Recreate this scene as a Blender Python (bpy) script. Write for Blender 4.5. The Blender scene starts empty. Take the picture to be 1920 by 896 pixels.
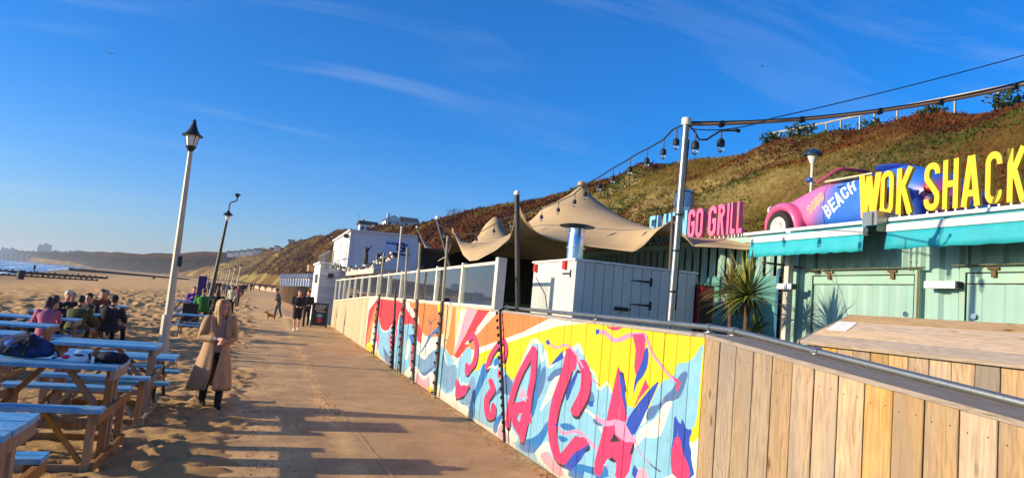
import bpy, math, random
import numpy as np
from mathutils import Vector, Matrix
R = math.radians
random.seed(7); rng = np.random.default_rng(11)
scene = bpy.context.scene
COL = scene.collection

# ---------------------------------------------------------------- camera
CAMZ = 2.0
FPX, CX, CY = 1300.0, 960.0, 448.0          # focal length and centre in the 1920 px frame
YAW, PITCH, ROLL = R(19.0855), R(5.4007), R(5.1428)
cam_d = bpy.data.cameras.new('camera'); cam = bpy.data.objects.new('camera', cam_d); COL.objects.link(cam)
cam_d.sensor_width = 36.0; cam_d.lens = FPX / 1920.0 * 36.0; cam_d.clip_start = 0.05; cam_d.clip_end = 60000
fw = Vector((math.sin(YAW) * math.cos(PITCH), math.cos(YAW) * math.cos(PITCH), math.sin(PITCH)))
r0 = Vector((math.cos(YAW), -math.sin(YAW), 0)); u0 = r0.cross(fw)
rt = r0 * math.cos(ROLL) + u0 * math.sin(ROLL); up = u0 * math.cos(ROLL) - r0 * math.sin(ROLL)
m = Matrix((rt, up, -fw)).transposed().to_4x4(); m.translation = (0, 0, CAMZ); cam.matrix_world = m
scene.camera = cam
# ---------------------------------------------------------------- sky, sun, exposure
SUN_EL, SUN_AZ = 15.8, -85.5                # azimuth from +Y towards +X
w = bpy.data.worlds.new('World'); scene.world = w; w.use_nodes = True
nt = w.node_tree; N = nt.nodes; L = nt.links; N.clear()
wo = N.new('ShaderNodeOutputWorld'); bg = N.new('ShaderNodeBackground'); bg.inputs[1].default_value = 0.134
sky = N.new('ShaderNodeTexSky'); sky.sky_type = 'NISHITA'; sky.sun_disc = False
sky.sun_elevation = R(SUN_EL); sky.sun_rotation = R(SUN_AZ); sky.altitude = 0; sky.air_density = 1.0; sky.dust_density = 1.0; sky.ozone_density = 1.6
hsv = N.new('ShaderNodeHueSaturation'); hsv.inputs['Saturation'].default_value = 1.24; hsv.inputs['Value'].default_value = 1.0
tint = N.new('ShaderNodeMixRGB'); tint.blend_type = 'MULTIPLY'; tint.inputs[0].default_value = 1; tint.inputs[2].default_value = (.47, .70, 1.14, 1)
L.new(sky.outputs[0], tint.inputs[1]); L.new(tint.outputs[0], hsv.inputs['Color'])
# thin cirrus: stretched noise over the sky direction
tc = N.new('ShaderNodeTexCoord'); sep = N.new('ShaderNodeSeparateXYZ'); L.new(tc.outputs['Generated'], sep.inputs[0])
def wm(op, a, b=None, c=None):
    n = N.new('ShaderNodeMath'); n.operation = op
    for i, v in enumerate((a, b, c)):
        if v is None: continue
        if isinstance(v, (int, float)): n.inputs[i].default_value = v
        else: L.new(v, n.inputs[i])
    return n.outputs[0]
den = wm('ADD', wm('MAXIMUM', sep.outputs[2], 0.0), 0.18)
comb = N.new('ShaderNodeCombineXYZ'); L.new(wm('DIVIDE', sep.outputs[0], den), comb.inputs[0]); L.new(wm('DIVIDE', sep.outputs[1], den), comb.inputs[1])
mp = N.new('ShaderNodeMapping'); mp.inputs['Rotation'].default_value = (0, 0, R(32)); mp.inputs['Scale'].default_value = (0.55, 2.3, 1); mp.inputs['Location'].default_value = (1.3, 2.1, 0)
L.new(comb.outputs[0], mp.inputs[0])
nz = N.new('ShaderNodeTexNoise'); nz.inputs['Scale'].default_value = 1.5; nz.inputs['Detail'].default_value = 9; nz.inputs['Roughness'].default_value = 0.6; nz.inputs['Distortion'].default_value = 0.9
L.new(mp.outputs[0], nz.inputs['Vector'])
nb = N.new('ShaderNodeTexNoise'); nb.inputs['Scale'].default_value = 0.7; nb.inputs['Detail'].default_value = 3; L.new(comb.outputs[0], nb.inputs['Vector'])
cr = N.new('ShaderNodeValToRGB'); cr.color_ramp.elements[0].position = 0.5; cr.color_ramp.elements[0].color = (0, 0, 0, 1); cr.color_ramp.elements[1].position = 0.8; cr.color_ramp.elements[1].color = (1, 1, 1, 1)
L.new(nz.outputs[0], cr.inputs[0])
cb = N.new('ShaderNodeValToRGB'); cb.color_ramp.elements[0].position = 0.42; cb.color_ramp.elements[0].color = (0, 0, 0, 1); cb.color_ramp.elements[1].position = 0.68; cb.color_ramp.elements[1].color = (1, 1, 1, 1)
L.new(nb.outputs[0], cb.inputs[0])
cf = wm('MULTIPLY', wm('MULTIPLY', cr.outputs[0], cb.outputs[0]), 0.4)
mixc = N.new('ShaderNodeMixRGB'); mixc.inputs[2].default_value = (3.4, 3.9, 4.6, 1); L.new(cf, mixc.inputs[0]); L.new(hsv.outputs[0], mixc.inputs[1])
L.new(mixc.outputs[0], bg.inputs[0]); L.new(bg.outputs[0], wo.inputs[0])
sl = bpy.data.lights.new('sun', 'SUN'); sl.energy = 5.0; sl.angle = R(0.5); sl.color = (1.0, 0.83, 0.58)
so = bpy.data.objects.new('sun', sl); COL.objects.link(so)
sd = Vector((math.sin(R(SUN_AZ)) * math.cos(R(SUN_EL)), math.cos(R(SUN_AZ)) * math.cos(R(SUN_EL)), math.sin(R(SUN_EL))))
so.rotation_euler = sd.to_track_quat('Z', 'Y').to_euler()
scene.view_settings.view_transform = 'Standard'; scene.view_settings.look = 'None'; scene.view_settings.gamma = 1; scene.view_settings.exposure = 0.6

# ---------------------------------------------------------------- measuring helpers (survey of the place from the photograph)
def ray(u, v):
    return fw + rt * ((u - CX) / FPX) - up * ((v - CY) / FPX)
def at_x(u, v, x): d = ray(u, v); return Vector((0, 0, CAMZ)) + d * (x / d.x)
def at_y(u, v, y): d = ray(u, v); return Vector((0, 0, CAMZ)) + d * (y / d.y)
def at_z(u, v, z=0.0): d = ray(u, v); return Vector((0, 0, CAMZ)) + d * ((z - CAMZ) / d.z)

# ---------------------------------------------------------------- mesh helpers
class MB:
    def __init__(s): s.v = []; s.f = []; s.m = []
    def add(s, vs, fs, mi=0):
        o = len(s.v); s.v += [tuple(p) for p in vs]
        for q in fs: s.f.append(tuple(i + o for i in q)); s.m.append(mi)
        return s
    def bx(s, x0, x1, y0, y1, z0, z1, mi=0):
        vs = [(x, y, z) for z in (z0, z1) for y in (y0, y1) for x in (x0, x1)]
        return s.add(vs, [(0, 2, 3, 1), (4, 5, 7, 6), (0, 1, 5, 4), (2, 6, 7, 3), (0, 4, 6, 2), (1, 3, 7, 5)], mi)
    def beam(s, a, b, wd, ht, upv=(0, 0, 1), mi=0):
        a = Vector(a); b = Vector(b); d = (b - a).normalized(); u = Vector(upv)
        if abs(d.dot(u)) > .98: u = Vector((1, 0, 0))
        sx = d.cross(u).normalized(); uy = sx.cross(d).normalized(); vs = []
        for p in (a, b):
            for i, j in ((-1, -1), (1, -1), (1, 1), (-1, 1)): vs.append(p + sx * (i * wd / 2) + uy * (j * ht / 2))
        return s.add(vs, [(3, 2, 1, 0), (4, 5, 6, 7), (0, 1, 5, 4), (1, 2, 6, 5), (2, 3, 7, 6), (3, 0, 4, 7)], mi)
    def tube(s, pts, r, n=8, mi=0, cap=True, flat=1.0):
        pts = [Vector(p) for p in pts]; k = len(pts)
        rs = r if isinstance(r, (list, tuple)) else [r] * k
        vs = []; ref = None
        for i, p in enumerate(pts):
            d = (pts[min(i + 1, k - 1)] - pts[max(i - 1, 0)]).normalized()
            if ref is None:
                ref = Vector((0, 0, 1)) if abs(d.z) < .9 else Vector((1, 0, 0))
            a = (ref - d * ref.dot(d)).normalized(); ref = a; b = d.cross(a)
            for j in range(n):
                t = 2 * math.pi * j / n; vs.append(p + a * (math.cos(t) * rs[i] * flat) + b * (math.sin(t) * rs[i]))
        fs = [(i * n + j, i * n + (j + 1) % n, (i + 1) * n + (j + 1) % n, (i + 1) * n + j) for i in range(k - 1) for j in range(n)]
        if cap: fs += [tuple(range(n - 1, -1, -1)), tuple((k - 1) * n + j for j in range(n))]
        return s.add(vs, fs, mi)
    def limb(s, pts, rs, n=10):
        """tube with rounded ends"""
        pts = [Vector(p) for p in pts]; rs = list(rs)
        d0 = (pts[0] - pts[1]).normalized(); d1 = (pts[-1] - pts[-2]).normalized()
        P = [pts[0] + d0 * rs[0] * .95, pts[0] + d0 * rs[0] * .6] + pts + [pts[-1] + d1 * rs[-1] * .6, pts[-1] + d1 * rs[-1] * .95]
        Q = [rs[0] * .25, rs[0] * .8] + rs + [rs[-1] * .8, rs[-1] * .25]
        return s.tube(P, Q, n)
    def rings(s, rr, cap=True, mi=0, closed=True):
        n = len(rr[0]); vs = [p for q in rr for p in q]; fs = []
        for i in range(len(rr) - 1):
            for j in range(n if closed else n - 1):
                fs.append((i * n + j, i * n + (j + 1) % n, (i + 1) * n + (j + 1) % n, (i + 1) * n + j))
        if cap and closed: fs += [tuple(range(n - 1, -1, -1)), tuple((len(rr) - 1) * n + j for j in range(n))]
        return s.add(vs, fs, mi)
    def lathe(s, prof, c=(0, 0, 0), n=16, mi=0, axis='z', cap=True):
        rr = []
        for r, h in prof:
            q = []
            for j in range(n):
                t = 2 * math.pi * j / n; a, b = math.cos(t) * r, math.sin(t) * r
                q.append({'z': (c[0] + a, c[1] + b, c[2] + h), 'x': (c[0] + h, c[1] + a, c[2] + b), 'y': (c[0] + b, c[1] + h, c[2] + a)}[axis])
            rr.append(q)
        return s.rings(rr, cap, mi)
    def ell(s, c, rx, ry, rz, n=12, k=8, mi=0):
        rr = []
        for i in range(k + 1):
            t = -math.pi / 2 + math.pi * (i + .0) / k; cr_ = max(math.cos(t), .03)
            rr.append([(c[0] + rx * cr_ * math.cos(2 * math.pi * j / n), c[1] + ry * cr_ * math.sin(2 * math.pi * j / n), c[2] + rz * math.sin(t)) for j in range(n)])
        return s.rings(rr, True, mi)
    def prism(s, poly, f, d0, d1, mi=0):
        """poly of 2-D points; f(a, b, depth) -> point"""
        n = len(poly); vs = [f(a, b, d0) for a, b in poly] + [f(a, b, d1) for a, b in poly]
        fs = [tuple(range(n - 1, -1, -1)), tuple(range(n, 2 * n))] + [(i, (i + 1) % n, n + (i + 1) % n, n + i) for i in range(n)]
        return s.add(vs, fs, mi)
    def mesh(s, name, smooth=False):
        me = bpy.data.meshes.new(name); me.from_pydata([tuple(p) for p in s.v], [], s.f)
        if any(s.m): me.polygons.foreach_set('material_index', s.m)
        import bmesh
        bm = bmesh.new(); bm.from_mesh(me); bmesh.ops.recalc_face_normals(bm, faces=bm.faces); bm.to_mesh(me); bm.free()
        if smooth:
            me.polygons.foreach_set('use_smooth', [True] * len(me.polygons))
            try: me.set_sharp_from_angle(angle=R(40))
            except Exception: pass
        me.update(); return me
    def build(s, name, mats, parent=None, smooth=False, world=True):
        if parent is not None and world:
            o = Vector(parent.get('_o', (0, 0, 0)))
            if o.length: s.v = [(p[0] - o.x, p[1] - o.y, p[2] - o.z) for p in s.v]
        ob = bpy.data.objects.new(name, s.mesh(name, smooth)); COL.objects.link(ob)
        for mm in (mats if isinstance(mats, (list, tuple)) else [mats]): ob.data.materials.append(mm)
        if parent is not None:
            ob.parent = parent
            if world and '_o' in parent: ob['_o'] = parent['_o']
        return ob
def tag(o, label, cat, group=None):
    o['label'] = label; o['category'] = cat
    if group: o['group'] = group
    return o
def thing(name, label, cat, loc=(0, 0, 0), rz=0, group=None, world=True):
    o = bpy.data.objects.new(name, None); COL.objects.link(o); o.location = loc; o.rotation_euler = (0, 0, rz); o.empty_display_size = .2
    if world and rz == 0: o['_o'] = tuple(loc)
    return tag(o, label, cat, group)
def struct(o, kind='structure'): o['kind'] = kind; return o
def link_copy(src, parent, loc=None):
    c = src.copy(); COL.objects.link(c); c.parent = parent
    if loc is not None: c.location = loc
    return c
def copy_tree(o, parent=None):
    c = o.copy(); COL.objects.link(c); c.parent = parent
    for ch in [x for x in o.children]: copy_tree(ch, c)
    return c
def remesh(mb, voxel, sm=2):
    me = mb.mesh('tmp'); ob = bpy.data.objects.new('tmp', me); COL.objects.link(ob)
    md = ob.modifiers.new('r', 'REMESH'); md.mode = 'VOXEL'; md.voxel_size = voxel; md.use_smooth_shade = True
    if sm: s2 = ob.modifiers.new('s', 'SMOOTH'); s2.factor = .5; s2.iterations = sm
    dg = bpy.context.evaluated_depsgraph_get(); me2 = bpy.data.meshes.new_from_object(ob.evaluated_get(dg))
    bpy.data.objects.remove(ob); bpy.data.meshes.remove(me); return me2
def mesh_obj(name, me, mat, parent):
    me.name = name; ob = bpy.data.objects.new(name, me); COL.objects.link(ob); me.materials.clear(); me.materials.append(mat); ob.parent = parent; return ob

# ---------------------------------------------------------------- materials
def lin(h):
    h = h.lstrip('#'); c = [int(h[i:i + 2], 16) / 255 for i in (0, 2, 4)]
    return tuple((x / 12.92 if x <= .04045 else ((x + .055) / 1.055) ** 2.4) for x in c)
def c4(h, k=1.0): return tuple(min(x * k, 1) for x in lin(h)) + (1,)
MATS = {}
def newmat(name):
    mt = bpy.data.materials.new(name); mt.use_nodes = True; t = mt.node_tree
    return mt, t, t.nodes['Principled BSDF']
def mat(name, hexc, rough=.6, var=.18, scale=5.0, bump=.15, metal=0.0, dirt=None, dscale=1.3, damt=.5, objvar=.12, coat=0.0, bscale=None, coords='Object'):
    """plain surface with tone variation, optional dirt patches and a fine relief"""
    mt, t, b = newmat(name); n = t.nodes; l = t.links
    tcn = n.new('ShaderNodeTexCoord'); src = tcn.outputs[coords]
    if coords == 'World':
        pass
    n1 = n.new('ShaderNodeTexNoise'); n1.inputs['Scale'].default_value = scale; n1.inputs['Detail'].default_value = 6; l.new(src, n1.inputs['Vector'])
    mr = n.new('ShaderNodeMapRange'); mr.inputs[1].default_value = .3; mr.inputs[2].default_value = .7; mr.inputs[3].default_value = 1 - var; mr.inputs[4].default_value = 1 + var * .7; l.new(n1.outputs[0], mr.inputs[0])
    oi = n.new('ShaderNodeObjectInfo'); mo = n.new('ShaderNodeMapRange'); mo.inputs[3].default_value = 1 - objvar; mo.inputs[4].default_value = 1 + objvar; l.new(oi.outputs['Random'], mo.inputs[0])
    mu = n.new('ShaderNodeMath'); mu.operation = 'MULTIPLY'; l.new(mr.outputs[0], mu.inputs[0]); l.new(mo.outputs[0], mu.inputs[1])
    hs = n.new('ShaderNodeHueSaturation'); hs.inputs['Color'].default_value = c4(hexc); l.new(mu.outputs[0], hs.inputs['Value'])
    col = hs.outputs[0]
    if dirt:
        n2 = n.new('ShaderNodeTexNoise'); n2.inputs['Scale'].default_value = dscale; n2.inputs['Detail'].default_value = 8; n2.inputs['Roughness'].default_value = .65; l.new(src, n2.inputs['Vector'])
        rp = n.new('ShaderNodeMapRange'); rp.inputs[1].default_value = .48; rp.inputs[2].default_value = .72; rp.inputs[3].default_value = 0; rp.inputs[4].default_value = damt; l.new(n2.outputs[0], rp.inputs[0])
        mx = n.new('ShaderNodeMixRGB'); mx.inputs[2].default_value = c4(dirt); l.new(rp.outputs[0], mx.inputs[0]); l.new(col, mx.inputs[1]); col = mx.outputs[0]
    l.new(col, b.inputs['Base Color']); b.inputs['Roughness'].default_value = rough; b.inputs['Metallic'].default_value = metal
    if coat: b.inputs['Coat Weight'].default_value = coat
    if bump:
        n3 = n.new('ShaderNodeTexNoise'); n3.inputs['Scale'].default_value = bscale or scale * 6; n3.inputs['Detail'].default_value = 5; l.new(src, n3.inputs['Vector'])
        bp = n.new('ShaderNodeBump'); bp.inputs['Strength'].default_value = bump; bp.inputs['Distance'].default_value = .02; l.new(n3.outputs[0], bp.inputs['Height']); l.new(bp.outputs[0], b.inputs['Normal'])
    MATS[name] = mt; return mt
def wood(name, light, mid, dark, axis='z', knots=True, rough=.75, grey=None, gamt=.35, img=None):
    """boards: grain runs along the given object axis, each board has its own tone, grain and knots"""
    mt, t, b = newmat(name); n = t.nodes; l = t.links
    tcn = n.new('ShaderNodeTexCoord'); oi = n.new('ShaderNodeObjectInfo')
    rm = n.new('ShaderNodeMath'); rm.operation = 'MULTIPLY'; rm.inputs[1].default_value = 97.0; l.new(oi.outputs['Random'], rm.inputs[0])
    av = n.new('ShaderNodeVectorMath'); av.operation = 'ADD'; l.new(tcn.outputs['Object'], av.inputs[0]); l.new(rm.outputs[0], av.inputs[1])
    sc = {'x': (1.6, 75, 75), 'y': (75, 1.6, 75), 'z': (75, 75, 1.6)}[axis]; s2 = {'x': (.18, 1, 1), 'y': (1, .18, 1), 'z': (1, 1, .18)}[axis]
    mpn = n.new('ShaderNodeMapping'); mpn.inputs['Scale'].default_value = sc; l.new(av.outputs[0], mpn.inputs[0])
    g = n.new('ShaderNodeTexNoise'); g.inputs['Scale'].default_value = 1.0; g.inputs['Detail'].default_value = 5; g.inputs['Distortion'].default_value = .6; l.new(mpn.outputs[0], g.inputs['Vector'])
    mp2 = n.new('ShaderNodeMapping'); mp2.inputs['Scale'].default_value = s2; l.new(av.outputs[0], mp2.inputs[0])
    kn = n.new('ShaderNodeTexVoronoi'); kn.inputs['Scale'].default_value = 4.2; kn.inputs['Randomness'].default_value = 1.0
    mp3 = n.new('ShaderNodeMapping'); mp3.inputs['Scale'].default_value = {'x': (.55, 1.6, .05), 'y': (1.6, .55, .05), 'z': (.05, 1.6, .55)}[axis]; l.new(av.outputs[0], mp3.inputs[0]); l.new(mp3.outputs[0], kn.inputs['Vector'])
    # rings bent round the knots
    wv = n.new('ShaderNodeMath'); wv.operation = 'MULTIPLY_ADD'; wv.inputs[1].default_value = 9.0; l.new(kn.outputs['Distance'], wv.inputs[0]); l.new(g.outputs[0], wv.inputs[2])
    big = n.new('ShaderNodeTexNoise'); big.inputs['Scale'].default_value = 5.0; big.inputs['Detail'].default_value = 4; l.new(mp2.outputs[0], big.inputs['Vector'])
    ring = n.new('ShaderNodeMath'); ring.operation = 'MULTIPLY_ADD'; ring.inputs[1].default_value = 14.0; l.new(big.outputs[0], ring.inputs[0]); l.new(g.outputs[0], ring.inputs[2])
    sn = n.new('ShaderNodeMath'); sn.operation = 'SINE'; rr = n.new('ShaderNodeMath'); rr.operation = 'MULTIPLY'; rr.inputs[1].default_value = 5.0; l.new(ring.outputs[0], rr.inputs[0]); l.new(rr.outputs[0], sn.inputs[0])
    s01 = n.new('ShaderNodeMapRange'); s01.inputs[1].default_value = -1; s01.inputs[2].default_value = 1; l.new(sn.outputs[0], s01.inputs[0])
    mixg = n.new('ShaderNodeMath'); mixg.operation = 'MULTIPLY_ADD'; mixg.inputs[1].default_value = .28; l.new(s01.outputs[0], mixg.inputs[0]); l.new(g.outputs[0], mixg.inputs[2])
    cr_ = n.new('ShaderNodeValToRGB'); e = cr_.color_ramp.elements; e[0].position = .23; e[0].color = c4(dark); e[1].position = .9; e[1].color = c4(light); x = e.new(.38); x.color = c4(mid); x = e.new(.64); x.color = tuple((a + 2 * c) / 3 for a, c in zip(c4(mid), c4(light)))
    l.new(mixg.outputs[0], cr_.inputs[0]); col = cr_.outputs[0]
    if grey:
        gm = n.new('ShaderNodeTexNoise'); gm.inputs['Scale'].default_value = 2.2; gm.inputs['Detail'].default_value = 6; l.new(mp2.outputs[0], gm.inputs['Vector'])
        gr = n.new('ShaderNodeMapRange'); gr.inputs[1].default_value = .42; gr.inputs[2].default_value = .66; gr.inputs[4].default_value = gamt; l.new(gm.outputs[0], gr.inputs[0])
        mx = n.new('ShaderNodeMixRGB'); mx.inputs[2].default_value = c4(grey); l.new(gr.outputs[0], mx.inputs[0]); l.new(col, mx.inputs[1]); col = mx.outputs[0]
    if knots:
        kr = n.new('ShaderNodeValToRGB'); q = kr.color_ramp.elements; q[0].position = 0.05; q[0].color = (1, 1, 1, 1); q[1].position = .15; q[1].color = (0, 0, 0, 1); l.new(kn.outputs['Distance'], kr.inputs[0])
        mx = n.new('ShaderNodeMixRGB'); mx.inputs[2].default_value = c4(dark); km = n.new('ShaderNodeMath'); km.operation = 'MULTIPLY'; km.inputs[1].default_value = .85; kc = n.new('ShaderNodeSeparateXYZ'); l.new(kn.outputs['Color'], kc.inputs[0]); kg = n.new('ShaderNodeMath'); kg.operation = 'GREATER_THAN'; kg.inputs[1].default_value = .5; l.new(kc.outputs[0], kg.inputs[0]); kk = n.new('ShaderNodeMath'); kk.operation = 'MULTIPLY'; l.new(kr.outputs[0], kk.inputs[0]); l.new(kg.outputs[0], kk.inputs[1]); l.new(kk.outputs[0], km.inputs[0]); l.new(km.outputs[0], mx.inputs[0]); l.new(col, mx.inputs[1]); col = mx.outputs[0]
    rv = n.new('ShaderNodeMapRange'); rv.inputs[3].default_value = .72; rv.inputs[4].default_value = 1.15; l.new(oi.outputs['Random'], rv.inputs[0])
    sv = n.new('ShaderNodeMath'); sv.operation = 'FRACT'; sm = n.new('ShaderNodeMath'); sm.operation = 'MULTIPLY'; sm.inputs[1].default_value = 13.7; l.new(oi.outputs['Random'], sm.inputs[0]); l.new(sm.outputs[0], sv.inputs[0])
    sr = n.new('ShaderNodeMapRange'); sr.inputs[3].default_value = .7; sr.inputs[4].default_value = 1.35; l.new(sv.outputs[0], sr.inputs[0])
    hs = n.new('ShaderNodeHueSaturation'); l.new(rv.outputs[0], hs.inputs['Value']); l.new(sr.outputs[0], hs.inputs['Saturation']); l.new(col, hs.inputs['Color']); col = hs.outputs[0]
    l.new(col, b.inputs['Base Color']); b.inputs['Roughness'].default_value = rough
    bp = n.new('ShaderNodeBump'); bp.inputs['Strength'].default_value = .6; bp.inputs['Distance'].default_value = .008; l.new(mixg.outputs[0], bp.inputs['Height']); l.new(bp.outputs[0], b.inputs['Normal'])
    MATS[name] = mt; return mt
# ---------------------------------------------------------------- value noise
def vnoise(x, y, seed=0):
    xi = np.floor(x).astype(np.int64); yi = np.floor(y).astype(np.int64); fx = x - xi; fy = y - yi
    def h(a, b):
        q = (a * 374761393 + b * 668265263 + seed * 974711) & 0xffffffff
        q = ((q ^ (q >> 13)) * 1274126177) & 0xffffffff
        return ((q ^ (q >> 16)) & 0xffff) / 65535.0
    ux = fx * fx * (3 - 2 * fx); uy = fy * fy * (3 - 2 * fy)
    return (h(xi, yi) * (1 - ux) + h(xi + 1, yi) * ux) * (1 - uy) + (h(xi, yi + 1) * (1 - ux) + h(xi + 1, yi + 1) * ux) * uy
def fbm(x, y, o=4, seed=0):
    r = 0; a = .5
    for i in range(o): r = r + a * vnoise(x * 2 ** i, y * 2 ** i, seed + i); a *= .5
    return r
def grid_mesh(name, X, Y, Z, mat_, smooth=True, parent=None):
    ny, nx = X.shape; me = bpy.data.meshes.new(name)
    co = np.stack([X, Y, Z], -1).reshape(-1, 3)
    i = np.arange((ny - 1) * (nx - 1)); a = (i // (nx - 1)) * nx + i % (nx - 1)
    q = np.stack([a, a + 1, a + nx + 1, a + nx], -1).ravel()
    me.vertices.add(len(co)); me.vertices.foreach_set('co', co.ravel().astype(np.float32)); me.loops.add(len(q)); me.loops.foreach_set('vertex_index', q.astype(np.int32))
    me.polygons.add(len(i)); me.polygons.foreach_set('loop_start', (np.arange(len(i)) * 4).astype(np.int32)); me.polygons.foreach_set('loop_total', np.full(len(i), 4, np.int32))
    if smooth: me.polygons.foreach_set('use_smooth', np.ones(len(i), bool))
    me.update(calc_edges=True); me.validate(); ob = bpy.data.objects.new(name, me); COL.objects.link(ob); me.materials.append(mat_)
    if parent: ob.parent = parent
    return ob
# ---------------------------------------------------------------- flat print: painted images made in the script
def chaikin(p, k=2):
    p = np.array(p, float)
    for _ in range(k):
        q = np.roll(p, -1, 0); p = np.stack([p * .75 + q * .25, p * .25 + q * .75], 1).reshape(-1, 2)
    return p
def curve_pts(p, k=6):
    p = np.array(p, float)
    if len(p) < 3: return p
    q = np.vstack([2 * p[0] - p[1], p, 2 * p[-1] - p[-2]]); out = []
    for i in range(1, len(q) - 2):
        for t in np.linspace(0, 1, k, endpoint=False):
            out.append(.5 * ((2 * q[i]) + (-q[i - 1] + q[i + 1]) * t + (2 * q[i - 1] - 5 * q[i] + 4 * q[i + 1] - q[i + 2]) * t * t + (-q[i - 1] + 3 * q[i] - 3 * q[i + 1] + q[i + 2]) * t ** 3))
    out.append(p[-1]); return np.array(out)
class Canvas:
    def __init__(s, u0, u1, v0, v1, res, bgc):
        s.u0, s.u1, s.v0, s.v1, s.res = u0, u1, v0, v1, res; s.w = int((u1 - u0) * res); s.h = int((v1 - v0) * res)
        s.img = np.ones((s.h, s.w, 4), np.float32); s.img[..., :3] = s.rgb(bgc)
        s.U = (np.arange(s.w) + .5) / res + u0; s.V = (np.arange(s.h) + .5) / res + v0
    @staticmethod
    def rgb(h): h = h.lstrip('#'); return np.array([int(h[i:i + 2], 16) / 255 for i in (0, 2, 4)], np.float32)
    def win(s, p, pad=0):
        a = max(0, int((p[:, 0].min() - pad - s.u0) * s.res) - 1); b = min(s.w, int((p[:, 0].max() + pad - s.u0) * s.res) + 2)
        c = max(0, int((p[:, 1].min() - pad - s.v0) * s.res) - 1); d = min(s.h, int((p[:, 1].max() + pad - s.v0) * s.res) + 2); return a, b, c, d
    def poly(s, p, col):
        p = np.array(p, float); a, b, c, d = s.win(p)
        if a >= b or c >= d: return
        U, V = np.meshgrid(s.U[a:b], s.V[c:d]); ins = np.zeros(U.shape, bool); q = np.roll(p, -1, 0)
        for (x0, y0), (x1, y1) in zip(p, q):
            if y0 == y1: continue
            ins ^= ((y0 > V) != (y1 > V)) & (U < (x1 - x0) * (V - y0) / (y1 - y0) + x0)
        s.img[c:d, a:b][ins, :3] = s.rgb(col)
    def line(s, p, wd, col, ax=1.0):
        p = np.array(p, float); a, b, c, d = s.win(p, wd * ax)
        if a >= b or c >= d: return
        U, V = np.meshgrid(s.U[a:b] / ax, s.V[c:d]); ins = np.zeros(U.shape, bool); p = p / np.array([ax, 1.0])
        for (x0, y0), (x1, y1) in zip(p[:-1], p[1:]):
            dx, dy = x1 - x0, y1 - y0; t = np.clip(((U - x0) * dx + (V - y0) * dy) / (dx * dx + dy * dy + 1e-12), 0, 1)
            ins |= (U - x0 - t * dx) ** 2 + (V - y0 - t * dy) ** 2 < (wd / 2) ** 2
        s.img[c:d, a:b][ins, :3] = s.rgb(col)
    def image(s, name):
        im = bpy.data.images.new(name, s.w, s.h); im.pixels.foreach_set(s.img.ravel()); im.update(); im.pack(); return im
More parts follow.
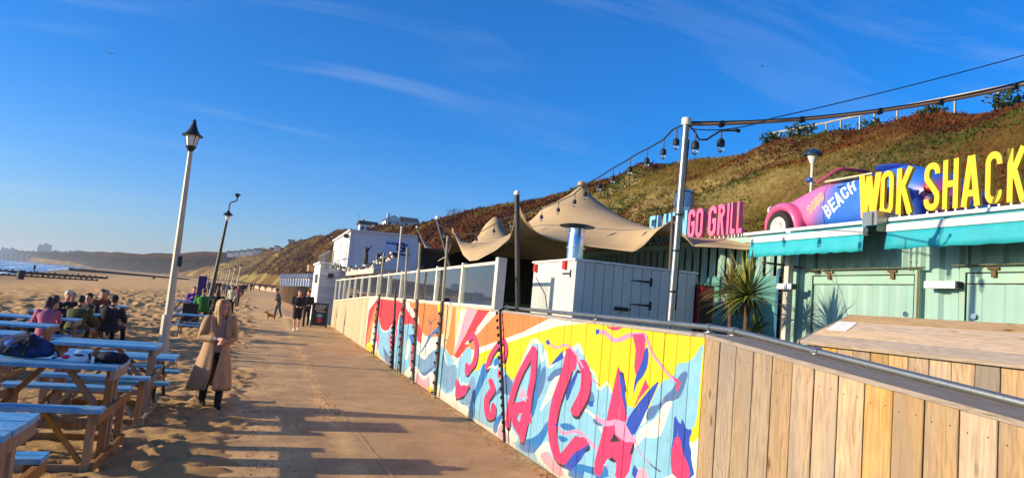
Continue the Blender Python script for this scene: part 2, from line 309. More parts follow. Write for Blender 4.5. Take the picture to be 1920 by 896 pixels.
def print_mat(name, canvas, space, ua, va, rough=.55, wear=.12, coat=0, bump=0.0, gain=1.0):
    """a printed / painted surface; ua, va = indices of the axes that carry u and v (a negative sign flips via the canvas range)"""
    mt, t, b = newmat(name); n = t.nodes; l = t.links
    if space == 'world': g = n.new('ShaderNodeNewGeometry'); src = g.outputs['Position']
    else: g = n.new('ShaderNodeTexCoord'); src = g.outputs['Object']
    sp = n.new('ShaderNodeSeparateXYZ'); l.new(src, sp.inputs[0]); cb_ = n.new('ShaderNodeCombineXYZ')
    for ax, lo, hi, k in ((ua, canvas.u0, canvas.u1, 0), (va, canvas.v0, canvas.v1, 1)):
        mr = n.new('ShaderNodeMapRange'); mr.clamp = False; mr.inputs[1].default_value = lo; mr.inputs[2].default_value = hi; l.new(sp.outputs[ax], mr.inputs[0]); l.new(mr.outputs[0], cb_.inputs[k])
    im = n.new('ShaderNodeTexImage'); im.image = canvas.image(name); im.extension = 'EXTEND'; l.new(cb_.outputs[0], im.inputs[0])
    nz_ = n.new('ShaderNodeTexNoise'); nz_.inputs['Scale'].default_value = 9; nz_.inputs['Detail'].default_value = 8; l.new(src, nz_.inputs['Vector'])
    mr = n.new('ShaderNodeMapRange'); mr.inputs[1].default_value = .3; mr.inputs[2].default_value = .7; mr.inputs[3].default_value = (1 - wear) * gain; mr.inputs[4].default_value = (1 + wear * .5) * gain; l.new(nz_.outputs[0], mr.inputs[0])
    oi = n.new('ShaderNodeObjectInfo'); mo = n.new('ShaderNodeMapRange'); mo.inputs[3].default_value = .95; mo.inputs[4].default_value = 1.04; l.new(oi.outputs['Random'], mo.inputs[0]); mu = n.new('ShaderNodeMath'); mu.operation = 'MULTIPLY'; l.new(mr.outputs[0], mu.inputs[0]); l.new(mo.outputs[0], mu.inputs[1])
    hs = n.new('ShaderNodeHueSaturation'); l.new(im.outputs[0], hs.inputs['Color']); l.new(mu.outputs[0], hs.inputs['Value']); col = hs.outputs[0]
    if bump:
        mpw = n.new('ShaderNodeMapping'); mpw.inputs['Scale'].default_value = (6, 6, 1.1); l.new(src, mpw.inputs[0]); nw = n.new('ShaderNodeTexNoise'); nw.inputs['Scale'].default_value = 3.2; nw.inputs['Detail'].default_value = 9; nw.inputs['Roughness'].default_value = .7; l.new(mpw.outputs[0], nw.inputs['Vector'])
        rw = n.new('ShaderNodeMapRange'); rw.inputs[1].default_value = .6; rw.inputs[2].default_value = .72; rw.inputs[4].default_value = .45; l.new(nw.outputs[0], rw.inputs[0]); mw = n.new('ShaderNodeMixRGB'); mw.inputs[2].default_value = c4('#a98f70'); l.new(rw.outputs[0], mw.inputs[0]); l.new(col, mw.inputs[1]); col = mw.outputs[0]
        ba = n.new('ShaderNodeMapRange'); ba.inputs[1].default_value = .24; ba.inputs[2].default_value = .0; ba.inputs[4].default_value = 1; l.new(sp.outputs[2], ba.inputs[0]); bm_ = n.new('ShaderNodeMath'); bm_.operation = 'MULTIPLY'; l.new(ba.outputs[0], bm_.inputs[0]); l.new(nw.outputs[0], bm_.inputs[1]); mb2 = n.new('ShaderNodeMixRGB'); mb2.inputs[2].default_value = c4('#8a7050'); l.new(bm_.outputs[0], mb2.inputs[0]); l.new(col, mb2.inputs[1]); col = mb2.outputs[0]
    l.new(col, b.inputs['Base Color'])
    b.inputs['Roughness'].default_value = rough
    if coat: b.inputs['Coat Weight'].default_value = coat
    if bump:
        mpn = n.new('ShaderNodeMapping'); mpn.inputs['Scale'].default_value = (40, 40, 2.5); l.new(src, mpn.inputs[0]); n3 = n.new('ShaderNodeTexNoise'); n3.inputs['Scale'].default_value = 1.5; n3.inputs['Detail'].default_value = 5; l.new(mpn.outputs[0], n3.inputs['Vector'])
        bp = n.new('ShaderNodeBump'); bp.inputs['Strength'].default_value = bump; bp.inputs['Distance'].default_value = .008; l.new(n3.outputs[0], bp.inputs['Height']); l.new(bp.outputs[0], b.inputs['Normal'])
    return mt
# ---------------------------------------------------------------- block lettering
def arc(cx_, cy_, rx, ry, a0, a1, n=8): return [(cx_ + rx * math.cos(R(a0 + (a1 - a0) * i / n)), cy_ + ry * math.sin(R(a0 + (a1 - a0) * i / n))) for i in range(n + 1)]
def glyph(ch, W=.42, t=.13):
    """centre lines of a condensed capital in a W x 1 box: list of (closed, points)"""
    a, b, lo, hi = t / 2, W - t / 2, t / 2, 1 - t / 2; r = (b - a) / 2; mx = W / 2
    top = arc(mx, hi - r, r, r, 180, 0); bot = arc(mx, lo + r, r, r, 0, -180)
    G = {'O': [(1, top + bot)], 'U': [(0, [(a, 1)] + arc(mx, lo + r, r, r, 180, 360) + [(b, 1)])],
         'W': [(0, [(a * .7, 1), (W * .3, 0)]), (0, [(W * .3, 0), (W * .52, .95)]), (0, [(W * .52, .95), (W * .78, 0)]), (0, [(W * .78, 0), (W * 1.03, 1)])],
         'K': [(0, [(a, 0), (a, 1)]), (0, [(b, 1), (a, .42)]), (0, [(W * .42, .56), (b + .01, 0)])],
         'S': [(0, [(b, hi - r * 1.25)] + arc(mx, hi - r, r, r, 0, 180) + [(a, hi - r * 1.5), (a + .01, .66), (mx, .5), (b - .01, .34), (b, lo + r * 1.5)] + arc(mx, lo + r, r, r, 0, -180) + [(a, lo + r * 1.25)])],
         'H': [(0, [(a, 0), (a, 1)]), (0, [(b, 0), (b, 1)]), (0, [(a, .5), (b, .5)])],
         'A': [(0, [(a * .8, 0), (mx - .02, 1)]), (0, [(mx + .02, 1), (W - a * .8, 0)]), (0, [(W * .24, .26), (W * .76, .26)])],
         'C': [(0, [(b, hi - r * 1.3)] + arc(mx, hi - r, r, r, 0, 180) + arc(mx, lo + r, r, r, 180, 360) + [(b, lo + r * 1.3)])],
         'F': [(0, [(a, 0), (a, 1)]), (0, [(a, hi), (W, hi)]), (0, [(a, .52), (W * .85, .52)])], 'L': [(0, [(a, 0), (a, 1)]), (0, [(a, lo), (W, lo)])],
         'E': [(0, [(a, 0), (a, 1)]), (0, [(a, hi), (W, hi)]), (0, [(a, .52), (W * .85, .52)]), (0, [(a, lo), (W, lo)])],
         'M': [(0, [(a, 0), (a, 1)]), (0, [(b, 0), (b, 1)]), (0, [(a, 1), (mx, .3)]), (0, [(mx, .3), (b, 1)])], 'N': [(0, [(a, 0), (a, 1)]), (0, [(b, 0), (b, 1)]), (0, [(a, 1), (b, 0)])],
         'I': [(0, [(a, 0), (a, 1)])], 'G': [(0, [(b, hi - r * 1.3)] + arc(mx, hi - r, r, r, 0, 180) + arc(mx, lo + r, r, r, 180, 360) + [(b, .5), (mx, .5)])],
         'R': [(0, [(a, 0), (a, 1)]), (0, [(a, hi), (mx, hi)] + arc(mx, hi - r, r, r, 90, -90) + [(a, hi - 2 * r)]), (0, [(W * .5, hi - 2 * r), (b, 0)])],
         'B': [(0, [(a, 0), (a, 1)]), (0, [(a, hi), (mx, hi)] + arc(mx, .5 + (hi - .5) / 2, r, (hi - .5) / 2, 90, -90) + [(a, .5)]), (0, [(mx, .5)] + arc(mx, lo + (.5 - lo) / 2, r, (.5 - lo) / 2, 90, -90) + [(a, lo)])]}
    return G[ch], (W * 1.05 if ch == 'W' else t if ch == 'I' else W)
def add_glyph(mb, ch, f, d0, d1, W, t, sx=1.0):
    """extruded strokes; f(a, b, depth) places them"""
    G, wd = glyph(ch, W, t)
    for k, (closed, pts) in enumerate(G):
        p = [Vector((x, y)) for x, y in pts]; n = len(p); Lf, Rt = [], []
        for i in range(n):
            e0 = p[i] - p[i - 1] if (closed or i > 0) else p[i + 1] - p[i]; e1 = p[(i + 1) % n] - p[i] if (closed or i < n - 1) else e0
            if e0.length < 1e-6: e0 = e1
            if e1.length < 1e-6: e1 = e0
            a = e0.normalized(); c = e1.normalized(); tn = (a + c).normalized(); nn = Vector((-tn.y, tn.x)); k_ = min(1 / max(nn.dot(Vector((-a.y, a.x))), .5), 1.6)
            Lf.append(p[i] + nn * t / 2 * k_); Rt.append(p[i] - nn * t / 2 * k_)
        o = .0015 * k; m_ = n if closed else n - 1
        vs = []
        for q in (d0 - o, d1 + o): vs += [f(v.x, v.y, q) for v in Lf] + [f(v.x, v.y, q) for v in Rt]
        fs = []
        for i in range(m_):
            j = (i + 1) % n; fs += [(i, j, n + j, n + i), (2 * n + i, 3 * n + i, 3 * n + j, 2 * n + j), (i, 2 * n + i, 2 * n + j, j), (n + i, n + j, 3 * n + j, 3 * n + i)]
        if not closed: fs += [(0, n, 3 * n, 2 * n), (n - 1, 3 * n - 1, 4 * n - 1, 2 * n - 1)]
        mb.add(vs, fs)
    return wd
HAZE = 0.00017
# ================================================================ materials in use
M_sand_hex = '#c79f6d'
cedar = wood('raw_plank', '#b7986c', '#957550', '#5a3a1e', 'z', True, .75, '#857b70', .7)
lidwood = wood('lid_wood', '#c9ab84', '#a98a64', '#5c3c22', 'y', True, .7, '#a8998a', .5)
capwood = wood('cap_wood', '#9b8e80', '#7d7064', '#4c4038', 'y', True, .8, '#8f8880', .6)
frame_wood = wood('table_leg_wood', '#a9825c', '#8a6544', '#4b3020', 'z', False, .8, '#93877a', .45)
deck_wood = wood('deck_wood', '#8a7660', '#6c5a46', '#3c2f24', 'y', False, .8)
palewood = mat('pale_painted_wood', '#bfa682', .75, .12, 3, .2, dirt='#a58a66', damt=.4)
white_paint = mat('white_paint', '#dcdad4', .55, .08, 3, .12, dirt='#8d8a80', dscale=2.2, damt=.35)
post_white = mat('weathered_white_post', '#cfc9bd', .6, .12, 4, .15, dirt='#7c7468', dscale=3, damt=.5)
blue_paint = mat('worn_sheen_blue_paint', '#5a9cc8', .42, .2, 6, .3, dirt='#a9b6b4', dscale=4, damt=.7)  # pale patches: wear plus the sky's whitish sheen put into the colour
galv = mat('galvanised_steel', '#9c9d98', .38, .12, 6, .06, metal=.85, dirt='#7a7c7c', dscale=8, damt=.4)
steel = mat('bright_steel', '#c9ccd0', .22, .08, 5, .03, metal=1.0)
black_metal = mat('black_metal', '#17171a', .45, .1, 5, .05)
black_cable = mat('black_cable', '#121214', .6, .1, 5, 0)
brown_cable = mat('brown_cable_sleeve', '#8c6c54', .7, .1, 5, 0.05)
lamp_post_m = mat('cream_lamp_post', '#c9bda2', .5, .12, 5, .08, dirt='#6c6557', dscale=3, damt=.4)
dark_post_m = mat('dark_lamp_post', '#39332c', .55, .15, 5, .08)
aqua = mat('aqua_container_paint', '#8aab9f', .45, .07, 2.5, .06, dirt='#93b3a4', dscale=3, damt=.4)
aqua2 = mat('aqua_frame_paint', '#8bae9d', .45, .07, 2.5, .06, dirt='#a8894c', dscale=5, damt=.4)
rust = mat('rust_stain', '#5e4a2c', .8, .3, 9, .2)
teal = mat('teal_awning_canvas', '#1fa0ac', .7, .1, 3, .12, dirt='#3cb2b8', damt=.3)
awn_white = mat('white_awning_bar', '#cdc9c2', .45, .04, 3, .03)
yellow = mat('yellow_letter_face', '#efb409', .42, .05, 4, .03)
pink_l = mat('pink_letter_face', '#e0668a', .5, .06, 4, .03)
blue_l = mat('pale_blue_letter_face', '#7fc0d8', .5, .06, 4, .03)
tan = mat('tan_tent_canvas', '#b0966f', .8, .12, 1.2, .06, dirt='#957b58', dscale=.7, damt=.4)
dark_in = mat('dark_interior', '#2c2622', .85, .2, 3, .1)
grey_box = mat('white_shed_paint', '#d2cabf', .55, .08, 4, .1, dirt='#a29e92', dscale=2, damt=.3)
rubber = mat('tyre_rubber', '#1a1a1a', .75, .1, 9, .1)
red_m = mat('red_plastic', '#c0261e', .4, .1, 4, .03)
red_d = mat('dark_red_paint', '#6a1518', .5, .1, 4, .05)
tarmac = None
skin_m = mat('skin', '#c98f72', .55, .06, 9, .04, objvar=.05)
def cloth(name, h, **k): return mat(name, h, .85, .14, 7, .25, objvar=.04, bscale=60, **k)
def glass_mat(name, tint=(.9, .95, .95), refl=1.0):
    mt = bpy.data.materials.new(name); mt.use_nodes = True; t = mt.node_tree; n = t.nodes; l = t.links; n.remove(n['Principled BSDF'])
    tr = n.new('ShaderNodeBsdfTransparent'); tr.inputs[0].default_value = tint + (1,); gl = n.new('ShaderNodeBsdfGlossy'); gl.inputs['Roughness'].default_value = .015; gl.inputs[0].default_value = (.95, .97, 1, 1)
    fr = n.new('ShaderNodeFresnel'); fr.inputs[0].default_value = 1.52; mu = n.new('ShaderNodeMath'); mu.operation = 'MULTIPLY_ADD'; mu.inputs[1].default_value = 1.5 * refl; mu.inputs[2].default_value = .04; mu.use_clamp = True; l.new(fr.outputs[0], mu.inputs[0])
    mx = n.new('ShaderNodeMixShader'); l.new(mu.outputs[0], mx.inputs[0]); l.new(tr.outputs[0], mx.inputs[1]); l.new(gl.outputs[0], mx.inputs[2]); l.new(mx.outputs[0], n['Material Output'].inputs[0]); return mt
glass = glass_mat('window_glass'); bulb_glass = glass_mat('bulb_glass', (1, .97, .9), 1.6)
lamp_glass = mat('frosted_lamp_glass', '#e2e0d6', .3, .05, 4, 0)

# ================================================================ ground: beach, promenade, sea
def shore(y): return -15 - .2 * np.maximum(y, 0)
def sand_mat():
    mt, t, b = newmat('beach_sand'); n = t.nodes; l = t.links; g = n.new('ShaderNodeNewGeometry'); P = g.outputs['Position']
    n1 = n.new('ShaderNodeTexNoise'); n1.inputs['Scale'].default_value = .55; n1.inputs['Detail'].default_value = 10; n1.inputs['Roughness'].default_value = .7; l.new(P, n1.inputs['Vector'])
    cr_ = n.new('ShaderNodeValToRGB'); e = cr_.color_ramp.elements; e[0].position = .3; e[0].color = c4('#cf9f66'); e[1].position = .72; e[1].color = c4('#e6bd84'); l.new(n1.outputs[0], cr_.inputs[0])
    sp = n.new('ShaderNodeSeparateXYZ'); l.new(P, sp.inputs[0]); wet = n.new('ShaderNodeMapRange'); wet.inputs[1].default_value = -1.05; wet.inputs[2].default_value = -.55; wet.inputs[3].default_value = .75; wet.inputs[4].default_value = 0; l.new(sp.outputs[2], wet.inputs[0])
    mx = n.new('ShaderNodeMixRGB'); mx.inputs[2].default_value = c4('#7c6650'); l.new(wet.outputs[0], mx.inputs[0]); l.new(cr_.outputs[0], mx.inputs[1]); l.new(mx.outputs[0], b.inputs['Base Color']); b.inputs['Roughness'].default_value = .95; b.inputs['Specular IOR Level'].default_value = .15
    n2 = n.new('ShaderNodeTexNoise'); n2.inputs['Scale'].default_value = 16; n2.inputs['Detail'].default_value = 8; n2.inputs['Roughness'].default_value = .75; l.new(P, n2.inputs['Vector'])
    n3 = n.new('ShaderNodeTexNoise'); n3.inputs['Scale'].default_value = 5.5; n3.inputs['Detail'].default_value = 4; l.new(P, n3.inputs['Vector'])
    b1 = n.new('ShaderNodeBump'); b1.inputs['Strength'].default_value = .6; b1.inputs['Distance'].default_value = .05; l.new(n3.outputs[0], b1.inputs['Height'])
    b2 = n.new('ShaderNodeBump'); b2.inputs['Strength'].default_value = 1.0; b2.inputs['Distance'].default_value = .11; l.new(n2.outputs[0], b2.inputs['Height']); l.new(b1.outputs[0], b2.inputs['Normal']); l.new(b2.outputs[0], b.inputs['Normal']); return mt
def steps(a, b, s0, g, smax):
    out = [a]; s = s0
    while out[-1] < b: out.append(out[-1] + s); s = min(s * g, smax)
    return out
sand = sand_mat()
xs = np.array(sorted([-x for x in steps(-.5, 10, .055, 1.0, .055)] + [-x for x in steps(10.1, 60, .1, 1.03, 2) + [-q for q in (-62, -70, -85, -110, -150, -220, -350, -600, -1100, -2200, -4500, -9000, -12000)]] + [.9, 1.4, 4, 30, 400]))
ys = np.array([-30, -10, -4, 0, 2] + steps(3, 24, .07, 1.0, .07) + steps(24.1, 150, .08, 1.0065, 1) + steps(151, 14000, 1.2, 1.1, 500))
Xg, Yg = np.meshgrid(xs, ys)
def path_edge(y): return -.1 + .8 * (vnoise(y * .33, y * 0 + 3.3, 5) - .5) + .55 * (vnoise(y * 1.3, y * 0 + 9, 6) - .5) + .25 * (vnoise(y * 3.7, y * 0 + 4, 7) - .5) - np.clip((y - 30) / 60, 0, 1) * .9
dist = np.maximum(np.hypot(Xg, Yg), 1)
edge = path_edge(Yg); tpr = np.clip((edge - Xg) / .5, 0, 1)            # 0 on the path, 1 on the sand
amp = np.clip((edge - Xg) / 1.2 + .12, 0, 1)
lump = (fbm(Xg * 1.1, Yg * 1.1, 3, 21) - .45) * .045 + (np.abs(vnoise(Xg * 3.6, Yg * 3.6, 31) - .5) - .25) * .035 + (vnoise(Xg * 6.5, Yg * 6.5, 41) - .5) * .028 + (vnoise(Xg * 10.5, Yg * 10.5, 47) - .5) * .03 + np.clip((Yg - 17) / 14, 0, 1) * np.clip((140 - Yg) / 60, 0, 1) * np.clip((Xg + 30) / 12, .15, 1) * ((vnoise(Xg * 1.5, Yg * 1.5, 43) - .5) * .22 + (vnoise(Xg * 3.1, Yg * 2.6, 44) - .5) * .2)
Z = -.03 + .06 * tpr + lump * amp * np.clip(1.2 - np.abs(Xg + 5) / 60, .25, 1)
# footprints: pits with a raised rim
ci = rng.uniform(-9.5, .1, 4200); cj = rng.uniform(3, 30, 4200)
for x, y in zip(ci, cj):
    if x > path_edge(np.array([y]))[0] - .1: continue
    i0, i1 = np.searchsorted(xs, (x - .3, x + .3)); j0, j1 = np.searchsorted(ys, (y - .3, y + .3))
    if i1 <= i0 or j1 <= j0: continue
    th = random.uniform(0, 6.3); dx = Xg[j0:j1, i0:i1] - x; dy = Yg[j0:j1, i0:i1] - y; a = dx * math.cos(th) + dy * math.sin(th); b_ = dy * math.cos(th) - dx * math.sin(th); q = (a / .13) ** 2 + (b_ / .075) ** 2
    Z[j0:j1, i0:i1] += random.uniform(.6, 1.3) * (-.03 * np.exp(-q) + .012 * np.exp(-((np.sqrt(q) - 1.5) ** 2) * 3))
sh = shore(Yg); slope = np.clip((Xg + 12) / np.minimum(sh + 12, -1), 0, 1e9)
Z = Z - np.minimum(slope * 1.0, 3.0) * np.where(Xg < -12, 1, 0)
Z = np.where(Xg > .8, -.05, Z); Z = np.where((Yg > 700) & (Xg > -150), np.minimum(Z, -.05), Z)
struct(grid_mesh('beach', Xg, Yg, Z, sand))
def prom_mat():
    mt, t, b = newmat('promenade_tarmac'); n = t.nodes; l = t.links; g = n.new('ShaderNodeNewGeometry'); P = g.outputs['Position']
    def nz_(s, d=8, r=.6):
        q = n.new('ShaderNodeTexNoise'); q.inputs['Scale'].default_value = s; q.inputs['Detail'].default_value = d; q.inputs['Roughness'].default_value = r; l.new(P, q.inputs['Vector']); return q.outputs[0]
    sp = n.new('ShaderNodeSeparateXYZ'); l.new(P, sp.inputs[0])
    def mth(op, a, b2=None):
        q = n.new('ShaderNodeMath'); q.operation = op
        for i, v in enumerate((a, b2)):
            if v is None: continue
            if isinstance(v, (int, float)): q.inputs[i].default_value = v
            else: l.new(v, q.inputs[i])
        return q.outputs[0]
    cr_ = n.new('ShaderNodeValToRGB'); e = cr_.color_ramp.elements; e[0].position = .3; e[0].color = c4('#a07e58'); e[1].position = .75; e[1].color = c4('#c6a274'); l.new(nz_(1.6, 10, .7), cr_.inputs[0])
    # blown sand: thick by the beach, drifts on the path, a strip at the foot of the fence
    ed = n.new('ShaderNodeMapRange'); ed.inputs[1].default_value = 1.6; ed.inputs[2].default_value = -.3; ed.inputs[3].default_value = 0; ed.inputs[4].default_value = .5; l.new(sp.outputs[0], ed.inputs[0])
    tr_ = mth('MULTIPLY', mth('SUBTRACT', 1.0, mth('MINIMUM', mth('MULTIPLY', mth('ABSOLUTE', mth('SUBTRACT', sp.outputs[0], 1.2)), 3.5), 1.0)), .4)
    fb = n.new('ShaderNodeMapRange'); fb.inputs[1].default_value = 3.1; fb.inputs[2].default_value = 3.5; fb.inputs[4].default_value = .35; l.new(sp.outputs[0], fb.inputs[0])
    far = n.new('ShaderNodeMapRange'); far.inputs[1].default_value = 20; far.inputs[2].default_value = 55; far.inputs[4].default_value = .45; l.new(sp.outputs[1], far.inputs[0])
    tot = mth('ADD', mth('ADD', mth('ADD', ed.outputs[0], tr_), mth('ADD', fb.outputs[0], far.outputs[0])), mth('SUBTRACT', mth('MULTIPLY', nz_(.9, 10, .68), 1.7), .95))
    sh_ = n.new('ShaderNodeMapRange'); sh_.inputs[1].default_value = .1; sh_.inputs[2].default_value = .55; l.new(tot, sh_.inputs[0])
    mx = n.new('ShaderNodeMixRGB'); mx.inputs[2].default_value = c4('#dcb076'); l.new(mth('MULTIPLY', sh_.outputs[0], .85), mx.inputs[0]); l.new(cr_.outputs[0], mx.inputs[1])
    sk = n.new('ShaderNodeMapRange'); sk.inputs[1].default_value = .55; sk.inputs[2].default_value = .75; sk.inputs[3].default_value = 1.04; sk.inputs[4].default_value = .5; l.new(nz_(30, 5, .85), sk.inputs[0])
    big = n.new('ShaderNodeMapRange'); big.inputs[1].default_value = .35; big.inputs[2].default_value = .65; big.inputs[3].default_value = .88; big.inputs[4].default_value = 1.14; l.new(nz_(.45, 8, .68), big.inputs[0])
    hs = n.new('ShaderNodeHueSaturation'); l.new(mx.outputs[0], hs.inputs['Color']); l.new(mth('MULTIPLY', sk.outputs[0], big.outputs[0]), hs.inputs['Value']); l.new(hs.outputs[0], b.inputs['Base Color']); b.inputs['Roughness'].default_value = .9; b.inputs['Specular IOR Level'].default_value = .2
    bp = n.new('ShaderNodeBump'); bp.inputs['Strength'].default_value = .8; bp.inputs['Distance'].default_value = .02; l.new(nz_(22, 8, .8), bp.inputs['Height']); l.new(bp.outputs[0], b.inputs['Normal']); return mt
prom = prom_mat()
# the promenade bends to the left far away, along the bay
def prom_shift(y): return -np.clip(y - 60, 0, None) ** 1.35 * .0125
yy = np.array([-30, -5] + list(np.arange(0, 60, .5)) + steps(60, 700, .8, 1.03, 15)); xx = np.linspace(-1.4, 3.56, 14)
Xp, Yp = np.meshgrid(xx, yy); Zp = np.where(Yp > 60, .03, 0.0) + (fbm(Xp * .6, Yp * .6, 3, 3) - .45) * .012
wid = np.where(Yp > 45, 1 + np.clip((Yp - 45) / 60, 0, 1) * 1.0, 1); Xs = Xp * wid + prom_shift(Yp)
struct(grid_mesh('promenade', Xs, Yp, Zp, prom))
# loose clods and grains of sand kicked on to the tarmac
def clods(n, xf, y0, y1, s0, s1, mb):
    for _ in range(n):
        y = y0 + (y1 - y0) * random.random() ** 1.4; x = xf(y); r_ = random.uniform(s0, s1); q = [(x + r_ * random.uniform(.6, 1.2) * math.cos(a), y + r_ * random.uniform(.6, 1.2) * math.sin(a), .002) for a in (0, 1.57, 3.14, 4.71)]; mb.add(q + [(x + random.uniform(-.3, .3) * r_, y, .012 + r_ * random.uniform(.4, .9))], [(0, 1, 4), (1, 2, 4), (2, 3, 4), (3, 0, 4)])
cm = MB(); clods(1100, lambda y: -.05 + abs(random.gauss(0, .3)) + path_edge(np.array([y]))[0] * .6, 4.5, 40, .004, .016, cm); clods(420, lambda y: 1.2 + random.gauss(0, .1), 11, 30, .006, .02, cm); clods(700, lambda y: 3.48 - abs(random.gauss(0, .12)), 6, 30, .006, .022, cm); clods(900, lambda y: random.uniform(.2, 3.4), 5, 25, .004, .013, cm)
o = cm.build('loose_sand_clods', mat('clod_sand', '#a98255', .95, .2, 8, 0)); struct(o, 'stuff')
def sea_mat():
    mt, t, b = newmat('sea_water'); n = t.nodes; l = t.links; g = n.new('ShaderNodeNewGeometry'); mpn = n.new('ShaderNodeMapping'); mpn.inputs['Scale'].default_value = (.35, .08, 1); mpn.inputs['Rotation'].default_value = (0, 0, R(12)); l.new(g.outputs['Position'], mpn.inputs[0])
    n1 = n.new('ShaderNodeTexNoise'); n1.inputs['Scale'].default_value = 1.0; n1.inputs['Detail'].default_value = 9; n1.inputs['Roughness'].default_value = .65; l.new(mpn.outputs[0], n1.inputs['Vector'])
    cr_ = n.new('ShaderNodeValToRGB'); e = cr_.color_ramp.elements; e[0].position = .35; e[0].color = c4('#5f7d9c'); e[1].position = .75; e[1].color = c4('#a9bccb'); l.new(n1.outputs[0], cr_.inputs[0]); l.new(cr_.outputs[0], b.inputs['Base Color'])
    b.inputs['Roughness'].default_value = .25; bp = n.new('ShaderNodeBump'); bp.inputs['Strength'].default_value = .5; bp.inputs['Distance'].default_value = 1.0; l.new(n1.outputs[0], bp.inputs['Height']); l.new(bp.outputs[0], b.inputs['Normal']); return mt
seam = sea_mat()
o = MB().add([(-25000, -3000, -1.0), (-8, -3000, -1.0), (-8, 25000, -1.0), (-25000, 25000, -1.0)], [(0, 1, 2, 3)]).build('sea', seam); struct(o)
fo = MB()
for k in range(5):
    a = -2 - 7 * k; pts = []
    for y in steps(60, 1200, 5, 1.05, 40): pts.append((shore(y) + a * (1 + y / 500) + 4 * (vnoise(np.array([y * .06]), np.array([k * 7.7]))[0] - .5), y))
    for i in range(len(pts) - 1):
        if vnoise(np.array([i * .3]), np.array([k * 3.1]))[0] < .38: continue
        wd = .6 + 1.6 * random.random() + pts[i][1] * .004
        fo.add([(pts[i][0], pts[i][1], -.99), (pts[i + 1][0], pts[i + 1][1], -.99), (pts[i + 1][0] - wd * .3, pts[i + 1][1], -.86), (pts[i][0] - wd * .3, pts[i][1], -.86), (pts[i][0] - wd, pts[i][1], -.99), (pts[i + 1][0] - wd, pts[i + 1][1], -.99)], [(0, 1, 2, 3), (3, 2, 5, 4)])
o = fo.build('breaking_surf', mat('surf_foam', '#e8ecee', .8, .1, 2, .2)); struct(o, 'stuff')

# ================================================================ cliff hillside along the bay
RIDGE = [(52, -60, 17), (44, -10, 16.5), (40, 14, 16.3), (40, 27.4, 16.8), (40, 35, 17.4), (40, 42, 17.9), (40, 49, 18.05), (40, 61, 19.1), (40, 72, 19.3), (40, 86, 19.5), (40, 107, 20.5), (40, 138, 22), (40, 165, 22.2), (40, 196, 22.7), (40, 250, 26.5), (37, 330, 30.5)]
for u, v, z in ((640, 433, 34), (590, 447, 36), (540, 463, 38), (510, 470, 38), (470, 477, 37), (420, 483, 36), (380, 486, 36), (300, 486, 37), (250, 483, 37), (200, 480, 36), (150, 477, 36), (100, 475, 36), (50, 474.5, 36), (0, 474, 36), (-80, 472, 36), (-200, 468, 36)):
    p = at_z(u, v, z); RIDGE.append((p.x, p.y, z))
RP = np.array(RIDGE, float)
seg = np.concatenate([[0], np.cumsum(np.hypot(np.diff(RP[:, 0]), np.diff(RP[:, 1])))])
tm = seg[1] + np.array([0.0]); sv = [0.0]; step = 1.6
dens = []
s_ = 0.0
while s_ < seg[-1]:
    dens.append(s_); s_ += min(max(1.0, (s_ - 70) * .018), 12 if s_ < 2600 else 60)
S_ = np.array(dens); rx = np.interp(S_, seg, RP[:, 0]); ry = np.interp(S_, seg, RP[:, 1]); rz_ = np.interp(S_, seg, RP[:, 2]) + np.clip((S_ - 380) / 300, 0, 1) * ((fbm(S_ * .016, S_ * 0, 3, 8) - .45) * 9 + (vnoise(S_ * .06, S_ * 0 + 2, 9) > .6) * 2.0 * vnoise(S_ * .1, S_ * 0, 10))
k5 = np.ones(5) / 5
for A in (rx, ry): A[2:-2] = np.convolve(A, k5, 'valid')
tx = np.gradient(rx); ty = np.gradient(ry); tl = np.hypot(tx, ty); nx, ny = -ty / tl, tx / tl          # seaward normal
offd = 27 + np.clip((ry - 250) / 500, 0, 1) * 26
T = np.concatenate([np.linspace(0, 1, 46), 1 + np.array([.05, .12, .3, 1, 3])])
def hill_z(t, zr): return np.where(t <= 1, .9 + (zr - .9) * (1 - (1 - np.clip(t, 0, 1)) ** 1.35), zr - np.clip(t - 1, 0, 1) * 2.2)
TT, _ = np.meshgrid(T, S_); TT = TT
HX = rx[:, None] + nx[:, None] * offd[:, None] * (1 - TT); HY = ry[:, None] + ny[:, None] * offd[:, None] * (1 - TT)
HZ = hill_z(TT, rz_[:, None])
wgt = np.clip(TT * 3, 0, 1) * np.clip((1.04 - TT) * 5, .1, 1)
HZ = HZ - 1.05 * np.clip(TT * 2, 0, 1)
gul = (fbm(S_[:, None] * .055 + TT * 1.1, TT * 1.3 + 0 * S_[:, None], 4, 61) - .47)
gul2 = np.clip((S_[:, None] - 350) / 300, 0, 1) * (fbm(S_[:, None] * .02 + TT * .5, TT * .6, 5, 66) - .47) * np.clip(TT * 2, 0, 1) * np.clip((1.05 - TT) * 3, 0, 1) * 26
HZ = HZ + gul2 + wgt * ((fbm(HX * .09, HY * .09, 4, 51) - .47) * 3.2 * np.clip(.7 + (HY - 150) / 300, .7, 3) + gul * np.clip((HY - 60) / 60, .3, 5) * 2.2)
HZ = HZ + np.clip(TT * 4, 0, 1) * (vnoise(HX * .7, HY * .7, 52) - .5) * .7 * np.clip(1.3 - TT, .3, 1) + wgt * (vnoise(HX * .33, HY * .33, 53) - .5) * 1.5 * np.clip((250 - HY) / 200, .2, 1)
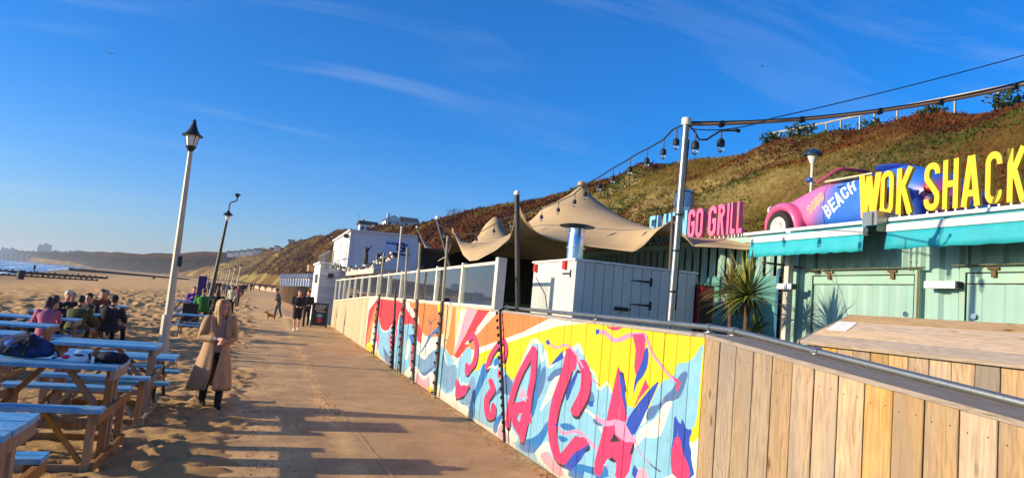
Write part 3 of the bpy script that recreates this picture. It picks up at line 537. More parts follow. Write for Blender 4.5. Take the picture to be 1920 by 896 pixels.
def hill_mat():
    mt, t, b = newmat('hillside_scrub_ground'); n = t.nodes; l = t.links; g = n.new('ShaderNodeNewGeometry'); P = g.outputs['Position']
    def nz_(s, d=8, r=.6):
        q = n.new('ShaderNodeTexNoise'); q.inputs['Scale'].default_value = s; q.inputs['Detail'].default_value = d; q.inputs['Roughness'].default_value = r; l.new(P, q.inputs['Vector']); return q.outputs[0]
    cr_ = n.new('ShaderNodeValToRGB'); e = cr_.color_ramp.elements; e[0].position = .36; e[0].color = c4('#543a20'); e[1].position = .66; e[1].color = c4('#93833f'); x = e.new(.46); x.color = c4('#6e4e2a'); x = e.new(.55); x.color = c4('#6e5c28'); x = e.new(.6); x.color = c4('#6a6426'); l.new(nz_(.055, 12, .72), cr_.inputs[0])
    sk = n.new('ShaderNodeMapRange'); sk.inputs[1].default_value = .3; sk.inputs[2].default_value = .7; sk.inputs[3].default_value = .55; sk.inputs[4].default_value = 1.35; l.new(nz_(1.1, 10, .75), sk.inputs[0])
    bare = n.new('ShaderNodeMapRange'); bare.inputs[1].default_value = .5; bare.inputs[2].default_value = .64; bare.inputs[4].default_value = .8; l.new(nz_(.021, 10, .7), bare.inputs[0]); mxb = n.new('ShaderNodeMixRGB'); mxb.inputs[2].default_value = c4('#b3a062'); l.new(bare.outputs[0], mxb.inputs[0]); l.new(cr_.outputs[0], mxb.inputs[1])
    hs = n.new('ShaderNodeHueSaturation'); l.new(mxb.outputs[0], hs.inputs['Color']); l.new(sk.outputs[0], hs.inputs['Value']); l.new(hs.outputs[0], b.inputs['Base Color']); b.inputs['Roughness'].default_value = 1; b.inputs['Specular IOR Level'].default_value = .05
    bp = n.new('ShaderNodeBump'); bp.inputs['Strength'].default_value = .9; bp.inputs['Distance'].default_value = .5; l.new(nz_(1.6, 10, .75), bp.inputs['Height']); l.new(bp.outputs[0], b.inputs['Normal']); return mt
struct(grid_mesh('hillside', HX, HY, HZ, hill_mat()))
def hill_point(si, t):
    """surface point at fractional station index and profile value (arrays)"""
    i = np.clip(np.floor(si).astype(int), 0, len(S_) - 2); f = si - i; tj = np.interp(t, T, np.arange(len(T))); j = np.clip(np.floor(tj).astype(int), 0, len(T) - 2); g = tj - j; out = []
    for A in (HX, HY, HZ): out.append((A[i, j] * (1 - f) + A[i + 1, j] * f) * (1 - g) + (A[i, j + 1] * (1 - f) + A[i + 1, j + 1] * f) * g)
    return out
def hill_top(x, y):
    d = np.hypot(HX - x, HY - y); k = np.unravel_index(d.argmin(), d.shape); return float(HZ[k])
# scrub: bracken, heather and gorse as many small blades; the four plants grow in patches
def blades(name, P, size, mat_, nb=3, wr=.35, upright=.6):
    n = len(P[0]); c = np.stack(P, -1); V = []
    for k in range(nb):
        d = rng.normal(size=(n, 3)); d[:, 2] = np.abs(d[:, 2]) + upright; d[:, 0] -= .25; d /= np.linalg.norm(d, axis=1)[:, None]
        sd_ = np.cross(d, rng.normal(size=(n, 3))); sd_ /= np.linalg.norm(sd_, axis=1)[:, None] + 1e-9; off = rng.normal(size=(n, 3)) * size[:, None] * .35; ln = size * rng.uniform(.6, 1.35, n)
        b0 = c + off - np.array([0, 0, .1]) * size[:, None]; V.append(np.stack([b0 - sd_ * (ln * wr * .5)[:, None], b0 + sd_ * (ln * wr * .5)[:, None], b0 + d * ln[:, None] + sd_ * (ln * wr * .18)[:, None], b0 + d * ln[:, None] - sd_ * (ln * wr * .18)[:, None]], 1))
    V = np.concatenate(V, 0); nf = len(V); me = bpy.data.meshes.new(name); me.vertices.add(nf * 4); me.vertices.foreach_set('co', V.reshape(-1).astype(np.float32)); me.loops.add(nf * 4); me.loops.foreach_set('vertex_index', np.arange(nf * 4, dtype=np.int32)); me.polygons.add(nf); me.polygons.foreach_set('loop_start', (np.arange(nf) * 4).astype(np.int32)); me.polygons.foreach_set('loop_total', np.full(nf, 4, np.int32))
    me.update(calc_edges=True); ob = bpy.data.objects.new(name, me); COL.objects.link(ob); me.materials.append(mat_); struct(ob, 'stuff'); return ob
def leafm(name, h, var=.35):
    mt = mat(name, h, .9, var, .8, 0, objvar=0, coords='Object'); b = mt.node_tree.nodes['Principled BSDF']; b.inputs['Specular IOR Level'].default_value = .08
    return mt
sidx = np.arange(len(S_)); n_s = 190000
wS = 1 / np.maximum(np.hypot(rx, ry), 22) ** 1.25 * np.gradient(S_); wS[(ry < 3) | (ry > 900)] = 0; cum = np.cumsum(wS); cum /= cum[-1]
si = np.interp(rng.uniform(size=n_s), cum, sidx); tt = rng.uniform(.1, 1.03, n_s) ** .85
px_, py_, pz_ = hill_point(np.clip(si, 0, len(S_) - 1.01), tt); dd = np.hypot(px_, py_); size = np.clip(dd * .0031, .1, .7) * rng.uniform(.6, 1.4, n_s)
pn = fbm(px_ * .16, py_ * .16, 4, 71) + .02 * rng.normal(size=n_s); pm = fbm(px_ * .075 + 40, py_ * .075 + pz_ * .12, 4, 77) - .03 + .012 * rng.normal(size=n_s)
greenish = (pm + .22 * (tt - .6) > .55); dark = pn > .53
for nm, msk, h, up_ in (('hillside_bracken', ~greenish & ~dark, '#663a20', .4), ('hillside_dark_heather', dark & ~greenish, '#4c2a1a', .3), ('hillside_dry_grass', greenish & ~dark, '#7a6428', .5), ('hillside_gorse', greenish & dark, '#4c5222', .3)):
    blades(nm, (px_[msk], py_[msk], pz_[msk]), size[msk], leafm(nm + '_leaf', h), 3, .42 if 'grass' not in nm else .2, up_)
MURAL = [('p','C',0,[(4.9,0),(26,0),(26,2),(4.9,2)]),
('p','R',0,[(24.91,1.8),(18.33,1.868),(18.0,1.405),(18.11,0.976),(20.57,0.803),(24.59,0.088),(25.04,0.049)]),
('p','O',0,[(23.49,1.598),(23.27,1.563),(23.59,0.383),(24.74,0.075),(24.71,0.643)]),
('p','W',0,[(23.65,1.047),(22.75,0.771),(22.68,0.294),(23.89,0.191)]),
('p','Y',0,[(24.58,0.283),(23.4,0.316),(22.8,0.083),(21.5,0.091),(21.47,-0.133),(23.39,-0.26),(25.03,-0.169)]),
('p','W',0,[(18.17,1.888),(17.67,1.884),(14.03,1.339),(14.0,1.264),(17.83,1.573)]),
('p','R',0,[(18.24,1.689),(17.7,1.547),(16.1,1.307),(15.92,0.929),(18.33,1.059)]),
('p','O',0,[(17.67,1.884),(13.44,1.923),(13.53,1.372),(14.85,1.124),(15.88,1.133),(16.58,1.413),(17.71,1.754)]),
('p','W',0,[(17.71,1.754),(16.46,1.479),(16.39,1.334),(17.74,1.545)]),
('p','Y',0,[(14.79,1.858),(14.23,1.861),(14.12,1.592),(14.4,1.565)]),
('p','A',0,[(14.09,1.866),(12.19,1.924),(12.06,1.557),(12.9,0.94),(13.34,0.896),(13.9,1.018)]),
('p','O',0,[(13.5,1.3),(13.41,1.874),(13.19,1.881),(12.93,0.96),(13.25,0.905),(13.7,1.035)]),
('p','Y',0,[(12.96,1.912),(12.48,1.915),(12.92,1.008)]),
('p','A',0,[(12.78,1.917),(12.63,1.922),(12.92,1.008)]),
('p','P',0,[(12.37,1.918),(12.06,1.905),(11.96,1.619),(12.89,1.011)]),
('p','R',0,[(11.69,1.879),(10.89,1.882),(11.57,1.535),(12.96,0.942),(12.33,1.375)]),
('p','P',0,[(12.39,1.854),(11.68,1.866),(12.33,1.375),(13.0,0.973)]),
('p','W',0,[(12.82,1.839),(12.39,1.854),(13.0,0.973)]),
('p','O',0,[(10.55,1.907),(8.62,1.884),(8.6,1.793),(10.09,1.468),(11.38,1.173),(12.7,0.91),(12.96,0.936),(12.21,1.188),(11.55,1.462)]),
('p','W',0,[(10.99,1.878),(10.52,1.895),(11.53,1.458),(11.67,1.53)]),
('p','R',0,[(12.96,0.942),(12.38,1.216),(12.07,1.222),(12.7,0.91)]),
('p','O',0,[(9.74,1.858),(8.41,1.869),(9.36,1.589),(9.66,1.541)]),
('p','W',0,[(8.41,1.873),(7.69,1.864),(9.35,1.551),(12.46,0.903),(12.51,1.016),(9.37,1.627)]),
('p','Y',0,[(7.72,1.858),(6.11,1.886),(6.01,1.174),(9.42,0.629),(12.02,0.342),(12.35,0.922),(9.35,1.558)]),
('p','Y',0,[(7.22,1.891),(5.01,1.882),(4.92,1.015),(5.8,1.151),(7.05,0.942)]),
('s','L',0,[(22.59,1.222),(21.79,0.872),(20.63,0.909),(19.91,1.134),(19.34,0.855),(18.96,1.528),(18.23,1.197),(17.61,1.312),(16.81,1.28),(16.36,0.98),(16.36,0.686),(15.38,0.639),(14.75,0.891),(14.1,0.975),(13.93,1.091),(13.45,0.934),(12.8,0.855),(12.54,0.653),(12.61,0.347),(13.24,0.155),(13.78,0.204),(14.58,0.51),(15.31,0.227),(16.06,0.368),(16.8,0.374),(17.57,0.009),(18.66,0.04),(20.52,0.042),(22.02,0.117),(22.7,0.774)]),
('p','L',0,[(12.67,0.832),(12.5,0.964),(12.07,1.214),(11.79,1.143),(11.78,0.821),(11.45,0.808),(11.06,1.006),(10.46,1.192),(9.96,1.01),(9.58,0.873),(9.24,1.311),(8.98,1.506),(8.79,1.438),(8.49,1.586),(8.11,0.332),(8.95,0.153),(11.37,0.03),(11.71,0.192),(12.31,0.148),(12.67,0.232),(12.57,0.559)]),
('p','L',0,[(9.39,1.096),(9.01,1.488),(8.72,1.537),(8.57,1.31),(8.43,1.407),(8.32,1.243),(8.01,1.391),(7.81,1.499),(7.52,1.612),(7.24,1.449),(7.03,1.311),(6.87,1.17),(6.71,1.263),(6.57,1.159),(6.44,1.105),(6.0,1.106),(5.91,0.476),(7.57,0.045),(9.39,-0.075),(9.57,0.606)]),
('p','L',0,[(5.01,1.853),(5.01,1.678),(5.03,1.194),(5.06,1.113),(5.15,1.045),(5.11,0.682),(6.88,0.224),(6.97,0.765),(6.28,0.898),(5.87,0.974),(5.83,1.146),(5.65,1.433),(5.45,1.475),(5.41,1.621),(5.2,1.64)]),
('l','C',0.033,[(22.59,1.222),(21.79,0.872),(20.63,0.909),(19.91,1.134),(19.31,0.874),(18.96,1.522),(18.24,1.213)]),
('l','C',0.03,[(16.36,0.686),(15.38,0.639),(14.75,0.891),(14.1,0.975)]),
('l','C',0.031,[(13.93,1.091),(13.57,0.725),(13.25,0.663),(12.88,0.823),(12.8,0.844)]),
('l','C',0.039,[(13.82,0.989),(13.42,0.691),(13.19,0.658),(12.84,0.829)]),
('l','C',0.023,[(11.27,0.829),(10.97,0.715),(10.79,0.961),(10.3,1.052)]),
('l','C',0.024,[(9.57,0.866),(9.04,1.501),(8.81,1.52),(8.7,1.529)]),
('l','C',0.036,[(9.13,1.251),(9.01,1.476),(8.91,1.546),(8.72,1.537),(8.57,1.31),(8.45,1.429),(8.32,1.254),(8.01,1.391),(7.81,1.488)]),
('l','C',0.045,[(7.63,1.516),(7.5,1.602),(7.38,1.529)]),
('l','C',0.022,[(7.15,1.356),(7.01,1.333),(6.87,1.177),(6.71,1.269),(6.59,1.186)]),
('s','G',0,[(16.08,0.553),(14.94,0.792),(14.42,0.946),(14.23,1.015),(14.13,0.664),(14.57,0.497),(15.31,0.227),(15.99,0.376)]),
('s','G',0,[(13.9,1.018),(13.42,0.644),(12.8,0.844),(12.56,0.514),(13.29,0.261),(13.9,0.488)]),
('s','S',0,[(16.05,0.341),(15.35,0.31),(14.6,0.56),(14.21,0.707),(14.18,0.633),(14.57,0.497),(15.31,0.219)]),
('p','S',0,[(13.78,0.477),(13.21,0.32),(12.56,0.514),(12.56,0.456),(13.22,0.212)]),
('s','C',0,[(17.75,0.334),(17.76,0.81),(17.33,0.943),(17.16,0.827),(17.28,0.446)]),
('s','C',0,[(15.6,0.841),(15.18,1.044),(14.73,1.173),(14.27,1.064),(14.99,0.896),(15.3,0.619),(15.76,0.601)]),
('p','D',0,[(18.99,1.425),(18.45,1.349),(18.24,0.967),(18.84,0.925)]),
('p','D',0,[(17.49,1.02),(16.54,1.101),(16.43,0.886),(16.88,0.773)]),
('s','V',0,[(20.5,0.881),(19.78,0.858),(19.66,0.552),(20.18,0.543)]),
('p','D',0,[(16.01,0.69),(15.12,1.186),(14.51,1.414),(14.14,1.332),(14.89,1.202),(15.71,0.776)]),
('p','S',0,[(21.23,0.418),(19.09,0.125),(19.02,-0.002),(20.52,0.042)]),
('p','P',0,[(16.14,0.243),(15.29,0.168),(14.84,0.346),(14.59,0.01),(16.23,-0.013)]),
('p','Y',0,[(14.94,0.106),(14.18,0.121),(14.12,-0.022),(14.69,-0.032)]),
('s','G',0,[(13.9,0.544),(13.38,0.53),(12.85,0.755),(12.6,0.385),(13.25,0.199),(13.81,0.338)]),
('s','G',0,[(12.36,0.14),(11.99,0.416),(11.54,0.822),(11.31,0.412),(11.71,0.192)]),
('s','D',0,[(11.07,1.031),(10.75,0.941),(10.89,0.775),(11.27,0.418),(11.4,0.256),(11.44,0.497),(11.18,0.839)]),
('p','D',0,[(10.55,1.098),(10.33,1.217),(10.23,1.06),(10.53,1.015)]),
('s','S',0,[(9.96,1.01),(9.51,0.864),(9.59,0.676),(10.16,0.682),(10.58,0.403),(10.5,0.536),(10.17,0.727)]),
('s','D',0,[(10.26,0.245),(9.87,0.429),(9.79,0.408),(10.06,0.212),(10.09,0.046),(10.32,0.047)]),
('s','C',0,[(10.09,0.046),(10.06,0.212),(9.82,0.381),(9.48,0.256),(9.07,0.148),(9.75,0.003)]),
('s','P',0,[(10.05,0.032),(10.05,0.168),(9.89,0.255),(9.58,0.127),(9.58,0.017),(9.97,0.025)]),
('s','D',0,[(8.73,1.176),(8.59,1.313),(8.56,0.914),(8.65,0.617),(8.8,0.51)]),
('s','S',0,[(8.55,1.217),(8.39,1.259),(8.39,0.98),(8.72,0.693),(8.59,1.046)]),
('s','S',0,[(8.37,1.086),(8.15,1.24),(7.83,1.311),(7.83,1.256),(8.23,1.065)]),
('s','C',0,[(8.54,0.618),(8.32,0.92),(8.16,1.125),(7.97,1.194),(7.9,1.17),(7.98,0.992),(8.27,0.813)]),
('s','D',0,[(8.83,1.161),(8.66,1.157),(8.61,0.758),(8.69,0.556),(8.8,0.524),(8.77,0.925)]),
('s','D',0,[(9.14,0.152),(8.5,0.329),(8.19,0.628),(8.13,0.518),(8.36,0.249),(8.58,0.09),(9.11,0.036)]),
('p','C',0,[(8.63,0.06),(8.31,0.305),(8.11,0.369),(8.01,0.192),(7.67,0.161),(7.12,0.295),(7.1,0.168),(7.72,0.006)]),
('s','P',0,[(8.42,0.121),(8.12,0.261),(7.9,0.176),(7.62,0.138),(7.62,0.032),(8.01,0.04)]),
('s','D',0,[(7.49,0.169),(7.27,0.304),(6.82,0.351),(6.46,0.481),(6.44,0.338),(7.47,0.071)]),
('p','L',0,[(7.07,0.254),(6.8,0.282),(6.8,0.246),(7.1,0.168)]),
('l','C',0.029,[(7.38,0.913),(7.09,0.901),(6.9,0.856),(6.73,0.753)]),
('s','S',0,[(7.16,1.132),(7.0,1.135),(6.93,1.008),(7.15,0.942)]),
('s','S',0,[(6.93,0.861),(6.73,0.835),(6.76,0.795),(6.89,0.799),(6.97,0.825)]),
('s','S',0,[(5.21,1.574),(5.27,1.422),(5.32,1.321),(5.48,1.264),(5.65,1.177),(5.73,1.064),(5.88,1.022),(5.84,1.162),(5.65,1.208),(5.58,1.3),(5.44,1.383),(5.35,1.535)]),
('s','C',0,[(5.89,0.987),(5.67,1.078),(5.59,1.234),(5.42,1.292),(5.49,1.173),(5.58,0.951),(5.7,0.891),(5.88,0.878),(6.04,0.709),(6.04,0.842)]),
('p','Y',0,[(5.01,1.856),(5.0,1.679),(5.01,1.429),(5.02,0.993),(5.16,0.978),(5.13,1.098),(5.06,1.128),(5.04,1.425),(5.03,1.795)]),
('p','C',0,[(5.15,0.981),(5.0,1.012),(4.97,0.72),(5.05,0.698)]),
('l','T',0.036,[(15.11,1.434),(15.19,1.208),(15.4,0.971),(15.42,0.719)]),
('l','T',0.019,[(15.12,1.447),(15.61,1.549)]),
('l','T',0.021,[(15.12,1.447),(15.45,1.359),(15.67,1.119)]),
('l','T',0.021,[(15.06,1.464),(14.79,1.803)]),
('l','T',0.02,[(15.06,1.464),(14.75,1.562),(14.53,1.466)]),
('l','T',0.019,[(15.12,1.447),(15.26,1.621)]),
('l','T',0.016,[(15.11,1.434),(15.51,1.482)]),
('l','T',0.021,[(13.77,0.954),(13.79,1.128),(13.71,1.185),(13.49,1.152)]),
('l','X',0.057,[(22.17,0.691),(22.13,0.263)]),
('l','X',0.05,[(20.04,0.84),(19.95,0.35),(19.74,0.247),(19.4,0.298),(19.26,0.792),(19.15,1.04)]),
('l','X',0.05,[(18.42,0.592),(18.66,0.871)]),
('l','X',0.077,[(16.89,0.788),(16.83,0.371),(16.67,0.269)]),
('l','X',0.042,[(18.16,1.07),(18.07,0.752)]),
('l','V',0.043,[(18.53,1.362),(18.41,0.955)]),
('l','K',0.084,[(12.0,1.306),(11.76,1.383),(11.51,1.215),(11.53,0.947),(11.82,0.782),(11.96,0.71),(11.98,0.831)]),
('l','X',0.084,[(12.06,1.334),(11.82,1.411),(11.57,1.243),(11.59,0.975),(11.88,0.81),(12.02,0.738),(12.04,0.859)]),
('p','K',0,[(12.69,0.515),(12.3,0.413),(11.83,0.533),(11.68,0.515),(12.04,0.268),(12.53,0.163)]),
('p','X',0,[(12.66,0.562),(12.32,0.466),(11.76,0.556),(11.99,0.349),(12.46,0.203),(12.63,0.239)]),
('l','C',0.018,[(12.48,0.599),(12.27,0.486),(12.14,0.546),(11.98,0.521),(11.84,0.572)]),
('l','K',0.067,[(10.84,0.922),(10.68,1.137),(10.41,1.309),(10.12,1.417),(10.0,1.298),(10.04,1.141)]),
('l','X',0.067,[(10.89,0.95),(10.73,1.165),(10.46,1.337),(10.17,1.445),(10.05,1.326),(10.09,1.169)]),
('l','K',0.093,[(10.56,0.734),(10.45,0.629),(10.69,0.435),(10.59,0.209),(10.34,0.26),(10.32,0.386)]),
('l','X',0.093,[(10.61,0.762),(10.5,0.657),(10.74,0.463),(10.64,0.237),(10.39,0.288),(10.37,0.414)]),
('l','C',0.02,[(10.83,0.944),(10.68,0.993),(10.48,0.992),(10.33,1.05)]),
('p','X',0,[(10.32,0.99),(10.14,0.989),(10.18,0.867),(10.31,0.874)]),
('l','K',0.074,[(8.84,1.401),(9.33,0.963),(9.58,0.531),(9.62,0.235)]),
('l','X',0.074,[(8.89,1.429),(9.38,0.991),(9.63,0.559),(9.67,0.263)]),
('l','K',0.07,[(8.83,1.392),(8.79,1.053),(8.85,0.838),(8.89,0.541),(9.01,0.166)]),
('l','X',0.07,[(8.87,1.42),(8.83,1.081),(8.89,0.866),(8.93,0.569),(9.05,0.194)]),
('p','X',0,[(9.63,0.57),(8.91,0.755),(8.71,0.445),(8.86,0.468),(9.04,0.174),(9.38,0.274),(9.5,0.339)]),
('p','K',0,[(9.34,0.433),(9.12,0.557),(9.28,0.477),(9.31,0.407)]),
('p','L',0,[(9.31,0.421),(9.22,0.508),(9.13,0.534),(9.19,0.396)]),
('p','P',0,[(9.34,0.714),(9.19,0.886),(8.95,0.773),(8.92,0.754)]),
('l','K',0.088,[(7.29,1.37),(7.19,1.257),(7.2,1.051),(7.4,0.813)]),
('l','X',0.088,[(7.33,1.398),(7.23,1.285),(7.24,1.079),(7.44,0.841)]),
('l','K',0.095,[(7.65,1.45),(7.76,1.165),(7.97,0.805),(8.0,0.467),(7.82,0.243),(7.62,0.224),(7.26,0.451),(7.11,0.524)]),
('l','X',0.095,[(7.69,1.478),(7.8,1.193),(8.01,0.833),(8.04,0.495),(7.86,0.271),(7.66,0.252),(7.3,0.479),(7.15,0.552)]),
('p','X',0,[(7.84,1.519),(7.7,1.553),(7.48,1.424),(7.51,1.314),(7.75,1.221)]),
('p','X',0,[(7.78,0.268),(7.37,0.586),(7.0,0.574),(7.28,0.382),(7.66,0.212)]),
('s','B',0,[(7.69,0.885),(7.74,1.027),(7.53,1.27),(7.41,1.305),(7.55,1.098)]),
('p','K',0,[(7.46,1.32),(7.37,1.31),(7.36,1.291),(7.5,1.273)]),
('s','D',0,[(7.89,0.611),(7.59,0.688),(7.32,0.667),(7.62,0.577)]),
('s','D',0,[(7.91,0.488),(7.5,0.519),(7.72,0.412)]),
('p','B',0,[(8.27,1.284),(7.93,1.493),(7.88,1.404),(8.16,1.308)]),
('l','F',0.027,[(8.35,1.548),(8.12,1.512),(7.83,1.575),(7.54,1.492),(7.32,1.357)]),
('l','X',0.008,[(7.34,1.355),(7.11,1.27),(6.86,1.218)]),
('p','B',0,[(8.5,1.555),(8.41,1.604),(8.34,1.555),(8.39,1.521)]),
('l','F',0.038,[(7.84,0.577),(7.71,0.538),(7.33,0.635),(7.02,0.599),(6.87,0.561)]),
('l','F',0.012,[(6.87,0.561),(6.66,0.467),(6.43,0.369)]),
('p','B',0,[(7.99,0.593),(7.88,0.635),(7.88,0.569)]),
('p','B',0,[(7.67,0.145),(7.37,0.386),(7.0,0.568),(7.17,0.367),(7.43,0.16),(7.54,0.166)]),
('p','K',0,[(6.47,1.426),(6.36,1.413),(6.27,1.247),(6.32,1.205)]),
('p','X',0,[(6.49,1.465),(6.42,1.422),(6.22,0.977),(6.28,0.931),(6.66,0.878),(6.63,0.995)]),
('p','X',0,[(6.71,0.834),(6.23,0.924),(6.05,0.82),(6.06,0.721),(6.13,0.419),(6.39,0.349),(6.36,0.507),(6.44,0.549),(6.62,0.488),(6.68,0.276),(6.89,0.313),(6.73,0.719)]),
('p','K',0,[(6.47,0.79),(6.32,0.736),(6.55,0.683)]),
('p','K',0,[(6.13,0.653),(6.08,0.766),(6.04,0.791),(6.07,0.669)]),
('p','K',0,[(6.55,0.504),(6.47,0.551),(6.37,0.53),(6.42,0.501)]),
('p','L',0,[(6.54,0.463),(6.44,0.513),(6.38,0.476),(6.4,0.383),(6.53,0.35)]),
('p','B',0,[(6.48,1.455),(6.32,1.328),(6.23,0.994),(6.35,1.165)]),
('p','X',0,[(5.92,1.407),(5.85,1.341),(6.02,1.199),(6.13,1.087)]),
('p','B',0,[(5.66,1.443),(5.75,1.29),(6.02,0.879),(6.12,0.838),(6.24,0.871),(6.22,0.978),(6.11,1.091),(5.83,1.328)]),
('l','F',0.05,[(6.86,0.861),(6.65,0.853),(6.39,0.911),(6.23,0.837),(6.07,0.803)]),
('p','F',0,[(6.49,0.929),(6.28,0.94),(6.03,0.793),(6.22,0.751),(6.43,0.781)]),
('p','B',0,[(7.1,1.004),(7.0,1.035),(6.97,0.981),(7.05,0.959)]),
('l','F',0.021,[(6.89,0.894),(6.77,0.849),(6.61,0.86)]),
('l','T',0.012,[(6.05,0.806),(5.9,0.703),(5.67,0.644),(5.56,0.632)]),
('l','F',0.008,[(6.06,0.805),(5.91,0.708),(5.74,0.656)]),
('l','F',0.045,[(6.95,1.784),(6.83,1.789),(6.65,1.73),(6.48,1.743),(6.27,1.804),(6.02,1.826)]),
('p','X',0,[(6.24,1.814),(5.97,1.836),(5.98,1.576),(6.12,1.42),(6.16,1.506),(6.15,1.664)]),
('p','X',0,[(6.82,1.854),(6.46,1.872),(6.53,1.84),(6.65,1.823)]),
('p','B',0,[(5.97,1.714),(5.9,1.694),(5.89,1.536),(5.99,1.406),(6.08,1.361),(6.14,1.205),(6.13,1.405),(6.02,1.539)]),
('p','B',0,[(7.07,1.806),(6.97,1.822),(6.97,1.773),(7.04,1.749)]),
('l','F',0.019,[(5.99,1.824),(5.85,1.674),(5.66,1.558),(5.54,1.496),(5.42,1.456)]),
('l','T',0.005,[(5.96,1.825),(5.82,1.677),(5.62,1.558),(5.39,1.46)]),
('p','X',0,[(5.48,1.495),(5.34,1.467),(5.33,1.437),(5.37,1.375),(5.41,1.379),(5.38,1.439)]),
('p','B',0,[(5.4,1.18),(5.29,1.086),(5.27,1.167),(5.2,1.069),(5.1,1.101),(5.15,0.981),(5.1,0.91),(5.1,0.845),(5.02,0.707),(5.35,0.621),(5.42,0.786),(5.39,0.975)]),
('p','X',0,[(5.36,0.984),(5.28,0.995),(5.24,0.887),(5.12,0.781),(5.09,0.687),(5.34,0.623),(5.41,0.772),(5.39,0.883)]),
('p','P',0,[(5.96,0.56),(5.82,0.598),(5.73,0.521),(5.98,0.456)]),
('p','B',0,[(6.06,0.487),(6.02,0.58),(5.94,0.549),(5.98,0.456)])]
# ================================================================ mural fence
MCOL = dict(R='#d8343c', O='#f2843f', W='#f3dccf', Y='#f7cf06', P='#f0a3b4', A='#f6c48c', C='#efe6d0', L='#84bfd6', S='#4f72a2', G='#7398b8', D='#1d74b8', V='#a884b6', T='#4a4c5e', X='#e8356a', K='#26222c', B='#1a46ae', F='#f194ba')
cv = Canvas(4.9, 26.0, 0.0, 1.96, 190, MCOL['C'])
for kind, col, wd, pts in MURAL:
    if kind == 'l': cv.line(curve_pts(pts, 5), wd * (1.12 if col in 'XK' else 1), MCOL[col], 2.55 if col in 'XK' else 2.1)
    elif kind == 's': cv.poly(chaikin(pts, 2), MCOL[col])
    else: cv.poly(chaikin(pts, 1) if len(pts) > 6 else pts, MCOL[col])
mural_m = print_mat('mural_paint', cv, 'world', 1, 2, .6, .1, bump=.5, gain=.76)
FX = 3.53
def fence_top(y): return float(np.interp(y, [-3, 5.01, 11, 25, 39.5], [1.133, 1.87, 1.87, 1.79, 1.28]))
fence = thing('mural_fence', 'long vertical board fence beside the path with a bright painted beach mural', 'fence', (FX, 16, 0))
PW = .208; y = 5.012 - PW * 29
bk = MB(); k = 0
while y < 38.6:
    y0, y1 = y + .0045, y + PW - .0045; z0, z1 = fence_top(y0), fence_top(y1); jit = random.uniform(-.002, .003); th = .024; c = .004
    prof = [(y0, 0.03), (y0 + c, 0), (y1 - c, 0), (y1, 0.03)]
    mb = MB(); vs = []
    pf = [(FX + th + jit, y0), (FX + c + jit, y0), (FX + jit, y0 + c), (FX + jit, y1 - c), (FX + c + jit, y1), (FX + th + jit, y1)]
    for zz in (0, 1):
        for px, py in pf: vs.append((px, py, .015 + random.uniform(0, .012) * 0 if zz == 0 else fence_top(py)))
    mb.add(vs, [tuple(range(5, -1, -1)), tuple(range(6, 12))] + [(i, (i + 1) % 6, 6 + (i + 1) % 6, 6 + i) for i in range(6)])
    mid = (y0 + y1) / 2
    pl = mb.build('plank', cedar if mid < 5.0 else mural_m if mid < 25.1 else palewood, fence)
    if 1 < mid < 9:
        nb = MB()
        for zz in (fence_top(mid) - .1, fence_top(mid) - .95):
            for yy_ in (y0 + .045, y1 - .045): nb.lathe([(.0045, -.001), (.0045, .0012)], (FX + jit, yy_, zz), 6, axis='x')
        o_ = nb.build('nail_heads', black_metal, fence); o_['kind'] = 'stuff'
    y += PW; k += 1
bkm = MB(); Yb = [-1, 5.0, 11, 25, 38.6]
for a, b_ in zip(Yb[:-1], Yb[1:]):
    vs = [(FX + .03, a, .02), (FX + .03, b_, .02), (FX + .03, b_, fence_top(b_) - .02), (FX + .03, a, fence_top(a) - .02), (FX + .08, a, .02), (FX + .08, b_, .02), (FX + .08, b_, fence_top(b_) - .02), (FX + .08, a, fence_top(a) - .02)]
    bkm.add(vs, [(0, 1, 2, 3), (7, 6, 5, 4), (0, 4, 5, 1), (3, 2, 6, 7), (0, 3, 7, 4), (1, 5, 6, 2)])
bkm.build('backing', dark_in, fence)
# sloping top boards: two boards wide
for a, b_ in ((-1, 2.15), (2.14, 5.01), (5.015, 8.0), (8.005, 10.85)):
    for x0, x1, dz in ((FX - .012, FX + .295, 0), (FX + .30, FX + .6, -.003)):
        mb = MB(); za, zb = fence_top(a) + .003 + dz, fence_top(b_) + .003 + dz; ns = 8
        vs = []
        for i in range(ns + 1):
            f = i / ns; yy_ = a + (b_ - a) * f; zz = za + (zb - za) * f; wob = .006 * math.sin(yy_ * 3.1) + random.uniform(-.004, .004) if x0 < FX else 0
            vs += [(x0 + wob, yy_, zz), (x1, yy_, zz), (x1, yy_, zz + .03), (x0 + wob + .004, yy_, zz + .03)]
        fs = [(0, 1, 2, 3), (4 * ns + 3, 4 * ns + 2, 4 * ns + 1, 4 * ns)]
        for i in range(ns):
            for j in range(4): fs.append((4 * i + j, 4 * i + 4 + j, 4 * i + 4 + (j + 1) % 4, 4 * i + (j + 1) % 4))
        mb.add(vs, fs).build('top_board', capwood, fence)
for a, b_ in ((10.86, 18), (18.01, 25), (25.01, 38.5)):
    mb = MB(); vs = []
    for yy_ in (a, b_):
        zz = fence_top(yy_) + .003
        vs += [(FX - .015, yy_, zz), (FX + .16, yy_, zz), (FX + .16, yy_, zz + .03), (FX - .015, yy_, zz + .03)]
    mb.add(vs, [(0, 1, 2, 3), (7, 6, 5, 4), (0, 4, 5, 1), (1, 5, 6, 2), (2, 6, 7, 3), (3, 7, 4, 0)]).build('top_board', palewood, fence)
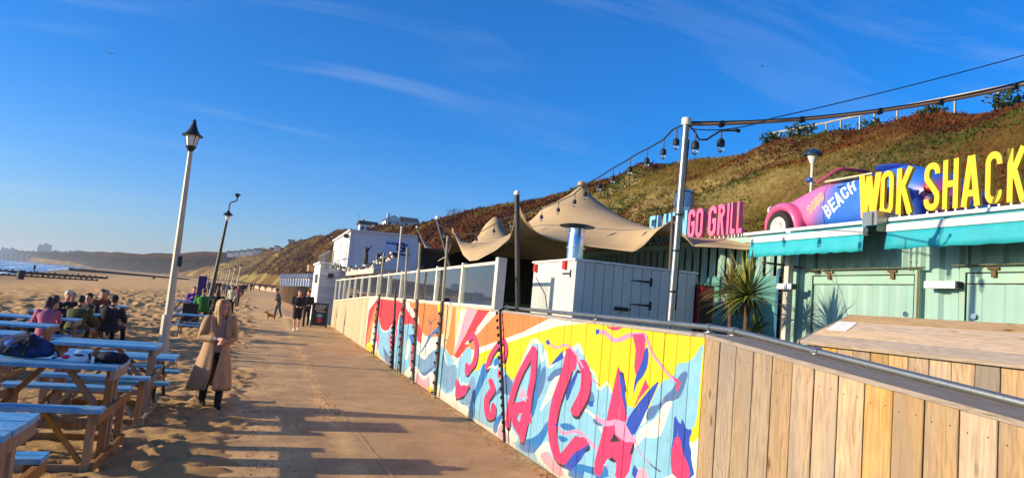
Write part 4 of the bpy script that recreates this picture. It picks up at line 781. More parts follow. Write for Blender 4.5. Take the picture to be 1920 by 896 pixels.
# handrail
rail = thing('handrail', 'grey galvanised scaffold tube handrail running along the fence top', 'handrail', (4.0, 5, 1.9))
RZ = lambda y: 1.955 if y > 5.35 else 1.955 - .092 * (5.35 - y)
MB().tube([(4.0, 11.6, 1.95), (4.0, 8.5, 1.955), (4.0, 5.6, 1.957), (4.0, 5.3, 1.95), (4.0, 5.0, 1.925), (4.0, -1, RZ(-1))], .0265, 14).build('tube', galv, rail, True)
for yy_ in (11.5, 8.0, 5.62, 5.25, 4.25, 1.6):
    z0 = fence_top(yy_) + .033; mb = MB().lathe([(.036, -.03), (.036, .03)], (4.0, yy_, RZ(yy_)), 12, axis='y'); mb.tube([(4.0, yy_, RZ(yy_) - .02), (4.0, yy_, z0)], .016, 8); mb.lathe([(.05, 0), (.05, .008)], (4.0, yy_, z0 + .001), 10)
    mb.build('bracket', galv, rail, True)
# deck behind the fence
dk = MB().bx(3.62, 13.5, -4, 37, .5, .95).build('deck_base', dark_in); struct(dk)
for i in range(34):
    x = 3.66 + i * .146
    MB().bx(x, x + .14, -3.0, 22.0, .952, .985).build('deck_board', deck_wood, dk, world=False)
# glass windbreak
gs = thing('glass_windbreak', 'row of clear glass wind screens with cream posts standing on the far fence top', 'glass screen', (3.62, 20, 1.9))
posts = [10.95]
while posts[-1] < 37: posts.append(posts[-1] + 2.15)
ztop = lambda y: float(np.interp(y, [10, 38], [2.71, 2.50]))
zbot = lambda y: fence_top(y) + .036
creamp = mat('cream_screen_post', '#d9cfba', .6, .1, 5, .1, dirt='#9a8c74', damt=.4)
for i, yy_ in enumerate(posts):
    hw = .075 if i == 0 else .05
    MB().bx(3.56, 3.56 + (.15 if i == 0 else .09), yy_ - hw, yy_ + hw, zbot(yy_), ztop(yy_) + (.06 if i == 0 else .04)).build('post', creamp, gs)
    if i + 1 < len(posts):
        y1 = posts[i + 1]; a, b_ = yy_ + hw + .002, y1 - .052
        def strip(z0f, z1f, x0, x1):
            vs = [(x0, a, z0f(a)), (x1, a, z0f(a)), (x1, a, z1f(a)), (x0, a, z1f(a)), (x0, b_, z0f(b_)), (x1, b_, z0f(b_)), (x1, b_, z1f(b_)), (x0, b_, z1f(b_))]
            return MB().add(vs, [(0, 1, 2, 3), (7, 6, 5, 4), (0, 4, 5, 1), (1, 5, 6, 2), (2, 6, 7, 3), (3, 7, 4, 0)])
        strip(lambda q: ztop(q) - .05, ztop, 3.575, 3.635).build('top_rail', creamp, gs)
        strip(zbot, lambda q: zbot(q) + .05, 3.575, 3.635).build('bottom_rail', creamp, gs)
        strip(lambda q: zbot(q) + .051, lambda q: ztop(q) - .051, 3.60, 3.608).build('pane', glass, gs)
# leaning festoon poles in front of the fence
pole_grey = mat('weathered_grey_pole', '#96907f', .7, .2, 6, .15, dirt='#4a443c', dscale=5, damt=.6)
def bulb_on(mb_cap, mb_gl, p, s=1.0, drop=.07):
    x, y, z = p; mb_cap.tube([(x, y, z), (x, y, z - drop)], .008 * s, 6); mb_cap.lathe([(.016 * s, 0), (.036 * s, -.02 * s), (.04 * s, -.075 * s), (.03 * s, -.08 * s)], (x, y, z - drop), 10); mb_gl.ell((x, y, z - drop - .1 * s), .034 * s, .034 * s, .042 * s, 8, 6)
poles = [((699, 671), (720, 474), 'thin leaning white pole wrapped in black lights, farthest along the mural'), ((749.5, 701), (764, 466), 'leaning white pole wrapped in black lights, third from the far end of the mural'), ((774, 717), (788, 455), 'leaning white pole with black light wrap just beyond the painted palm tree'), ((815, 743), (840, 443), 'tall leaning white pole with black lights on the near side of the painted palm'), ((735, 690), (742, 540), 'short dark pole with lights between the two far white poles')]
for b_, t_, lab in poles:
    base = at_x(b_[0], b_[1], 3.44); base.z = 0; top = at_y(t_[0], t_[1], base.y); ax = Vector((3.44, base.y, 0)); ty_ = top
    t = thing('festoon_pole', lab, 'pole', tuple(ax), group='leaning poles along the mural fence')
    p = lambda f: ax.lerp(ty_, f)
    MB().tube([p(0), p(1)], .03, 10).build('pole', pole_grey if 'short' not in lab else dark_post_m, t, True)
    wb = MB(); wp = []; n = 240
    for i in range(n):
        f = .02 + .58 * i / n; q = p(f); a = i * 1.3; wp.append((q.x + .034 * math.cos(a), q.y + .034 * math.sin(a), q.z))
    wb.tube(wp, .016, 5); wb.build('light_wrap', black_cable, t)
    bc, bl = MB(), MB()
    for i in range(9):
        q = p(.05 + .06 * i); a = i * 2.1; bulb_on(bc, bl, (q.x - .055, q.y + .03 * math.cos(a), q.z), .55, .02)
    o_ = bc.build('bulb_holders', black_cable, t); o_['kind'] = 'stuff'; o_ = bl.build('bulbs', bulb_glass, t, True); o_['kind'] = 'stuff'
b0 = at_x(937, 583, 3.49); b1 = at_x(947, 814, 3.46)
t = thing('light_strap', 'single black cable of small lights hanging straight down the mural beside the orange rays', 'cable', (3.48, b0.y, 0))
MB().tube([(3.55, b0.y, 1.92), (3.49, b0.y, 1.9), (3.47, (b0.y + b1.y) / 2, 1.0), (3.46, b1.y, .05)], .022, 7).build('cable', black_cable, t)
bb = MB()
for i in range(16): bb.ell((3.445, b0.y + (b1.y - b0.y) * i / 16, 1.85 - i * .11), .022, .022, .03, 7, 5)
o_ = bb.build('bulb_holders', black_cable, t); o_['kind'] = 'stuff'

# ================================================================ white plank shed
SX0, SX1, SY0, SY1, SZ0, SZ1 = 4.56, 6.79, 10.0, 11.82, .99, 2.79
shed = thing('plank_shed', 'white tongue and groove plank storage shed with black strap hinges behind the handrail', 'shed', (5.7, 10.9, .99))
MB().bx(SX0 + .02, SX1 - .02, SY0 + .02, SY1 - .02, SZ0, SZ1 - .01).build('carcass', dark_in, shed)
n = 13; wd = (SX1 - SX0) / n
for i in range(n):
    a, b_ = SX0 + i * wd + .004, SX0 + (i + 1) * wd - .004; dv = random.uniform(0, .004)
    MB().prism([(a, 0.02), (a, .006), (a + .006, 0), (b_ - .006, 0), (b_, .006), (b_, .02)], lambda p_, q_, d_: (p_, SY0 + q_ - dv, d_), SZ0, SZ1 - random.uniform(0, .006)).build('plank', grey_box, shed)
n = 10; wd = (SY1 - SY0 - .03) / n
for i in range(n):
    a, b_ = SY0 + .022 + i * wd + .004, SY0 + .022 + (i + 1) * wd - .004; dv = random.uniform(0, .004)
    MB().prism([(a, 0.02), (a, .006), (a + .006, 0), (b_ - .006, 0), (b_, .006), (b_, .02)], lambda p_, q_, d_: (SX0 + q_ - dv, p_, d_), SZ0, SZ1 - random.uniform(0, .006)).build('plank', grey_box, shed)
MB().bx(SX0 - .03, SX1 + .03, SY0 - .03, SY1 + .03, SZ1 + .001, SZ1 + .03).build('roof', white_paint, shed)
def strap_hinge(face, c, ln, s=1):
    mb = MB()
    if face == 'y':
        x, z = c; mb.add([(x, SY0 - .012, z - .02), (x, SY0 - .012, z + .02), (x - ln * s, SY0 - .012, z + .006), (x - ln * s, SY0 - .012, z - .006), (x, SY0 - .006, z - .02), (x, SY0 - .006, z + .02), (x - ln * s, SY0 - .006, z + .006), (x - ln * s, SY0 - .006, z - .006)], [(0, 1, 2, 3), (7, 6, 5, 4), (0, 4, 5, 1), (1, 5, 6, 2), (2, 6, 7, 3), (3, 7, 4, 0)]); mb.bx(x + .001, x + .045, SY0 - .014, SY0 - .005, z - .07, z + .07)
    else:
        y, z = c; mb.bx(SX0 - .012, SX0 - .006, y, y + ln, z - .014, z + .014); mb.bx(SX0 - .014, SX0 - .005, y - .04, y - .001, z - .06, z + .06)
    return mb.build('strap_hinge', black_metal, shed)
for px in ((1218, 529), (1216, 573)):
    p = at_y(px[0], px[1], SY0); strap_hinge('y', (p.x, p.z), .36)
p = at_y(1166, 579, SY0); MB().bx(p.x - .14, p.x + .1, SY0 - .03, SY0 - .006, p.z - .03, p.z + .03).tube([(p.x - .1, SY0 - .035, p.z), (p.x + .14, SY0 - .035, p.z)], .012, 6).build('door_bolt', black_metal, shed)
p = at_x(1060, 513, SX0); strap_hinge('x', (p.y - .2, p.z), .3)
for px in ((1007, 503), (1062, 497)):
    p = at_x(px[0], px[1], SX0); MB().prism([(-.05, -.07), (.05, -.07), (.05, .07), (-.05, .07)], lambda a, b_, d: (SX0 - .005 - d, p.y + a, p.z + b_), 0, .05).build('red_lamp', red_m, shed)
p0 = at_x(1005, 520, SX0 - .012); p1 = at_x(1022, 552, SX0 - .012); p2 = at_x(1027, 590, SX0 - .012)
MB().tube([p0, p1, p2], .006, 5).build('wire', black_cable, shed)
# flue on the shed
fl = thing('flue_stack', 'shiny steel chimney flue with a black cowl plate on top of the white shed', 'flue', (4.76, 10.5, 2.82))
MB().lathe([(.17, 0), (.17, .02), (.14, .03), (.14, .2), (.165, .205), (.165, .215), (.14, .22), (.14, .38), (.135, .4), (.135, .46)], (4.76, 10.5, 2.82), 24).build('pipe', steel, fl, True)
MB().lathe([(.12, .462), (.12, .51), (.14, .513), (.14, .53), (.02, .535)], (4.76, 10.5, 2.82), 24).build('collar', steel, fl, True)
MB().lathe([(.29, .56), (.30, .575), (.2, .6), (.02, .615)], (4.76, 10.5, 2.82), 24).build('cowl_plate', black_metal, fl, True)
for a in range(3):
    c_, s_ = math.cos(a * 2.1 + .4), math.sin(a * 2.1 + .4); MB().beam((4.76 + .13 * c_, 10.5 + .13 * s_, 3.2), (4.76 + .2 * c_, 10.5 + .2 * s_, 3.385), .025, .006).build('stay', steel, fl)
o = thing('red_cabinet', 'dark red cabinet standing at the right end of the white shed', 'cabinet', (6.95, 10.1, .99))
MB().bx(6.82, 7.1, 9.9, 10.5, .99, 2.62).build('body', red_d, o); MB().bx(6.85, 7.07, 9.885, 9.899, 1.2, 2.35).build('door', dark_in, o); MB().bx(6.84, 7.08, 9.88, 9.898, 2.4, 2.58).build('top_sign', red_m, o)

# ================================================================ stretch tent
def sag(a, b_, n, d): return [(a[0] + (b_[0] - a[0]) * i / n, a[1] + (b_[1] - a[1]) * i / n, a[2] + (b_[2] - a[2]) * i / n - d * 4 * (i / n) * (1 - i / n)) for i in range(n)]
A_ = at_y(968, 368, 12.0); front = [A_, at_y(985, 410, 12.15), at_y(1004, 434, 12.3), at_y(1030, 447, 12.45), at_y(1100, 461, 12.5), at_y(1150, 467, 12.2), at_y(1189, 472, 11.9), at_y(1207, 460, 11.8), at_y(1232, 432, 11.6), at_y(1262, 410, 11.4), at_y(1275, 430, 11.2), at_y(1300, 461, 11.0), at_y(1350, 463, 10.7), at_y(1400, 468, 10.45), at_y(1428, 462, 10.3)]
F_ = at_y(848, 425, 18.0); left = [A_, at_y(962, 425, 12.6), at_y(955, 447, 13.2), at_y(930, 468, 14.2), at_y(895, 487, 15.6), at_y(880, 489, 16.4), at_y(868, 478, 17.2), at_y(857, 450, 17.7), F_, at_y(846, 455, 18.5), at_y(838, 480, 19.4), at_y(820, 490, 21), at_y(800, 470, 23.2), at_y(783, 430, 25.0)]
NU, NV = 110, 80
def resample(P, n):
    P = np.array([tuple(p) for p in P]); P = curve_pts(P[:, :], 4) if P.shape[1] == 2 else np.stack([np.interp(np.linspace(0, 1, n), np.concatenate([[0], np.cumsum(np.linalg.norm(np.diff(P, axis=0), axis=1))]) / np.linalg.norm(np.diff(P, axis=0), axis=1).sum(), P[:, k]) for k in range(3)], 1); return P
eL = resample(left, NU); eF = resample(front, NV); E_ = front[-1]; G_ = left[-1]
K_ = (9.4, 25.0, 2.6); eB = resample([E_, (8.45, 11.2, 3.72), (8.75, 12.6, 3.74), (9.0, 16, 3.3), (9.2, 20, 2.8), K_], NU); eE = resample([G_, (6.5, 25.4, 2.4), K_], NV)
u = np.linspace(0, 1, NU)[:, None, None]; v = np.linspace(0, 1, NV)[None, :, None]
M = (1 - v) * eL[:, None] + v * eB[:, None] + (1 - u) * eF[None] + u * eE[None] - ((1 - u) * (1 - v) * eL[0] + (1 - u) * v * eF[-1] + u * (1 - v) * eL[-1] + u * v * eB[-1])
def relax(A, it, pin=None):
    for _ in range(it):
        A[1:-1, 1:-1] = .25 * (A[:-2, 1:-1] + A[2:, 1:-1] + A[1:-1, :-2] + A[1:-1, 2:])
        if pin is not None: A[pin[0]] = pin[1]
relax(M, 1200)
pk = []; msk = np.zeros((NU, NV), bool); zz_ = np.zeros((NU, NV))
for p, rr_, gg_ in ((at_y(1090, 346, 15.6), (0, .12, .3, .6, .95), (0, .12, .29, .5, .70)), (at_y(929, 406, 22.0), (0, .12, .3, .42), (0, .06, .28, .5))):
    d = np.hypot(M[..., 0] - p.x, M[..., 1] - p.y); k_ = np.unravel_index(d.argmin(), d.shape); M[k_][:2] = (p.x, p.y); d[k_] = 0; pk.append((k_, p)); q = d < rr_[-1]; msk |= q; zz_[q] = p.z - np.interp(d[q], rr_, gg_)
Zc = M[..., 2].copy(); relax(Zc, 1600, (msk, zz_[msk])); M[..., 2] = Zc
tent = thing('stretch_tent', 'large tan stretch tent with pointed peak and scalloped edges over the seating deck', 'tent', (6.5, 15, 1.0))
o = grid_mesh('canopy', M[..., 0] - 6.5, M[..., 1] - 15, M[..., 2] - 1.0, tan, True, tent)
sd_ = o.modifiers.new('thick', 'SOLIDIFY'); sd_.thickness = .012
(i1, j1), P1 = pk[0]
MB().tube([(P1.x, P1.y, .99), (P1.x, P1.y, P1.z - .05)], .05, 10).build('centre_pole', dark_post_m, tent, True); MB().lathe([(.1, -.03), (.09, .05), (.03, .09)], tuple(P1), 12).build('peak_cap', tan, tent, True)
b_ = at_y(975, 585, 12.05)
MB().tube([(b_.x + .03, 12.0, .99), (A_.x, A_.y - .03, A_.z + .02)], .05, 10).build('corner_pole', dark_post_m, tent, True); MB().ell((A_.x, A_.y - .03, A_.z + .05), .06, .06, .06).build('pole_cap', white_paint, tent, True)
ft = at_y(820, 412, 18.3); fb = at_y(846, 505, 18.0)
MB().tube([(fb.x + .15, 18.0, 1.0), fb, ft], .055, 10).build('corner_pole', dark_post_m, tent, True); MB().ell((ft.x, ft.y, ft.z + .05), .07, .07, .06).build('pole_cap', white_paint, tent, True)
MB().tube([ft, F_], .012, 5).build('tie', black_cable, tent)
C2 = front[9]; MB().tube([(C2.x + .05, C2.y, .99), (C2.x, C2.y, C2.z + .05)], .045, 10).build('corner_pole', dark_post_m, tent, True)
for q, e in ((front[6], (6.7, 11.9, 1.0)), (front[11], (7.7, 10.6, 1.0))): MB().tube([q, ((q.x + e[0]) / 2, (q.y + e[1]) / 2, (q.z + e[2]) / 2), e], .012, 5).build('guy_rope', black_cable, tent)
for b2, t2, lab in (((746, 500), (753, 427), 'slim white pole standing against the shaded side of the upper cabin'), ((789, 483), (782, 426), 'black pole with a white cap leaning beside the far tent corner')):
    q0, q1 = at_y(b2[0], b2[1], 25.6), at_y(t2[0], t2[1], 25.6); q00 = q0 + (q0 - q1) * ((q0.z - 1) / (q1.z - q0.z))
    o = thing('mast', lab, 'pole', tuple(q00)); MB().tube([q00, q1], .035, 8).build('pole', post_white if 'white pole' in lab else dark_post_m, o, True); MB().ell(tuple(q1), .05, .05, .05, 8, 6).build('cap', white_paint, o, True)
# things under the tent
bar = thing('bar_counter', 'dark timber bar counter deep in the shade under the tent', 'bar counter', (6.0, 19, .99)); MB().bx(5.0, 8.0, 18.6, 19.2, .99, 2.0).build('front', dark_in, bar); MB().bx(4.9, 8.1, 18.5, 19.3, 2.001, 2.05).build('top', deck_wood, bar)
sc_ = thing('added_dark_screen', 'added dark sheet that keeps the back of the tented deck dark', 'screen', (6, 21, .99)); MB().bx(4.3, 8.2, 21, 21.05, .99, 3.5).build('canvas', dark_in, sc_); MB().bx(4.25, 8.25, 20.9, 20.99, 3.4, 3.5).build('rail', black_metal, sc_)  # screen added to keep the space under the tent dark
for i, (x, y, lab) in enumerate(((4.6, 12.9, 'dark bar stool beside the tent pole'), (5.4, 13.6, 'dark bar stool behind the white shed'), (4.4, 14.6, 'dark bar stool close to the glass screens'))):
    s = thing('bar_stool', lab, 'stool', (x, y, .985), group='stools under the tent'); MB().lathe([(.17, .72), (.18, .75), (.17, .78)], (x, y, .985), 14).build('seat', dark_in, s, True)
    for a in range(4): c_, s__ = math.cos(a * 1.57 + .78), math.sin(a * 1.57 + .78); MB().tube([(x + .1 * c_, y + .1 * s__, 1.71), (x + .2 * c_, y + .2 * s__, .987)], .014, 6).build('leg', black_metal, s)
# ================================================================ festoon mast with strings of lights
mast = thing('festoon_mast', 'tall pale metal scaffold pole carrying the festoon lights in front of the white shed', 'pole', (4.2, 6.62, .98))
MB().tube([(4.2, 6.64, .985), (4.2, 6.56, 4.18)], .036, 14).build('pole', galv, mast, True); MB().lathe([(.05, 0), (.055, .05), (.05, .08), (.02, .09)], (4.2, 6.56, 4.16), 12).build('cap', post_white, mast, True)
MB().tube([(4.245, 6.60, 2.1), (4.24, 6.58, 3.2), (4.245, 6.56, 4.0)], .01, 6).build('cable', black_cable, mast)
for zz in (2.3, 2.75, 3.15): MB().lathe([(.04, -.012), (.04, .012)], (4.2, 6.60 - (zz - 2.3) * .025, zz), 12).build('clamp', black_metal, mast)
TOP = Vector((4.2, 6.55, 4.2))
def festoon(name, lab, P, rad, nb, drop=.12, s=1.0, skip=0, mt=black_cable):
    t = thing(name, lab, 'string lights', tuple(P[0])); MB().tube(P, rad, 6).build('cable', mt, t, True)
    Q = np.array([tuple(p) for p in P]); dl = np.concatenate([[0], np.cumsum(np.linalg.norm(np.diff(Q, axis=0), axis=1))])
    for i in range(nb):
        d = dl[-1] * (i + .55) / nb; q = [np.interp(d, dl, Q[:, k]) for k in range(3)]
        bc, bl = MB(), MB(); bulb_on(bc, bl, q, s, drop); h = bc.build('bulb_holder', black_cable, t, True); bl.build('bulb', bulb_glass, h, True)
    return t
px = [(1280, 236), (1262, 243), (1244, 262), (1220, 276), (1196, 288), (1172, 303), (1148, 316), (1130, 328)]
ds = np.linspace(6.6, 10.5, len(px)); P = [at_y(u_, v_, d) for (u_, v_), d in zip(px, ds)]
P[0] = TOP + Vector((0, .02, -.02))
px2 = [(1110, 340), (1090, 352), (1074, 366), (1043, 380), (1016, 392), (990, 399), (968, 404), (940, 412), (905, 433), (880, 440), (850, 436), (822, 420)]; P += [at_y(u_, v_, d) for (u_, v_), d in zip(px2, np.linspace(11, 18.2, len(px2)))]
festoon('festoon_string', 'string of dark festoon bulbs sagging from the mast top across the tent peak', P, .011, 16, .13, 1.0)
P = [TOP + Vector((0.01, -.01, -.03)), at_y(1302, 246, 6.5), at_y(1311, 262, 6.48), at_y(1325, 262, 6.45), at_y(1340, 252, 6.4), at_y(1352, 245, 6.35), at_y(1382, 245, 6.3)]
t = festoon('festoon_tail', 'short loose end of festoon cable with two bulbs at the mast top', P, .011, 0); 
for u_, v_ in ((1305, 250), (1353, 246)):
    bc, bl = MB(), MB(); q = at_y(u_, v_, 6.45); bulb_on(bc, bl, tuple(q), 1.15, .085); h = bc.build('bulb_holder', black_cable, t, True); bl.build('bulb', bulb_glass, h, True)
MB().lathe([(.018, -.03), (.022, .03)], tuple(P[-1]), 8, axis='x').build('plug', black_cable, t)
def sagline(a, b_, d, n=24): return [Vector(a).lerp(Vector(b_), i / n) - Vector((0, 0, d * 4 * (i / n) * (1 - i / n))) for i in range(n + 1)]
end1 = at_x(1985, 143, 8.6)
t = thing('sleeved_cable', 'thick brown sleeved cable running from the mast top to the right above the letters', 'cable', tuple(TOP)); MB().tube(sagline(TOP + Vector((.03, 0, -.03)), end1, .14), .017, 8).build('sleeve', brown_cable, t, True); MB().tube(sagline(TOP + Vector((.03, .02, -.0)), end1 + Vector((0, 0, .045)), .155), .013, 8).build('upper_cable', black_cable, t, True)
for f in (.12, .3, .52, .7, .9):
    q = sagline(TOP + Vector((.03, 0, -.03)), end1, .14)[int(f * 24)]; MB().lathe([(.04, -.02), (.04, .02)], tuple(q), 8, axis='y').build('tie', black_cable, t)
t = tag(MB().tube(sagline(at_y(1448, 222, 6.3), at_x(1990, 84, 8.6), .03), .006, 6).build('thin_cable', black_cable), 'thin black overhead cable climbing to the right against the blue sky', 'cable')
t = tag(MB().tube(sagline(TOP + Vector((.04, -.02, -.08)), at_y(1448, 222, 6.3), .06), .006, 6).build('slack_wire', black_cable), 'slack thin wire from the mast top joining the sleeved cable', 'cable')
# ================================================================ shipping container stalls
WX = 8.3                                    # plane of the stall fronts
def corrugated(mb, y0, y1, z0, z1, x, depth=.05, pitch=.28, step=None):
    pts = []; y = y0
    while y < y1:
        for f, d in ((0, 0), (.34, 0), (.5, 1), (.84, 1)):
            yy_ = y + f * pitch
            if yy_ <= y1: pts.append((yy_, x + d * depth))
        y += pitch
    pts.append((y1, pts[-1][1])); n = len(pts); vs = [(px, py, zz) for zz in (z0, z1) for py, px in pts]
    return mb.add(vs, [(i, i + 1, n + i + 1, n + i) for i in range(n - 1)])
ROOF = 3.672
con = thing('container_stall', 'pale aqua corrugated shipping container food stall with two closed serving hatches', 'container', (WX, 6.4, .98))
cy0, cy1 = 3.1, 9.36
MB().bx(WX + .06, WX + 2.4, cy0, cy1, .985, ROOF - .155).build('shell', aqua, con)
corrugated(MB(), cy0, cy1 - .08, .985, ROOF - .14, WX).build('front_wall', aqua, con)
MB().bx(WX - .02, WX + .058, cy0 - .002, cy1, ROOF - .139, ROOF - .03).build('top_rail', aqua2, con)
MB().bx(WX - .025, WX + .055, cy1 - .079, cy1 + .03, .985, ROOF - .14).build('corner_post', aqua2, con)
MB().bx(WX - .1, WX + .05, cy0 - .2, cy1 + 1.3, ROOF - .019, ROOF + .03).build('roof_edge', white_paint, con)
def hatch(u0, u1, v, zb=1.55, right_open=False):
    a = at_x(u0, v, WX - .03); y1 = a.y; zt = a.z; y0 = at_x(u1, v, WX - .03).y if u1 < 1920 else y1 - 1.9
    h = MB(); fw_ = .075
    h.bx(WX - .05, WX - .005, y0, y1, zt - fw_, zt); h.bx(WX - .05, WX - .005, y0, y1, zb, zb + fw_); h.bx(WX - .05, WX - .005, y0, y0 + fw_, zb + fw_ + .001, zt - fw_ - .001); h.bx(WX - .05, WX - .005, y1 - fw_, y1, zb + fw_ + .001, zt - fw_ - .001)
    hf = h.build('hatch_frame', aqua2, con)
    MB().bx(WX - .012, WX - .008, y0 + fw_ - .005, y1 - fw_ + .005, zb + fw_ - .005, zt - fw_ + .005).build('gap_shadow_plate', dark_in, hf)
    corrugated(MB(), y0 + fw_ + .022, y1 - fw_ - .022, zb + fw_ + .02, zt - fw_ - .15, WX - .04, .022).build('hatch_panel', aqua, hf)
    MB().bx(WX - .04, WX - .013, y0 + fw_ + .022, y1 - fw_ - .022, zt - fw_ - .135, zt - fw_ - .016).build('hatch_header', aqua2, hf)
    MB().bx(WX - .12, WX - .052, y0 - .08, y1 + .06, zt + .002, zt + .016).build('drip_rail', mat('rusty_drip_rail', '#5a5a34', .7, .25, 6, .2), hf)
    for yy_ in (y0 + .42, y1 - .45): MB().bx(WX - .085, WX - .051, yy_ - .07, yy_ + .07, zt - .05, zt - .02).bx(WX - .075, WX - .051, yy_ - .03, yy_ + .03, zt - .14, zt - .051).build('hinge', rust, hf)
    MB().bx(WX - .056, WX - .051, y0 + .004, y0 + .034, zb + .1, zt - .02).build('rust_streak', rust, hf)
    MB().lathe([(.035, 0), (.035, .01), (.02, .012)], (WX - .062, y0 + .2 if not right_open else y1 - .2, zt - .62), 12, axis='x').build('lock', steel, hf)
    return y0, y1, zt
h1 = hatch(1519, 1727, 508); h2 = hatch(1802, 2100, 500, right_open=True)
def chain(u_, v0, v1, lab):
    a = at_x(u_, v0, WX - .1); zb = at_x(u_, v1, WX - .1).z; t = thing('chain', lab, 'chain', tuple(a), group='chains above the hatches'); mb = MB(); z = a.z; k = 0
    while z > zb:
        pts = [(a.x + (.018 * math.cos(q) if k % 2 else 0), a.y + (0 if k % 2 else .018 * math.cos(q)), z - .028 + .028 * math.sin(q)) for q in np.linspace(0, 6.283, 9)]
        mb.tube(pts, .006, 5, cap=False); z -= .042; k += 1
    mb.build('links', rust if k % 2 else galv, t)
chain(1532, 470, 510, 'thin steel chain hanging above the left end of the left hatch'); chain(1709, 448, 505, 'steel chain hanging above the right end of the left hatch'); chain(1819, 444, 499, 'heavy rusty chain hanging above the right hatch')
def batten(u_, v_, x, ln, lab):
    p = at_x(u_, v_, x); t = thing('wall_lamp', lab, 'wall lamp', tuple(p)); MB().bx(p.x - .05, p.x + .05, p.y - ln / 2, p.y + ln / 2, p.z - .045, p.z + .045).build('housing', white_paint, t); MB().bx(p.x - .048, p.x + .048, p.y - ln / 2 - .03, p.y - ln / 2 - .001, p.z - .043, p.z + .043).build('end_cap', black_metal, t)
    MB().bx(p.x + .051, WX - .002 if x > 8 else p.x + .12, p.y - .06, p.y + .06, p.z - .03, p.z + .03).build('bracket', black_metal, t)
batten(1766, 534, WX - .12, .44, 'white box wall lamp between the two aqua hatches'); batten(1474, 537, WX - .35, .34, 'white box lamp fixed to the wooden post beside the spiky plant')
a = at_x(1481, 468, WX - .22)
o = thing('timber_post', 'weathered square wooden post at the corner of the aqua container', 'post', (WX - .22, a.y, .985)); MB().bx(WX - .27, WX - .17, a.y - .05, a.y + .05, .986, a.z + .3).build('post', post_white, o); MB().bx(WX - .28, WX - .16, a.y - .06, a.y + .06, .9865, 1.03).build('foot', dark_post_m, o)
for pts, lab in (([(1639, 415), (1640, 455), (1637, 480), (1640, 503)], 'grey wire hanging down from the junction box between the awnings'), ([(1667, 452), (1668, 480), (1664, 503)], 'thin pale wire hanging beside the right awning end'), ([(1540, 510), (1556, 486), (1562, 530), (1575, 560), (1582, 590)], 'loose grey wire looping across the left hatch')):
    tag(MB().tube([at_x(u_, v_, WX - .11) for u_, v_ in pts], .006, 5).build('loose_wire', mat('grey_wire', '#9a9a90', .6, .1, 5, 0) if 'grey_wire' not in MATS else MATS['grey_wire'], None), lab, 'wire')
tag(MB().tube([at_x(1430, 492, WX - .3), at_x(1470, 497, WX - .28), at_x(1490, 500, WX - .15), at_x(1535, 510, WX - .1)], .018, 6).build('black_hose', black_cable), 'black cable slung from the plant to the left hatch corner', 'cable')
p = at_x(1645, 415, WX - .12); o = thing('junction_box', 'grey metal bracket box between the two teal awnings', 'box', tuple(p)); MB().bx(WX - .3, WX + .0, p.y - .16, p.y + .1, p.z - .17, p.z + .12).build('body', galv, o); MB().bx(WX - .33, WX - .301, p.y - .1, p.y + .06, p.z - .1, p.z + .1).build('cover', galv, o)
# second stall further along, in the shade of the tent
con2 = thing('shaded_stall', 'teal container stall in the shade of the tent behind the spiky plants', 'container', (WX, 13, .98))
MB().bx(WX + .06, WX + 2.4, 9.75, 19.5, .985, ROOF - .155).build('shell', aqua, con2); corrugated(MB(), 9.75, 19.4, .985, ROOF - .14, WX + .01).build('front_wall', aqua, con2); MB().bx(WX - .02, WX + .058, 9.74, 19.5, ROOF - .139, ROOF - .03).build('top_rail', aqua2, con2)
MB().bx(WX + .0, WX + .058, 9.37, 9.74, .985, ROOF - .15).build('filler_panel', dark_in, con2)
da, db = at_x(1460, 560, WX).y, at_x(1322, 560, WX).y
d = MB().bx(WX - .05, WX - .005, da, db, 1.05, 2.9).build('serving_board', mat('dark_teal_board', '#4f8a82', .6, .1, 4, .06), con2)
MB().bx(WX - .07, WX - .051, da - .06, da - .0, 1.0, 3.0).build('board_frame', mat('deep_blue_trim', '#2c5f86', .5, .1, 4, .05), con2)
tx = MB()
def text_line(mb, s, f, h, t=.14, W=.5, gap=.14, d=(0, .004)):
    x = 0
    for ch in s:
        if ch == ' ': x += .35; continue
        if ch == 'Z': ch = 'N'
        wd_ = add_glyph(mb, ch, lambda a, b, q, x=x: f((a + x) * h, b * h, q), d[0], d[1], W, t); x += wd_ + gap
    return x * h
q = at_x(1352, 569, WX - .052); text_line(tx, 'SOBO', lambda a, b, d_: (q.x - d_, q.y - a, q.z + b), .3)
q2 = at_x(1378, 590, WX - .052); text_line(tx, 'BAR', lambda a, b, d_: (q2.x - d_, q2.y - a, q2.z + b), .15)
q3 = at_x(1352, 588, WX - .052); text_line(tx, 'FOR', lambda a, b, d_: (q3.x - d_, q3.y - a, q3.z + b), .1)
q4 = at_x(1337, 580, WX - .053); tx.prism([(0, 0), (.07, .05), (.07, .02), (.14, .02), (.14, -.02), (.07, -.02), (.07, -.05)], lambda a, b, d_: (q4.x - d_, q4.y - a, q4.z + b), 0, .004)
tx.build('board_lettering', mat('dark_red_lettering', '#5a2a30', .6, .1, 4, 0), con2)
